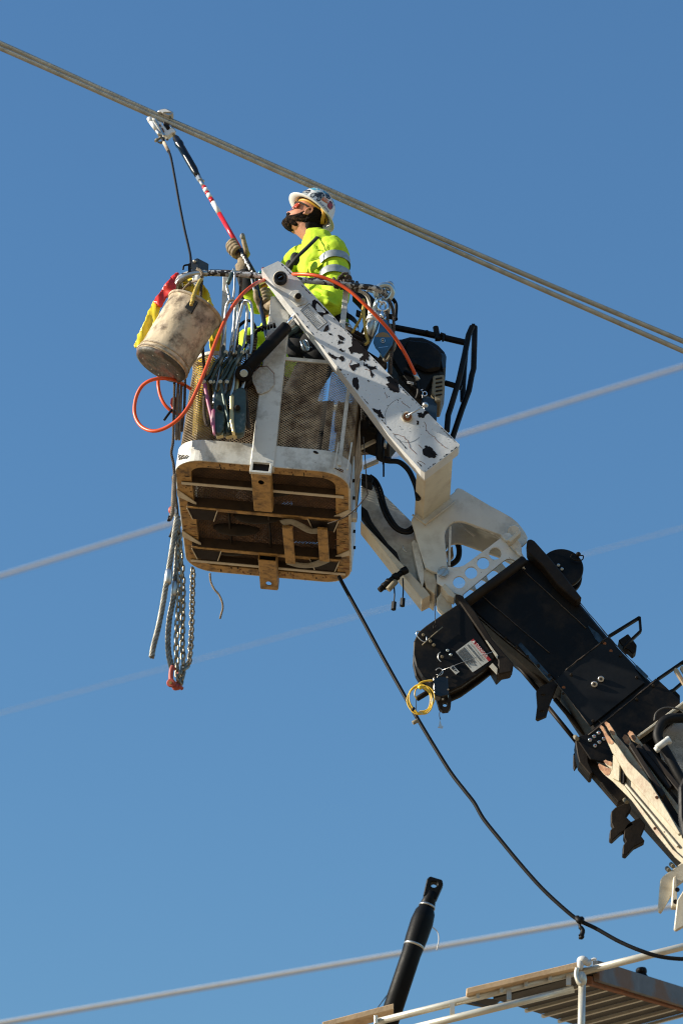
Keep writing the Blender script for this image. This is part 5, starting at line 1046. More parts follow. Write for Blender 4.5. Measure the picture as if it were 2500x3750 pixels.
b = MB(); b.cyl(P(1250, 1194, .14), P(1340, 1240, .14), .016, 12); b.cyl(P(1256, 1206, .1), P(1330, 1248, .1), .010, 12); b.build('lever', 'brownblack', dk)
b = MB(); b.prism(px([(1275, 1204), (1330, 1236), (1352, 1252), (1336, 1290), (1370, 1330), (1390, 1300), (1420, 1330), (1400, 1352), (1300, 1260)], .2), YV * .05); b.build('dark_case', 'brownblack', dk, bevel=.006)
b = MB(); b.tube(pathp([(1424, 1088, .14), (1440, 1098, .14), (1450, 1120, .14), (1448, 1160, .14), (1450, 1170, .14)], 0, 6), [(.016, .010)] * 25, 10); b.bar(P(1420, 1158, .14), P(1452, 1164, .14), YV * .02, (0, 0, .024)); b.build('black_hook', 'black', dk)
# ------------------------------------------------------------------ engine power unit with guard frame
YE = .30
pu = thing('power_unit', 'black engine power unit in a tubular guard frame behind the jib arm', 'engine', P(1540, 1400, YE))
def pp(name, pts, y0, y1, mat, bev=.006, par=None):
    b = MB(); b.prism(px(pts, y0), YV * (y1 - y0)); return b.build(name, mat, par or pu, bevel=bev)
pp('engine_housing', [(1425, 1232), (1440, 1236), (1460, 1240), (1472, 1236), (1500, 1228), (1545, 1230), (1580, 1244), (1605, 1260), (1626, 1282), (1634, 1300), (1632, 1330), (1620, 1376), (1590, 1392), (1560, 1440), (1500, 1420), (1460, 1370), (1420, 1300)], YE, YE + .32, 'blackmatt', .02)
pp('engine_cowl', [(1490, 1240), (1570, 1248), (1612, 1280), (1622, 1300), (1612, 1350), (1560, 1360), (1500, 1330), (1476, 1280)], YE - .03, YE, 'black', .015)
pp('tank_face', [(1606, 1290), (1632, 1296), (1632, 1345), (1620, 1352)], YE - .02, YE + .2, 'pump_blue', .004)
pp('engine_block', [(1480, 1350), (1600, 1360), (1600, 1440), (1590, 1480), (1520, 1450), (1470, 1390)], YE + .02, YE + .25, 'brownblack', .01)
af = pp('air_filter', [(1585, 1374), (1625, 1370), (1628, 1420), (1612, 1470), (1592, 1468), (1588, 1450), (1578, 1440)], YE - .02, YE + .15, 'tin', .006)
b = MB()
for i in range(5): b.bar(P(1594, 1388 + i * 15, YE - .022), P(1618, 1384 + i * 15, YE - .022), YV * .006, (0, 0, .008))
b.build('filter_slot', 'brownblack', af)
b = MB(); b.prism(px([(1490, 1396), (1514, 1399), (1514, 1408), (1491, 1404)], YE - .01), YV * .004); b.build('maker_label', 'labelwhite', pu)
b = MB(); b.bar(P(1494, 1400, YE - .012), P(1510, 1403, YE - .012), YV * .001, (0, 0, .003)); b.build('label_print', 'ink', pu)
pp('lower_case', [(1540, 1440), (1570, 1450), (1600, 1465), (1598, 1540), (1580, 1530), (1550, 1500)], YE, YE + .2, 'pump_blue', .006)
b = MB(); b.tube(pxcircle(1554, 1442, 8, YE - .01, 18), .004, 8, closed=True); b.tube(pathp([(1546, 1434, YE - .01), (1540, 1428, YE - .01), (1548, 1426, YE - .01)], 0, 4), .003, 6); b.build('drain_ring', 'chrome', pu)
b = MB(); b.tube(pathp([(1524, 1388, YE - .0), (1530, 1410, YE - .02), (1532, 1440, YE - .02), (1525, 1460, YE)], 0, 6), .012, 10); b.build('fuel_hose', 'blackmatt', pu)
b = MB(); b.cyl(P(1480, 1360, YE - .02), P(1530, 1386, YE - .02), .012, 10); b.ball(P(1510, 1330, YE - .02), .03, .02, .03, 10); b.build('starter_grip', 'black', pu)
# guard frame of square tube
YF = YE + .05
def sqt(pts, y, wdt, name='guard_tube'):
    b = MB(); b.tube([P(*(q if len(q) == 3 else (*q, y))) for q in pts], wdt / 2 * 1.25, 8, smooth=False); b.build(name, 'black', pu)
sqt([(1425, 1196), (1560, 1222), (1708, 1256)], YF + .05, .030)
sqt([(1728, 1196), (1715, 1225), (1700, 1300), (1680, 1390), (1650, 1490), (1640, 1520), (1635, 1580)], YF, .026)
sqt([(1737, 1196), (1736, 1250), (1733, 1350), (1726, 1375), (1716, 1430), (1690, 1500), (1670, 1560), (1650, 1620)], YF + .1, .026)
sqt([(1726, 1197), (1738, 1197)], YF + .05, .03)
sqt([(1703, 1290), (1698, 1350), (1694, 1420), (1694, 1470)], YF + .2, .026)
sqt([(1628, 1402), (1690, 1420)], YF + .05, .026)
sqt([(1594, 1198), (1602, 1240)], YF + .04, .026, 'lift_lug')
b = MB(); b.cyl(P(1592, 1240, YF + .03), P(1612, 1240, YF + .03), .016, 10); b.ball(P(1562, 1216, YF + .02), .012); b.tube(pathp([(1616, 1222, YF + .02), (1624, 1232, YF + .01), (1620, 1250, YF + .01)], 0, 4), .006, 6); b.cyl(P(1612, 1222, YF + .02), P(1630, 1228, YF + .02), .009, 8); b.build('clamp_bolt', 'black', pu)
# things under the power unit, right of the basket
us = thing('under_tray', 'dark tray with mesh and fittings under the engine at the right of the basket', 'tray', P(1370, 1610, .2))
b = MB(); b.prism(px([(1318, 1440), (1400, 1470), (1470, 1545), (1425, 1600), (1322, 1570)], .22), YV * .25); b.build('tray', 'brownblack', us, bevel=.006)
b = MB(); b.prism(px([(1322, 1585), (1410, 1610), (1400, 1655), (1322, 1660)], .45), YV * .02); b.build('mesh_tray', 'mesh', us)
for l in (((1322, 1640), (1400, 1600)), ((1330, 1712), (1385, 1688))):
    b = MB(); b.bar(P(*l[0], .3), P(*l[1], .3), YV * .02, (0, 0, .02)); b.build('strut', 'cream', us)
for x0, y0, x1, y1, r_, mt in ((1390, 1560, 1388, 1680, .016, 'blackmatt'), (1404, 1610, 1402, 1700, .005, 'blackmatt'), (1418, 1615, 1420, 1668, .003, 'blackmatt'), (1412, 1605, 1408, 1640, .010, 'steel'), (1404, 1695, 1404, 1745, .005, 'blackmatt'), (1350, 1440, 1360, 1560, .014, 'black')):
    b = MB(); b.cyl(P(x0, y0, .16), P(x1, y1, .16), r_, 10); b.build('fitting', mt, us)
b = MB(); b.prism(px([(1328, 1430), (1345, 1420), (1355, 1500), (1340, 1530), (1326, 1510)], .18), YV * .05); b.prism(px([(1350, 1530), (1400, 1545), (1390, 1575), (1345, 1562)], .16), YV * .05); b.build('dark_fitting', 'black', us, bevel=.005)
# thin wire looping down the right wall of the basket
b = MB(); b.tube(pathp([(1330, 1600, .0), (1338, 1700, -.02), (1342, 1790, -.02), (1346, 1808, -.02), (1330, 1830, -.03), (1295, 1870, -.03), (1250, 1900, -.02), (1200, 1918, .0)], 0, 8), .0032, 6); tag(b.build('tag_wire', 'ropedark'), 'thin dark wire trailing down the right wall of the basket', 'wire')
# ------------------------------------------------------------------ chains, wire slings, ropes at the left corner
def chain(pts, label, lsz=.052, r=.0062, first=[None]):
    path = resample(smooth(pts, 10), lsz * .70); ch = thing('lifting_chain', label, 'chain', pts[0], 'hanging lifting chains'); fr = frames(path)
    for i in range(len(path) - 1):
        m_ = (path[i] + path[i + 1]) / 2; t = (path[i + 1] - path[i]).normalized(); u, v, _ = fr[i]; a = .5 + (math.pi / 2) * (i % 2) + random.uniform(-.2, .2); w_ = u * math.cos(a) + v * math.sin(a)
        b = MB(); h = lsz * .5 - r; ww = lsz * .33 - r * .4; lp_ = []
        for j in range(14):
            g_ = 2 * math.pi * j / 14; cx_ = math.cos(g_) * ww * .8; cy_ = math.sin(g_) * ww * .8 + (h - ww * .8) * (1 if math.sin(g_) > 0 else -1); lp_.append(m_ + t * cy_ + w_ * cx_)
        b.tube(lp_, r, 7, closed=True); b.build('link', 'chainmat', ch)
    return ch
M['chainmat'] = pmat('dirty_chain_steel', (.34, .30, .22), .38, metal=.7, dirt=(.07, .055, .04), damt=.75, dscale=40, var=.25)
YL = -.05
chain([P(648, 1885, YL), P(656, 1950, YL), P(655, 2050, YL), P(658, 2150, YL), P(652, 2250, YL), P(646, 2350, YL), P(648, 2420, YL), P(652, 2490, YL)], 'hanging chain nearest the wire slings, ending at the red shackle')
chain([P(655, 1960, YL + .05), P(664, 2050, YL + .05), P(670, 2150, YL + .05), P(670, 2260, YL + .05), P(668, 2360, YL + .05), P(672, 2440, YL + .04), P(664, 2500, YL)], 'hanging chain entwined in the middle behind the one at the red shackle')
chain([P(706, 2080, .35), P(706, 2130, .33), P(704, 2200, .28), P(702, 2300, .2), P(698, 2370, .12), P(692, 2430, .04), P(676, 2448, .0), P(664, 2480, -.02)], 'separate hanging chain on the right, curving in to the red shackle')
def sling(pts, y, label, sleeve, r=.0135):
    o_ = thing('wire_sling', label, 'wire rope', P(*pts[0], y), 'wire rope slings at the basket corner'); b = MB(); b.rope(pathp(pts, y, 8), r * 1.1, 5, .12, 6, sr=r * .46, step=.010); b.tube(pathp(pts, y, 8), r * .55, 6, 1); b.build('strands', ['wire', 'chipdark'], o_)
    b = MB(); b.lathe(P(*sleeve[0], y), P(*sleeve[1], y), [(0, .0135), (.12, .021), (.85, .021), (1, .016)], 16); b.build('ferrule', 'steel', o_)
sling([(650, 1890), (640, 1950), (626, 2040), (618, 2090), (606, 2160), (594, 2230), (580, 2300), (562, 2370), (556, 2408)], -.06, 'loose wire rope sling with a silver ferrule and a cut end', ((613, 2140), (620, 2086)))
sling([(652, 1950), (648, 2050), (642, 2130), (634, 2200), (622, 2260), (616, 2330), (618, 2390), (626, 2430), (630, 2446)], -.03, 'wire rope sling running down to the red shackle', ((640, 2186), (644, 2130)))
rs = thing('red_shackle', 'red bow shackle at the bottom of the hanging chains', 'shackle', P(640, 2490, YL))
b = MB(); b.tube(pathp([(634, 2440), (628, 2455), (626, 2480), (630, 2500), (634, 2508)], YL - .02, 6), .0125, 12); b.tube(pathp([(636, 2442), (650, 2455), (656, 2480), (652, 2505)], YL + .03, 6), .0115, 12); b.build('bow', 'shacklered', rs)
b = MB(); b.cyl(P(624, 2500, YL - .05), P(654, 2516, YL + .05), .018, 18, 0, .004); b.cyl(P(625, 2500, YL - .055), P(628, 2502, YL - .04), .022, 20, 0, .004); b.cyl(P(654, 2512, YL - .02), P(668, 2522, YL), .010, 10); b.ball(P(644, 2516, YL - .01), .020, .018, .018); b.build('shackle_pin', 'shacklered', rs)
b = MB(); b.cyl(P(624, 2500, YL - .062), P(625, 2500, YL - .052), .008, 12); b.build('pin_centre', 'gold', rs)
rp = thing('hanging_line', 'bundle of dirty grey ropes hanging down the left corner of the basket', 'rope', P(640, 1600, -.02))
for i, (pts, r_) in enumerate((([(640, 1390, -.01), (638, 1480, -.02), (636, 1560, -.02), (634, 1620, -.03), (628, 1660, -.03), (636, 1700, -.02), (640, 1760, .0), (645, 1850, .05), (652, 1900, .0), (640, 1920, -.02), (626, 1960, -.02)], .0075), ([(654, 1395, .0), (650, 1480, -.01), (648, 1560, -.01), (646, 1610, -.01)], .0085), ([(666, 1400, .02), (662, 1470, .0), (660, 1540, .0), (656, 1610, .0)], .0085), ([(678, 1390, .02), (676, 1480, .0), (668, 1560, .0), (666, 1580, .0)], .0075), ([(640, 1740, -.02), (636, 1800, -.03), (634, 1850, -.03), (628, 1890, -.03), (620, 1905, -.03)], .011), ([(634, 1745, -.01), (640, 1800, -.01), (648, 1860, .0), (650, 1910, .0)], .0085))):
    b = MB(); b.rope(pathp(pts, 0, 6), r_, 3, .035, 6); b.build('rope_leg', 'ropegrey' if i in (1, 2, 4) else 'ropedark', rp)
b = MB(); b.tube(px([(621, 1890), (617, 1908)], -.035), .007, 8); b.tube(px([(628, 1955), (622, 1966)], -.02), .007, 8); b.build('rope_end', 'blackmatt', rp)
b = MB(); b.ball(P(628, 1868, -.02), .017, .015, .022); b.ball(P(640, 1875, .0), .015, .015, .03, 10, 1); b.build('rope_tag', ['shacklered', 'helmetwhite'], rp)
b = MB(); b.rope(pathp([(769, 2100, .9), (772, 2130, .9), (785, 2158, .9), (800, 2175, .9), (812, 2200, .9), (816, 2225, .9), (810, 2250, .9), (806, 2265, .9)], 0, 6), .0058, 3, .03, 6); o = b.build('rope_tail', 'ropegrey'); tag(o, 'short curling rope tail hanging below the rear of the basket floor', 'rope')
# ------------------------------------------------------------------ black line swooping to the lower right
bl = [(1240, 2110, .8), (1262, 2152, .8), (1330, 2275, .8), (1400, 2405, .78), (1470, 2530, .75), (1530, 2635, .72), (1590, 2735, .7), (1650, 2830, .68), (1700, 2895, .66), (1735, 2940, .65), (1770, 3000, .64), (1830, 3075, .62), (1900, 3160, .6), (1980, 3250, .58), (2060, 3325, .56), (2115, 3368, .55), (2180, 3400, .54), (2260, 3445, .52), (2340, 3480, .5), (2420, 3504, .5), (2520, 3512, .5), (2650, 3500, .5)]
b = MB(); b.tube(pathp(bl, 0, 8), .0105, 10); o = b.build('black_line', 'blackmatt'); tag(o, 'black line swooping from under the basket to the lower right', 'line')
b = MB(); b.tube(pathp([(2112, 3362, .55), (2120, 3372, .53), (2128, 3366, .55)], 0, 4), .016, 8); b.tube(pathp([(2120, 3372, .54), (2122, 3392, .54), (2132, 3408, .54), (2126, 3430, .54), (2122, 3428, .54)], 0, 5), [.008] * 6 + [.012] * 8 + [.016] * 4 + [.010] * 3, 8); b.build('knot', 'blackmatt', o)
# ------------------------------------------------------------------ black pole at the bottom
YQ = 3.4
pole = thing('black_pole', 'black wrapped pole with an eye at its tip standing behind the scaffold', 'pole', P(1380, 3900, YQ))
a_, c_ = P(1350, 3960, YQ), P(1592, 3232, YQ); Lp = (c_ - a_).length
tt_ = lambda y: (3960 - y) / (3960 - 3232)
b = MB(); b.lathe(a_, c_, [(0, .062), (tt_(3500), .060), (tt_(3440), .068), (tt_(3380), .070), (tt_(3345), .062), (tt_(3325), .044), (tt_(3315), .040)], 24); b.build('shaft', 'blackpole', pole)
b = MB(); b.lathe(a_, c_, [(tt_(3322), .044), (tt_(3318), .048), (tt_(3285), .036), (tt_(3270), .036)], 20); b.build('neck', 'blackpole', pole)
dirp = (c_ - a_).normalized(); sd = dirp.cross(YV).normalized(); ce = a_ + dirp * (Lp * tt_(3262))
hole = circle(ce + dirp * .03 - YV * .03, .020, sd, dirp, 16)
b = MB(); b.prism([ce - sd * .042 - dirp * .06 - YV * .03, ce + sd * .042 - dirp * .06 - YV * .03, ce + sd * .052 + dirp * .05 - YV * .03, ce + sd * .040 + dirp * .075 - YV * .03, ce - sd * .040 + dirp * .075 - YV * .03, ce - sd * .052 + dirp * .05 - YV * .03], YV * .06, holes=[hole]); b.build('tip_eye', 'blackpole', pole, bevel=.006)
b = MB(); b.lathe(a_, c_, [(tt_(3476), .0640), (tt_(3464), .0645)], 24); b.build('white_band', 'steel', pole)
b = MB(); b.lathe(a_, c_, [(tt_(3326), .052), (tt_(3318), .050)], 20); b.build('white_band', 'steel', pole)
b = MB(); b.tube(pathp([(1582, 3395, YQ - .05), (1600, 3412, YQ - .05), (1606, 3440, YQ - .05), (1598, 3480, YQ - .05)], 0, 6), .0035, 6); b.build('loose_string', 'farwire', pole)
b = MB(); b.tube(px([(1345, 3740), (1480, 3560)], YQ + .5), .003, 6); b.build('guy_string', 'blackmatt', pole)
# ------------------------------------------------------------------ scaffold at the lower right
YT = 3.0
scf = thing('scaffold', 'galvanised scaffold with tube rails and a grey deck at the lower right corner', 'scaffold', P(2100, 3800, YT))
def tube2(name, a, c, r, y=YT, mat='steel', y1=None):
    b = MB(); b.cyl(P(*a, y), P(*c, y if y1 is None else y1), r, 16); return b.build(name, mat, scf)
M['scaf'] = pmat('scaffold_tube_zinc', (.62, .60, .52), .35, metal=.45, dirt=(.38, .35, .28), damt=.4, dscale=8, var=.08)
tube2('guard_rail', (2118, 3562), (2800, 3392), .022, YT, 'scaf')
tube2('upper_rail', (1380, 3742), (2108, 3562), .021, YT, 'scaf')
tube2('lower_rail', (1500, 3768), (2098, 3622), .022, YT - .03, 'scaf')
tube2('lower_rail_stub', (1300, 3822), (1502, 3767), .022, YT - .03, 'scaf')
for x in (1655, 1862, 2080):
    yy = 3742 - (x - 1380) * .2473
    b = MB(); b.bar(P(x, yy, YT - .01), P(x, yy + 40, YT - .02), RT * .028, YV * .02); b.build('rail_spacer', 'scaf', scf)
for x in (1376, 1748, 1834, 1924, 2012):
    yy = 3742 - (x - 1380) * .2473; b = MB(); b.bar(P(x, yy - 24, YT - .03), P(x, yy + 8, YT - .03), RT * .022, YV * .02); b.build('plank_clip', 'scaf', scf, bevel=.003)
tube2('standard', (2130, 3590), (2124, 3900), .022, YT - .05, 'scaf')
b = MB(); b.ball(P(2132, 3518, YT - .05), .036, .034, .028, 14); b.ball(P(2122, 3533, YT - .06), .022, .022, .036, 12); b.ball(P(2150, 3526, YT - .05), .026, .022, .020, 12); b.tube(pathp([(2150, 3524), (2172, 3512), (2182, 3514)], YT - .05, 4), .008, 6); b.build('wrapped_coupler', 'labelwhite', scf)
b = MB(); b.tube(pathp([(2112, 3545), (2108, 3570), (2116, 3596), (2126, 3604)], YT - .08, 4), .014, 8); b.ball(P(2126, 3585, YT - .06), .035, .03, .05, 12); b.build('coupler', 'scaf', scf)
# deck: ribbed sheet going back, seen from below
dk0 = [P(1805, 3658, YT + .02), P(2175, 3560, YT + .02)]; back = P(2560, 3700, YT + 1.55) - dk0[1]
b = MB(); n_ = 7; d_ = dk0[1] - dk0[0]
dn = Vector((0, 0, -.04))
for i in range(n_):
    a0 = dk0[0] + back * (i / n_); a1 = dk0[0] + back * ((i + .80) / n_)
    b.add([a0, a0 + d_, a1 + d_, a1, a0 - dn, a0 + d_ - dn, a1 + d_ - dn, a1 - dn], [(0, 1, 2, 3), (4, 7, 6, 5), (0, 4, 5, 1), (1, 5, 6, 2), (2, 6, 7, 3), (3, 7, 4, 0)])
b.build('deck_plank', 'deck', scf)
b = MB()
for i in range(n_): 
    a0 = dk0[0] + back * ((i + .86) / n_); b.bar(a0 + dn * .3, a0 + d_ + dn * .3, back.normalized() * .03, (0, 0, .02))
b.build('deck_joint', 'scaf', scf)
b = MB(); b.prism([P(1690, 3650, YT + .02), P(1690, 3668, YT + .02), P(1800, 3690, YT + .3), P(1830, 3660, YT + .3)], YV * .03)
b.build('deck_corner', 'deck', scf)
pb = MB(); e0, e1 = P(2180, 3555, YT + .06), P(2620, 3690, YT + 1.6); pb.bar(e0, e1, RT * .04, (0, 0, .13)); pb.build('toe_board', pmat('blue_grey_board', (.12, .13, .14), .7, col2=(.16, .09, .05), c2scale=3, var=.2), scf, bevel=.004)
pb = MB(); pb.bar(P(2150, 3590, YT + .05), P(2560, 3705, YT + 1.5), RT * .05, (0, 0, .05)); pb.build('edge_beam', 'rust', scf)
pb = MB(); pb.bar(P(1706, 3640, YT - .02), P(2128, 3540, YT - .02), YV * .10, (0, .0, .035)); pk = pb.build('plank', 'wood', None, bevel=.003); tag(pk, 'long pine plank lying along the scaffold rail left of the white wrapped coupler', 'plank', 'planks on the scaffold')
pb = MB(); pb.bar(P(1180, 3768, YT + .1), P(1440, 3700, YT + .1), YV * .14, (0, .0, .035)); pk = pb.build('plank', 'wood', None, bevel=.003); tag(pk, 'short pine plank at the bottom edge beside the foot of the black pole', 'plank', 'planks on the scaffold')
hk = thing('clamp_bracket', 'small dark clamp standing on the scaffold board by the right edge', 'clamp', P(2360, 3600, YT + .9))
b = MB(); b.cyl(P(2348, 3568, YT + .9), P(2345, 3545, YT + .9), .035, 12, 0, .008); b.bar(P(2335, 3560, YT + .9), P(2372, 3612, YT + .9), YV * .05, (.06, 0, .02)); b.build('clamp_body', 'blackpole', hk, bevel=.005)
b = MB(); b.ball(P(2342, 3552, YT + .87), .018); b.bar(P(2350, 3600, YT + .88), P(2410, 3622, YT + .95), YV * .04, (0, 0, .03)); b.build('clamp_foot', 'blackpole', hk)
# ------------------------------------------------------------------ people
def remesh(o, vox, it=2):
    m_ = o.modifiers.new('remesh', 'REMESH'); m_.mode = 'VOXEL'; m_.voxel_size = vox; m_.use_smooth_shade = True
    s_ = o.modifiers.new('smooth', 'SMOOTH'); s_.iterations = it; s_.factor = .5
    return o
def folds(o, scale, strength, name, kind='CLOUDS'):
    t = bpy.data.textures.new(name, kind); t.noise_scale = scale
    d = o.modifiers.new('folds', 'DISPLACE'); d.texture = t; d.strength = strength; d.mid_level = .5; d.texture_coords = 'LOCAL'
    return o
def interp(tab, x):
    if x <= tab[0][0]: return tab[0][1:]
    for a, c in zip(tab, tab[1:]):
        if x <= c[0]:
            t = (x - a[0]) / (c[0] - a[0]); t = t * t * (3 - 2 * t) if False else t
            return tuple(p + (q - p) * t for p, q in zip(a[1:], c[1:]))
    return tab[-1][1:]
HEAD = [(-.120, .060, .02, .020), (-.114, .078, .0, .036), (-.102, .087, -.02, .046), (-.090, .089, -.035, .051), (-.078, .083, -.05, .055), (-.070, .087, -.056, .058), (-.062, .086, -.062, .060), (-.056, .089, -.066, .061), (-.046, .085, -.074, .064), (-.036, .086, -.080, .067), (-.020, .083, -.086, .070), (-.005, .080, -.090, .072), (.010, .079, -.093, .073), (.022, .086, -.095, .074), (.045, .085, -.097, .075), (.075, .075, -.093, .073), (.100, .054, -.078, .064), (.117, .027, -.052, .044), (.125, .0, -.02, .014)]
NOSE = [(-.050, 0.), (-.044, .012), (-.036, .024), (-.030, .026), (-.020, .020), (-.005, .012), (.010, .006), (.020, .0)]
def head_pt(u, a, off=0.):
    ff, fb, w_ = interp(HEAD, u); fc = -.008; ca, sa = math.cos(a), math.sin(a)
    k = .82; cf = math.copysign(abs(ca) ** k, ca); sf = math.copysign(abs(sa) ** .92, sa)
    f = fc + ((ff - fc) if ca > 0 else (fc - fb)) * cf + off * ca; s = (w_ + off) * sf
    if ca > .5 and off == 0:
        f += interp(NOSE, u)[0] * math.exp(-(s / .0125) ** 2)
        f -= .010 * math.exp(-((u - .006) / .011) ** 2) * math.exp(-((abs(s) - .032) / .014) ** 2)       # eye sockets
        f -= .006 * math.exp(-((u + .0635) / .0025) ** 2) * math.exp(-(s / .022) ** 2)                   # mouth line
    return f, s, u
class HF:
    def __init__(s, o, f, u): s.o = Vector(o); s.f = Vector(f).normalized(); s.u = Vector(u).normalized(); s.s = s.f.cross(s.u); s.s = -s.s if s.s.y > 0 else s.s
    def __call__(s, f, sd, u): return s.o + s.f * f + s.s * sd + s.u * u
def head_mb(h, neck):
    b = MB(); n = 40; us = [-.120 + .245 * i / 48 for i in range(49)]; vs = []
    for u in us:
        for j in range(n): vs.append(h(*head_pt(u, 2 * math.pi * j / n)))
    fs = [(i * n + j, i * n + (j + 1) % n, (i + 1) * n + (j + 1) % n, (i + 1) * n + j) for i in range(48) for j in range(n)] + [tuple(reversed(range(n))), tuple(48 * n + j for j in range(n))]
    b.add(vs, fs, 0, True)
    for sg in (1, -1):
        mtx = Matrix((h.f, h.s, h.u)).transposed()
        b.ball(h(-.016, sg * .074, -.006), .016, .006, .026, 14, 0, mtx)
        b.tube([h(-.018 + .015 * math.cos(a) - .004 * math.sin(a), sg * .081, -.002 + .028 * math.sin(a)) for a in [R(-100 + 20 * i) for i in range(16)]], [.004 + .002 * math.sin(i * math.pi / 15) for i in range(16)], 8)
        b.ball(h(-.004, sg * .078, -.030), .007, .005, .009, 10, 0, mtx)
    b.tube(neck, [.060, .058, .056, .056, .060, .075][:len(neck)], 20)
    return b
def helmet(h, parent, stickers=True):
    n = 56; b = MB(); vs = []; fc, u0 = -.014, .052; tilt = .10
    prof = [(.128, -.004), (.158, -.011), (.160, -.006), (.130, .003), (.121, .012), (.119, .035), (.114, .062), (.104, .088), (.088, .110), (.066, .127), (.042, .137), (.020, .141), (.002, .142)]
    def hp(r, z, a, lift=0.):
        br = 1 + (.05 * max(0, math.cos(a)) if r > .14 else 0)
        return h(fc + (r * br + lift) * math.cos(a), (r * .86 + lift) * math.sin(a), u0 + z + lift * .3 + tilt * (r * math.cos(a)))
    for r, z in prof:
        for j in range(n): vs.append(hp(r, z, 2 * math.pi * j / n))
    fs = [(i * n + j, i * n + (j + 1) % n, (i + 1) * n + (j + 1) % n, (i + 1) * n + j) for i in range(len(prof) - 1) for j in range(n)]
    b.add(vs, fs, 0, True)
    vs = []; inner = [(.128, -.004), (.117, .006), (.112, .05), (.09, .095), (.04, .128), (.002, .130)]
    for r, z in inner:
        for j in range(n): vs.append(hp(r, z, 2 * math.pi * j / n))
    b.add(vs, [(i * n + j, (i + 1) * n + j, (i + 1) * n + (j + 1) % n, i * n + (j + 1) % n) for i in range(len(inner) - 1) for j in range(n)], 0, True)
    he = b.build('hard_hat', 'helmetwhite', parent)
    def dome(az, el):  # a point on the shell: az from the front towards the near side, el in profile steps 3..12
        i = int(el); t = el - i; r = prof[i][0] + (prof[min(i + 1, 12)][0] - prof[i][0]) * t; z = prof[i][1] + (prof[min(i + 1, 12)][1] - prof[i][1]) * t
        return r, z
    def stick(poly, mat, name='sticker', lift=.0012):
        """sticker: polygon in (azimuth deg, profile step) laid on the shell"""
        bb = MB(); bm = bmesh.new(); vv = [bm.verts.new((x, y * 12, 0)) for x, y in poly]; bm.faces.new(vv)
        for ax_ in (0, 1):
            lo = min(v.co[ax_] for v in vv); hi = max(v.co[ax_] for v in vv); t = lo + 4
            while t < hi:
                co = Vector((t, 0, 0)) if ax_ == 0 else Vector((0, t, 0)); no = Vector((1, 0, 0)) if ax_ == 0 else Vector((0, 1, 0))
                bmesh.ops.bisect_plane(bm, geom=bm.verts[:] + bm.edges[:] + bm.faces[:], plane_co=co, plane_no=no); t += 4
        bm.verts.index_update(); pts = [hp(*dome(0, v.co.y / 12), R(v.co.x), lift) for v in bm.verts]
        bb.add(pts, [[v.index for v in f.verts] for f in bm.faces], 0, True); bm.free(); return bb.build(name, mat, he)
    if stickers:
        stick([(28, 4.2), (58, 4.2), (60, 5.6), (55, 6.2), (30, 6.0)], 'sticker_grey'); stick([(28, 5.1), (59, 5.0), (60, 5.6), (55, 6.2), (30, 6.0)], 'sticker_dark', lift=.0016)
        def cloudy(az0, az1, e0, e1, n=18, jit=.25):
            c_ = ((az0 + az1) / 2, (e0 + e1) / 2); return [(c_[0] + (az1 - az0) / 2 * math.cos(a) * random.uniform(1 - jit, 1), c_[1] + (e1 - e0) / 2 * math.sin(a) * random.uniform(1 - jit, 1)) for a in [2 * math.pi * i / n for i in range(n)]]
        stick(cloudy(35, 85, 6.4, 8.4), 'sticker_blue'); stick(cloudy(70, 100, 5.2, 7.2), 'sticker_blue', lift=.0016); stick(cloudy(15, 60, 8.6, 10.5), 'sticker_blue'); stick(cloudy(85, 125, 7.3, 9.2), 'sticker_blue', lift=.0018)
        # a motorcycle in silhouette: two wheels and a body
        for cx_, r_ in ((76, 7), (97, 6)):
            stick([(cx_ + r_ * math.cos(a), 5.0 + r_ * .12 * math.sin(a)) for a in [i * math.pi / 10 for i in range(20)]], 'sticker_dark', lift=.0018); stick([(cx_ + r_ * .62 * math.cos(a), 5.0 + r_ * .075 * math.sin(a)) for a in [i * math.pi / 10 for i in range(20)]], 'sticker_grey', lift=.0022)
        stick([(80, 5.3), (95, 5.1), (104, 5.8), (104, 6.9), (92, 7.2), (84, 6.6), (78, 6.0)], 'sticker_dark', lift=.0020)
        stick(cloudy(100, 128, 6.6, 8.6), 'sticker_dark', lift=.0022); stick(cloudy(122, 150, 4.9, 7.2), 'sticker_red', lift=.0018)
        stick([(104, 5.2), (124, 5.6), (122, 6.5), (104, 6.3)], 'sticker_orange', lift=.0020); stick(cloudy(135, 170, 7.2, 9.0), 'sticker_blue', lift=.0014); stick(cloudy(5, 26, 5.0, 6.6), 'sticker_red', lift=.0014)
        for txt, az, el, sz, mt, rot in (('TWIN', 113, 5.9, .020, 'inkwhite', .10), ('NATIVE', 124, 4.35, .021, 'ink', .04), ('CONSTRAIN', 44, 5.45, .0125, 'inkwhite', -.02)):
            tv, tf = text_mesh(txt, sz); bb = MB(); pts = []
            for q in tv:
                x, y = q.x, q.y; a_ = az + math.degrees(x / .108); e_ = el + (y + x * rot) / .026; pts.append(hp(*dome(0, max(3.1, min(11.9, e_))), R(a_), .0030))
            bb.add(pts, tf); bb.build('lettering', mt, he)
    # suspension: headband and straps under the shell
    b = MB()
    for j in range(40):
        pass
    ring = [h(fc + .102 * math.cos(a), .083 * math.sin(a), u0 - .002 + tilt * .1 * math.cos(a)) for a in [2 * math.pi * j / 40 for j in range(40)]]
    b.tube(ring, [(.003, .007)] * 40, 8, closed=True)
    b.tube([h(fc - .06, .086, u0 + .004), h(fc - .085, .080, u0 - .02), h(fc - .098, .066, u0 - .055), h(fc - .106, .05, u0 - .07)], [(.003, .011)] * 4, 8)
    b.build('suspension', 'suspension', he)
    return he
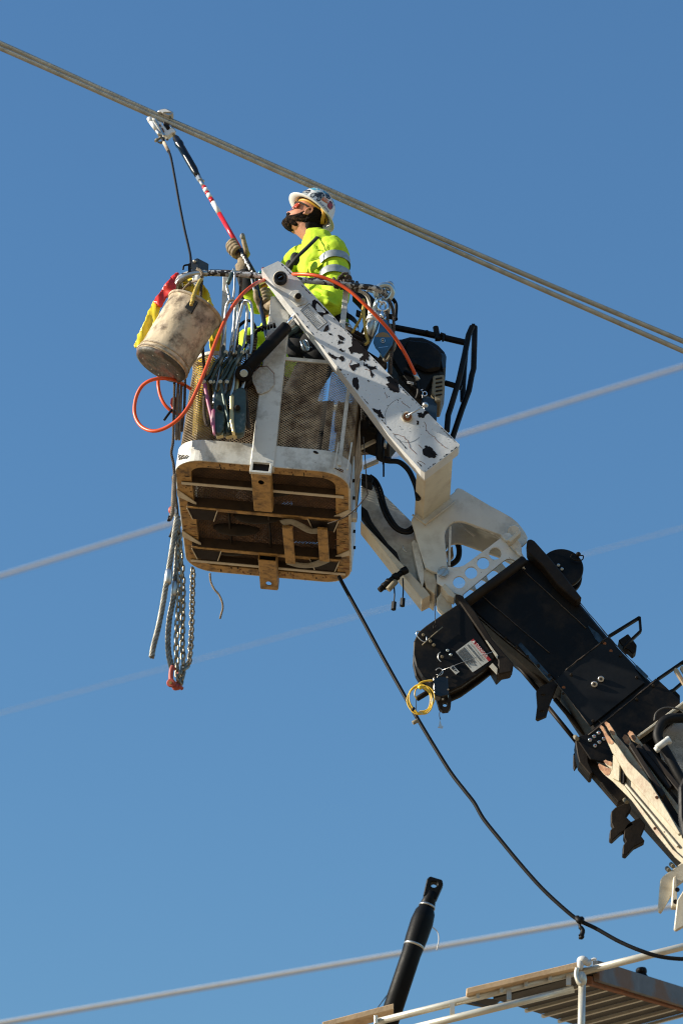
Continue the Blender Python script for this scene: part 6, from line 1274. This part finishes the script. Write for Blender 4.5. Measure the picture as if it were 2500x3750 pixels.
# ---- the lineman
MAN = thing('person', 'bearded worker in lime hi-vis shirt and stickered white hard hat looking up at the wire', 'person', L(.08, .42, .04))
TI = R(32); hf = Vector((-math.cos(TI), -.06, math.sin(TI))); hu = Vector((math.sin(TI), 0, math.cos(TI)))
hu = (hu - hf.normalized() * hu.dot(hf.normalized())).normalized()
YM_ = .45
em = P(1124, 801, YM_); H = HF(em, hf, hu); H.o = em + H.f * .012 + H.u * .006
neckpts = [H(-.02, 0, -.02), H(-.035, 0, -.075), P(1146, 868, YM_), P(1154, 905, YM_), P(1160, 940, YM_)]
bd = head_mb(H, neckpts).build('body', 'skin', MAN); remesh(bd, .0035, 2)
# beard and hair
def patch(h, u0f, u1f, a0, a1, off, n1=40, n2=22, seed=0., rough_=.004):
    b = MB(); vs = []; rows = []
    for lay in (0, 1):
        for i in range(n1 + 1):
            a = R(a0 + (a1 - a0) * i / n1); lo, hi = u0f(math.degrees(a)), u1f(math.degrees(a))
            for j in range(n2 + 1):
                u = lo + (hi - lo) * j / n2; e = math.sin(math.pi * j / n2) ** .5 * math.sin(math.pi * min(1, max(0, i / n1))) ** .25
                o_ = (off * e + rough_ * noise.noise(Vector((a * 9, u * 130, seed)))) if lay else -.004
                uu = u - (.012 * e * max(0, math.cos(a)) ** .5 if (lay and u < -.085) else 0)
                f, s, z = head_pt(max(u, -.119), a, max(o_, .001) if lay else o_); vs.append(h(f, s, uu))
    m_ = n2 + 1; fs = []
    for lay in (0, 1):
        q = lay * (n1 + 1) * m_
        for i in range(n1):
            for j in range(n2): fs.append((q + i * m_ + j, q + i * m_ + j + 1, q + (i + 1) * m_ + j + 1, q + (i + 1) * m_ + j))
    K2 = (n1 + 1) * m_
    for i in range(n1): fs += [(i * m_, (i + 1) * m_, K2 + (i + 1) * m_, K2 + i * m_), (i * m_ + n2, K2 + i * m_ + n2, K2 + (i + 1) * m_ + n2, (i + 1) * m_ + n2)]
    b.add(vs, fs, 0, True); return b
def btop(a): a = abs(a); return interp([(0, -.052), (12, -.050), (25, -.058), (40, -.064), (58, -.056), (74, -.036), (90, .010), (110, .02)], a)[0]
b = patch(H, lambda a: -.119 + .05 * (abs(a) / 100) ** 2, btop, -106, 106, .0075, 60, 24, 3., .003); mt_ = Matrix((H.f, H.s, H.u)).transposed(); b.ball(H(.046, 0, -.110), .042, .040, .015, 18, 0, mt_); b.ball(H(.077, 0, -.094), .016, .024, .018, 14, 0, mt_)
for sg in (1, -1): b.ball(H(.022, sg * .040, -.094), .040, .012, .018, 14, 0, mt_)
M['beard'] = pmat('lit_patch_beard', (.007, .004, .0026), .8, spec=.12, col2=(.055, .030, .015), c2scale=55, c2thr=.56, var=.4, bump=.8, bscale=170)  # lighter brown patches paint sunlit hair into the dark beard
b.build('beard', 'beard', MAN)
b = MB(); b.tube(smooth([H(.078, .034, -.058), H(.090, .018, -.046), H(.096, 0, -.043), H(.090, -.018, -.046), H(.078, -.034, -.058)], 6), [.006 + .003 * math.sin(i * math.pi / 24) for i in range(25)], 8); b.build('moustache', 'hair', MAN)
b = patch(H, lambda a: -.075, lambda a: .07, 98, 262, .016, 50, 20, 8., .006)
for i in range(14):
    a = R(random.uniform(110, 235)); b.ball(H(-.075 + random.uniform(-.03, .02), math.sin(a) * .055, random.uniform(-.075, .0)), .026, .024, .034, 10)
b.build('hair', 'hair', MAN)
# eye, brow, glasses
b = MB()
for sg in (1, -1): b.ball(H(.070, sg * .031, .006), .0115, n=12)
b.build('eye', 'inkwhite', MAN)
b = MB(); b.tube([H(.088, .05, .028), H(.094, .03, .033), H(.094, .016, .030)], [.003, .005, .003], 6); b.build('eyebrow', 'hair', MAN)
gl = MB()
for sg in (1, -1):
    vs = []; nn = 10
    for i in range(nn + 1):
        for j in range(5):
            a = R(6 + 52 * i / nn); f, s, u = head_pt(.008, a, .012); vs.append(H(f + .004, sg * s, -.016 + .040 * j / 4 - .006 * (i / nn) * (4 - j) / 4 * 0))
    gl.add(vs, [(i * 5 + j, (i + 1) * 5 + j, (i + 1) * 5 + j + 1, i * 5 + j + 1) for i in range(nn) for j in range(4)], 0, True)
go = gl.build('safety_glasses', 'lens', MAN); sd_ = go.modifiers.new('solid', 'SOLIDIFY'); sd_.thickness = .002
b = MB()
for sg in (1, -1):
    pts = []
    for i in range(9):
        a = R(6 + 52 * i / 8); f, s, u = head_pt(.008, a, .012); pts.append(H(f + .005, sg * s, .026))
    b.tube(pts + [H(.03, sg * .081, .022), H(-.004, sg * .083, .016), H(-.02, sg * .080, .008)], [(.0025, .0045)] * 12, 8)
b.build('glasses_frame', 'strap', go)
helmet(H, MAN)
# shirt
def loft(b, rows, n=32, p=1.0):
    vs = []
    for c_, rx, ry in rows:
        for j in range(n):
            a = 2 * math.pi * j / n; ca, sa = math.cos(a), math.sin(a); vs.append(Vector(c_) + Vector((math.copysign(abs(ca) ** p, ca) * rx, math.copysign(abs(sa) ** p, sa) * ry, 0)))
    k = len(rows); b.add(vs, [(i * n + j, i * n + (j + 1) % n, (i + 1) * n + (j + 1) % n, (i + 1) * n + j) for i in range(k - 1) for j in range(n)] + [tuple(reversed(range(n))), tuple((k - 1) * n + j for j in range(n))], 0, True)
def limb(b, pts, rs, k=8, n=18):
    c_ = smooth(pts, k); r_ = []
    for i in range(len(c_)):
        t = i / k; q = min(int(t), len(rs) - 2); r_.append(rs[q] + (rs[q + 1] - rs[q]) * (t - q) if t < len(rs) - 1 else rs[-1])
    b.tube(c_, r_, n)
SHL = P(1215, 915, .28); ELL = P(1222, 1118, .22); WRL = P(1005, 1108, .20)
SHR = P(1120, 985, .64); ELR = P(946, 1128, .56); WRR = P(890, 1000, .45)
b = MB()
loft(b, [(P(1192, 1270, YM_), .125, .175), (P(1190, 1200, YM_), .125, .175), (P(1182, 1120, YM_), .122, .18), (P(1172, 1040, YM_), .122, .195), (P(1166, 980, YM_), .120, .205), (P(1168, 930, YM_), .110, .20), (P(1166, 895, YM_), .090, .15), (P(1158, 872, YM_), .072, .085), (P(1154, 858, YM_), .068, .072)], p=.85)
limb(b, [P(1175, 925, .34), SHL, P(1226, 1020, .24), ELL, P(1130, 1120, .19), P(1040, 1112, .19)], [.075, .082, .076, .066, .056, .047])
limb(b, [P(1150, 945, .58), SHR, P(1030, 1060, .62), ELR, P(922, 1085, .50), P(908, 1045, .47)], [.075, .080, .066, .044, .042, .042])
limb(b, [P(1120, 925, .50), P(1075, 960, .55), P(1040, 1000, .6)], [.06, .07, .06])
for x0, y0, x1, y1, yy, r_ in ((1200, 862, 1160, 965, .235, .010), (1214, 872, 1186, 990, .205, .010), (1184, 862, 1140, 955, .255, .011), (1165, 885, 1120, 1000, .265, .010), (1232, 880, 1214, 960, .195, .008), (1150, 1060, 1235, 1090, .155, .010), (1165, 1100, 1240, 1120, .14, .010), (1140, 960, 1100, 1060, .262, .010), (1260, 950, 1246, 1060, .19, .008)):
    b.tube(smooth([P(x0, y0, yy + .05), P((x0 + x1) / 2 + 4, (y0 + y1) / 2, yy), P(x1, y1, yy + .045)], 6), [.004 + r_ * math.sin(math.pi * i / 12) for i in range(13)], 8)
shirt = b.build('shirt', 'shirt', MAN); remesh(shirt, .007, 4); folds(shirt, .15, .040, 'cloth_folds'); folds(shirt, .055, .013, 'cloth_creases')
# collar
b = MB(); b.tube(smooth([P(1182, 858, .36), P(1150, 880, .33), P(1112, 905, .36), P(1090, 914, .42), P(1100, 925, .52), P(1150, 905, .56), P(1190, 870, .52)], 6), [(.006, .022)] * 37, 8); b.build('collar', 'shirt', MAN)
# reflective bands round the sleeve, one on the body
def band(c0, c1, r0, r1, name='reflective_stripe', parent=MAN):
    b = MB(); b.lathe(c0, c1, [(0, r0), (.5, (r0 + r1) / 2 + .002), (1, r1)], 36, cap=False); o = b.build(name, 'reflect', parent); folds(o, .12, .016, 'band_folds'); return o
band(P(1222, 956, .268), P(1226, 980, .258), .0915, .0900); band(P(1226, 1006, .246), P(1226, 1030, .240), .0885, .0865)
band(P(1180, 1150, YM_), P(1182, 1186, YM_), .150, .150)
# straps, pocket and seams laid on the shirt
def ribbon(name, pts, wd, mat, off=.006, th=.004, smo=8):
    c_ = smooth([P(*p) for p in pts], smo); fr = frames(c_); b = MB(); vs = []
    for i, p in enumerate(c_):
        side = fr[i][2].cross(YV).normalized()
        vs += [p + side * (wd * t) for t in (-.5, 0, .5)]
    b.add(vs, [(i * 3 + k, i * 3 + k + 1, (i + 1) * 3 + k + 1, (i + 1) * 3 + k) for i in range(len(c_) - 1) for k in (0, 1)], 0, True)
    o = b.build(name, mat, MAN); w_ = o.modifiers.new('wrap', 'SHRINKWRAP'); w_.target = shirt; w_.wrap_method = 'NEAREST_SURFACEPOINT'; w_.wrap_mode = 'ABOVE_SURFACE'; w_.offset = off
    q = o.modifiers.new('solid', 'SOLIDIFY'); q.thickness = th; q.offset = 1; return o
M['seam'] = pmat('shirt_seam', (.22, .34, .012), .85, var=.1)
so_ = ribbon('harness_strap', [(1190, 850, .42), (1170, 862, .30), (1146, 886, .195), (1114, 917, .175), (1086, 944, .175), (1056, 980, .21)], .021, 'strap'); so_.modifiers.remove(so_.modifiers['wrap'])
for pts in ([(1150, 880, .22), (1152, 905, .18), (1150, 960, .17), (1146, 1030, .18)], [(1192, 880, .16), (1176, 920, .15), (1172, 965, .15), (1176, 1010, .17)], [(1120, 935, .18), (1142, 930, .17), (1160, 928, .16)]):
    ribbon('seam', pts, .005, 'seam', .003, .002)
ribbon('pocket_flap', [(1092, 962, .18), (1112, 952, .17), (1132, 944, .17)], .030, 'shirt', .005, .003)
b = MB(); b.ball(P(1080, 948, .22), .028, .016, .045, 14); b.ball(P(1060, 972, .25), .024, .016, .038, 12); b.build('harness_pad', 'strap', MAN)
# trousers, harness belt, boots
hipL, hipR = P(1190, 1262, .36), P(1185, 1262, .56)
b = MB(); loft(b, [(P(1192, 1300, YM_), .130, .18), (P(1192, 1250, YM_), .132, .185), (P(1190, 1205, YM_), .126, .172)], p=.85)
ftL, ftR = L(.10, .30, .05), L(.02, .62, .05)
limb(b, [hipL, (hipL + ftL) / 2 + Vector((-.06, -.03, .02)), ftL + Vector((0, 0, .06))], [.105, .080, .060]); limb(b, [hipR, (hipR + ftR) / 2 + Vector((-.03, .0, .02)), ftR + Vector((0, 0, .06))], [.105, .080, .060])
tr2 = b.build('trousers', 'trouser', MAN); remesh(tr2, .012, 3); folds(tr2, .12, .03, 'trouser_folds')
for ft in (ftL, ftR):
    b = MB(); b.ball(ft + Vector((-.06, 0, -.0)), .14, .05, .055, 16); b.cyl(ft + Vector((0, 0, .02)), ft + Vector((.01, 0, .14)), .058, 16); b.build('boot', 'brownblack', MAN)
b = MB(); b.lathe(P(1191, 1218, YM_), P(1191, 1196, YM_), [(0, .188), (1, .188)], 36, cap=False); bl_ = b.build('tool_belt', 'strap', MAN); bl_.scale = (1, 1, 1)
b = MB()
fr_ = px([(1100, 1250), (1108, 1246), (1116, 1268), (1134, 1272), (1128, 1284), (1112, 1282)], .20); b.tube(fr_, .0045, 6, closed=True); b.bar(P(1112, 1246, .20), P(1126, 1282, .20), YV * .005, (.010, 0, .004)); b.tube(px([(1118, 1244), (1126, 1250), (1132, 1270), (1142, 1272)], .20), .003, 6); b.build('harness_buckle', 'bluesteel', MAN)
b = MB(); b.ball(P(1090, 1270, .28), .07, .05, .09, 14); b.ball(P(1135, 1262, .26), .07, .05, .09, 14); b.ball(P(1160, 1300, .28), .09, .06, .09, 14); b.ball(P(1080, 1210, .3), .05, .05, .06, 12); b.build('tool_pouch', 'trouser', MAN)
b = MB(); b.prism(px([(1042, 1200), (1062, 1190), (1098, 1190), (1080, 1208), (1050, 1226)], .22), YV * .05); b.build('pouch_flap', pmat('slate_green_cloth', (.12, .17, .17), .8, var=.2), MAN, bevel=.008)
b = MB(); b.ball(P(1068, 1172, .2), .018, .012, .020, 12); b.build('pouch_button', 'canvas', MAN)
# gloved hands
def hand(cen, along, left, front, wrist, thumb, name, spread=.0235, scale=1.0):
    """fingers stacked along the held tube, closing round it; left/front are unit vectors as the camera sees it"""
    b = MB(); s = scale
    for i, ln in enumerate((1.0, 1.08, 1.02, .88)):
        o_ = cen + along * (spread * (1.5 - i)); k = ln * s
        pts = [o_ + left * .018 * s - front * .040 * s, o_ + left * (.050 * k) - front * .018 * s, o_ + left * (.052 * k) + front * .010 * s, o_ + left * (.030 * k) + front * (.034 * s), o_ + left * (.004) + front * (.034 * s) - along * .004]
        c_ = smooth(pts, 4); rs = [.0150, .0145, .0140, .0145, .0150, .0140, .0130, .0128, .0135, .0135, .0128, .0122, .0125, .0125, .0118, .0108, .0080]
        b.tube(c_, [r_ * s for r_ in rs[:len(c_)]], 10)
    mt = Matrix((left, front, along)).transposed()
    b.ball(cen + left * .012 - front * .038 - along * .008, .040 * s, .020 * s, .052 * s, 16, 0, mt)
    b.ball(cen - left * .012 - front * .028 - along * .030, .030 * s, .022 * s, .036 * s, 14, 0, mt)
    limb(b, [cen - front * .036 - along * .03, cen - front * .034 - along * .06, wrist], [.034, .031, .033], 6, 14)
    limb(b, thumb, [.020, .017, .0145, .0125], 5, 12)
    o = b.build(name, 'glove', MAN); remesh(o, .0032, 2); return o
st = (sp_(T(880)) - sp_(T(940))).normalized()
lf = Vector((-.86, 0, -.30)).normalized(); lf = (lf - st * lf.dot(st)).normalized(); fr2 = lf.cross(st); fr2 = -fr2 if fr2.y > 0 else fr2
hc_ = sp_(T(905))
gh = hand(hc_, st, lf, fr2, P(888, 985, .46), [hc_ - lf * .030 - st * .045 - fr2 * .03, P(903, 925, .43), P(895, 892, .41), P(888, 862, .40)], 'glove')
b = MB(); b.ball(P(888, 866, .398), .0155, .0155, .022, 12); b.build('thumb_cap', 'glovegrey', gh)
b = MB(); b.lathe(P(884, 968, .455), P(897, 1012, .465), [(0, .038), (.5, .040), (1, .046)], 20, cap=False); cu = b.build('glove_cuff', 'glove', gh); cu.modifiers.new('solid', 'SOLIDIFY').thickness = .004
b = MB(); limb(b, [P(892, 1000, .46), P(905, 1035, .46), P(920, 1065, .48)], [.044, .050, .056], 6, 16); b.build('sleeve_cuff', 'trouser', MAN)
b = MB(); b.prism(px([(866, 1090), (880, 1070), (905, 1060), (912, 1068), (905, 1094), (880, 1096)], .5), YV * .02); b.build('leather_flap', 'brownblack', MAN, bevel=.004)
hl2 = P(958, 1092, .33); st2 = Vector((-.25, -.05, .95)).normalized(); rt2 = Vector((.95, -.1, .2)).normalized(); rt2 = (rt2 - st2 * rt2.dot(st2)).normalized(); fr3 = rt2.cross(st2); fr3 = -fr3 if fr3.y > 0 else fr3
hand(hl2, st2, rt2, fr3, P(1012, 1108, .25), [hl2 - rt2 * .01 + st2 * -.04 - fr3 * .03, hl2 - rt2 * .028 + st2 * .0, hl2 - rt2 * .026 + st2 * .035, hl2 - rt2 * .02 + st2 * .06], 'glove', .022, .95)
# ---- the second worker, mostly hidden behind the column
MB2 = thing('person', 'second worker half hidden behind the white column, only hard hat and lime sleeve showing', 'person', L(-.12, .92, .04))
Y2 = .92
h2 = HF(P(1006, 1094, Y2), Vector((-1, .15, -.15)), Vector((-.15, 0, 1))); b = head_mb(h2, [h2(-.02, 0, -.03), h2(-.03, 0, -.09), P(1020, 1180, Y2), P(1022, 1200, Y2)]); o = b.build('body', 'skin', MB2); remesh(o, .005, 2)
helmet(h2, MB2, False)
b = MB(); b.ball(P(964, 985, Y2 - .12), .012, .006, .014, 10); b.build('sticker', 'sticker_red', MB2)
b = MB(); b.ball(P(952, 998, Y2 - .11), .010, .006, .014, 10); b.build('sticker', 'sticker_blue', MB2)
b = MB(); loft(b, [(P(1010, 1470, Y2), .12, .17), (P(1012, 1380, Y2), .12, .175), (P(1016, 1300, Y2), .125, .19), (P(1020, 1225, Y2), .115, .20), (P(1022, 1190, Y2), .075, .10)], p=.85)
limb(b, [P(1000, 1225, Y2 - .18), P(950, 1232, Y2 - .26), P(906, 1240, Y2 - .30), P(925, 1300, Y2 - .32), P(960, 1330, Y2 - .3)], [.065, .060, .056, .050, .046])
o = b.build('shirt', 'shirt', MB2); remesh(o, .011, 4); folds(o, .14, .03, 'cloth_folds_second')
b = MB(); limb(b, [P(955, 1325, Y2 - .3), P(985, 1345, Y2 - .28), P(1000, 1350, Y2 - .27)], [.036, .034, .03]); b.build('glove', 'glove', MB2)
f1, f2 = L(-.10, .78, .05), L(-.14, 1.02, .05); hp1, hp2 = P(1010, 1450, Y2 - .09), P(1008, 1450, Y2 + .09)
b = MB(); loft(b, [(P(1010, 1490, Y2), .125, .175), (P(1010, 1430, Y2), .125, .172)], p=.85); limb(b, [hp1, (hp1 + f1) / 2 + Vector((-.05, 0, 0)), f1 + Vector((0, 0, .06))], [.10, .078, .06]); limb(b, [hp2, (hp2 + f2) / 2 + Vector((-.05, 0, 0)), f2 + Vector((0, 0, .06))], [.10, .078, .06])
o = b.build('trousers', 'trouser', MB2); remesh(o, .012, 3)
for ft in (f1, f2):
    b = MB(); b.ball(ft + Vector((-.06, 0, 0)), .14, .05, .055, 14); b.cyl(ft + Vector((0, 0, .02)), ft + Vector((.01, 0, .14)), .058, 14); b.build('boot', 'brownblack', MB2)
# loose gear lying on the basket floor (seen through the mesh)
for i, (x, y, sx, sy, h_, mt, nm, lb_, ct) in enumerate(((-.25, .25, .22, .20, .24, 'trouser', 'gear_bag', 'black gear bag on the basket floor seen through the front mesh', 'bag'), (.26, .75, .24, .30, .30, 'rust', 'rusty_box', 'rust coloured box on the basket floor behind the right mesh', 'box'), (.3, .3, .10, .12, .14, 'orange', 'orange_cloth', 'crumpled orange cloth low behind the right mesh panel', 'cloth'))):
    b = MB(); c_ = L(x, y, .05 + h_ / 2); b.ball(c_, sx / 2, sy / 2, h_ / 2, 16) if nm != 'rusty_box' else b.box(c_, BX * sx, BY * sy, BZ * h_)
    o = b.build(nm, mt, None, bevel=.01 if nm == 'rusty_box' else 0); tag(o, lb_, ct)
    if nm != 'rusty_box': folds(o, .06, .05, nm + '_folds')

# dark canvas tool aprons hung inside the rear wall and mats on the floor (seen through the mesh)
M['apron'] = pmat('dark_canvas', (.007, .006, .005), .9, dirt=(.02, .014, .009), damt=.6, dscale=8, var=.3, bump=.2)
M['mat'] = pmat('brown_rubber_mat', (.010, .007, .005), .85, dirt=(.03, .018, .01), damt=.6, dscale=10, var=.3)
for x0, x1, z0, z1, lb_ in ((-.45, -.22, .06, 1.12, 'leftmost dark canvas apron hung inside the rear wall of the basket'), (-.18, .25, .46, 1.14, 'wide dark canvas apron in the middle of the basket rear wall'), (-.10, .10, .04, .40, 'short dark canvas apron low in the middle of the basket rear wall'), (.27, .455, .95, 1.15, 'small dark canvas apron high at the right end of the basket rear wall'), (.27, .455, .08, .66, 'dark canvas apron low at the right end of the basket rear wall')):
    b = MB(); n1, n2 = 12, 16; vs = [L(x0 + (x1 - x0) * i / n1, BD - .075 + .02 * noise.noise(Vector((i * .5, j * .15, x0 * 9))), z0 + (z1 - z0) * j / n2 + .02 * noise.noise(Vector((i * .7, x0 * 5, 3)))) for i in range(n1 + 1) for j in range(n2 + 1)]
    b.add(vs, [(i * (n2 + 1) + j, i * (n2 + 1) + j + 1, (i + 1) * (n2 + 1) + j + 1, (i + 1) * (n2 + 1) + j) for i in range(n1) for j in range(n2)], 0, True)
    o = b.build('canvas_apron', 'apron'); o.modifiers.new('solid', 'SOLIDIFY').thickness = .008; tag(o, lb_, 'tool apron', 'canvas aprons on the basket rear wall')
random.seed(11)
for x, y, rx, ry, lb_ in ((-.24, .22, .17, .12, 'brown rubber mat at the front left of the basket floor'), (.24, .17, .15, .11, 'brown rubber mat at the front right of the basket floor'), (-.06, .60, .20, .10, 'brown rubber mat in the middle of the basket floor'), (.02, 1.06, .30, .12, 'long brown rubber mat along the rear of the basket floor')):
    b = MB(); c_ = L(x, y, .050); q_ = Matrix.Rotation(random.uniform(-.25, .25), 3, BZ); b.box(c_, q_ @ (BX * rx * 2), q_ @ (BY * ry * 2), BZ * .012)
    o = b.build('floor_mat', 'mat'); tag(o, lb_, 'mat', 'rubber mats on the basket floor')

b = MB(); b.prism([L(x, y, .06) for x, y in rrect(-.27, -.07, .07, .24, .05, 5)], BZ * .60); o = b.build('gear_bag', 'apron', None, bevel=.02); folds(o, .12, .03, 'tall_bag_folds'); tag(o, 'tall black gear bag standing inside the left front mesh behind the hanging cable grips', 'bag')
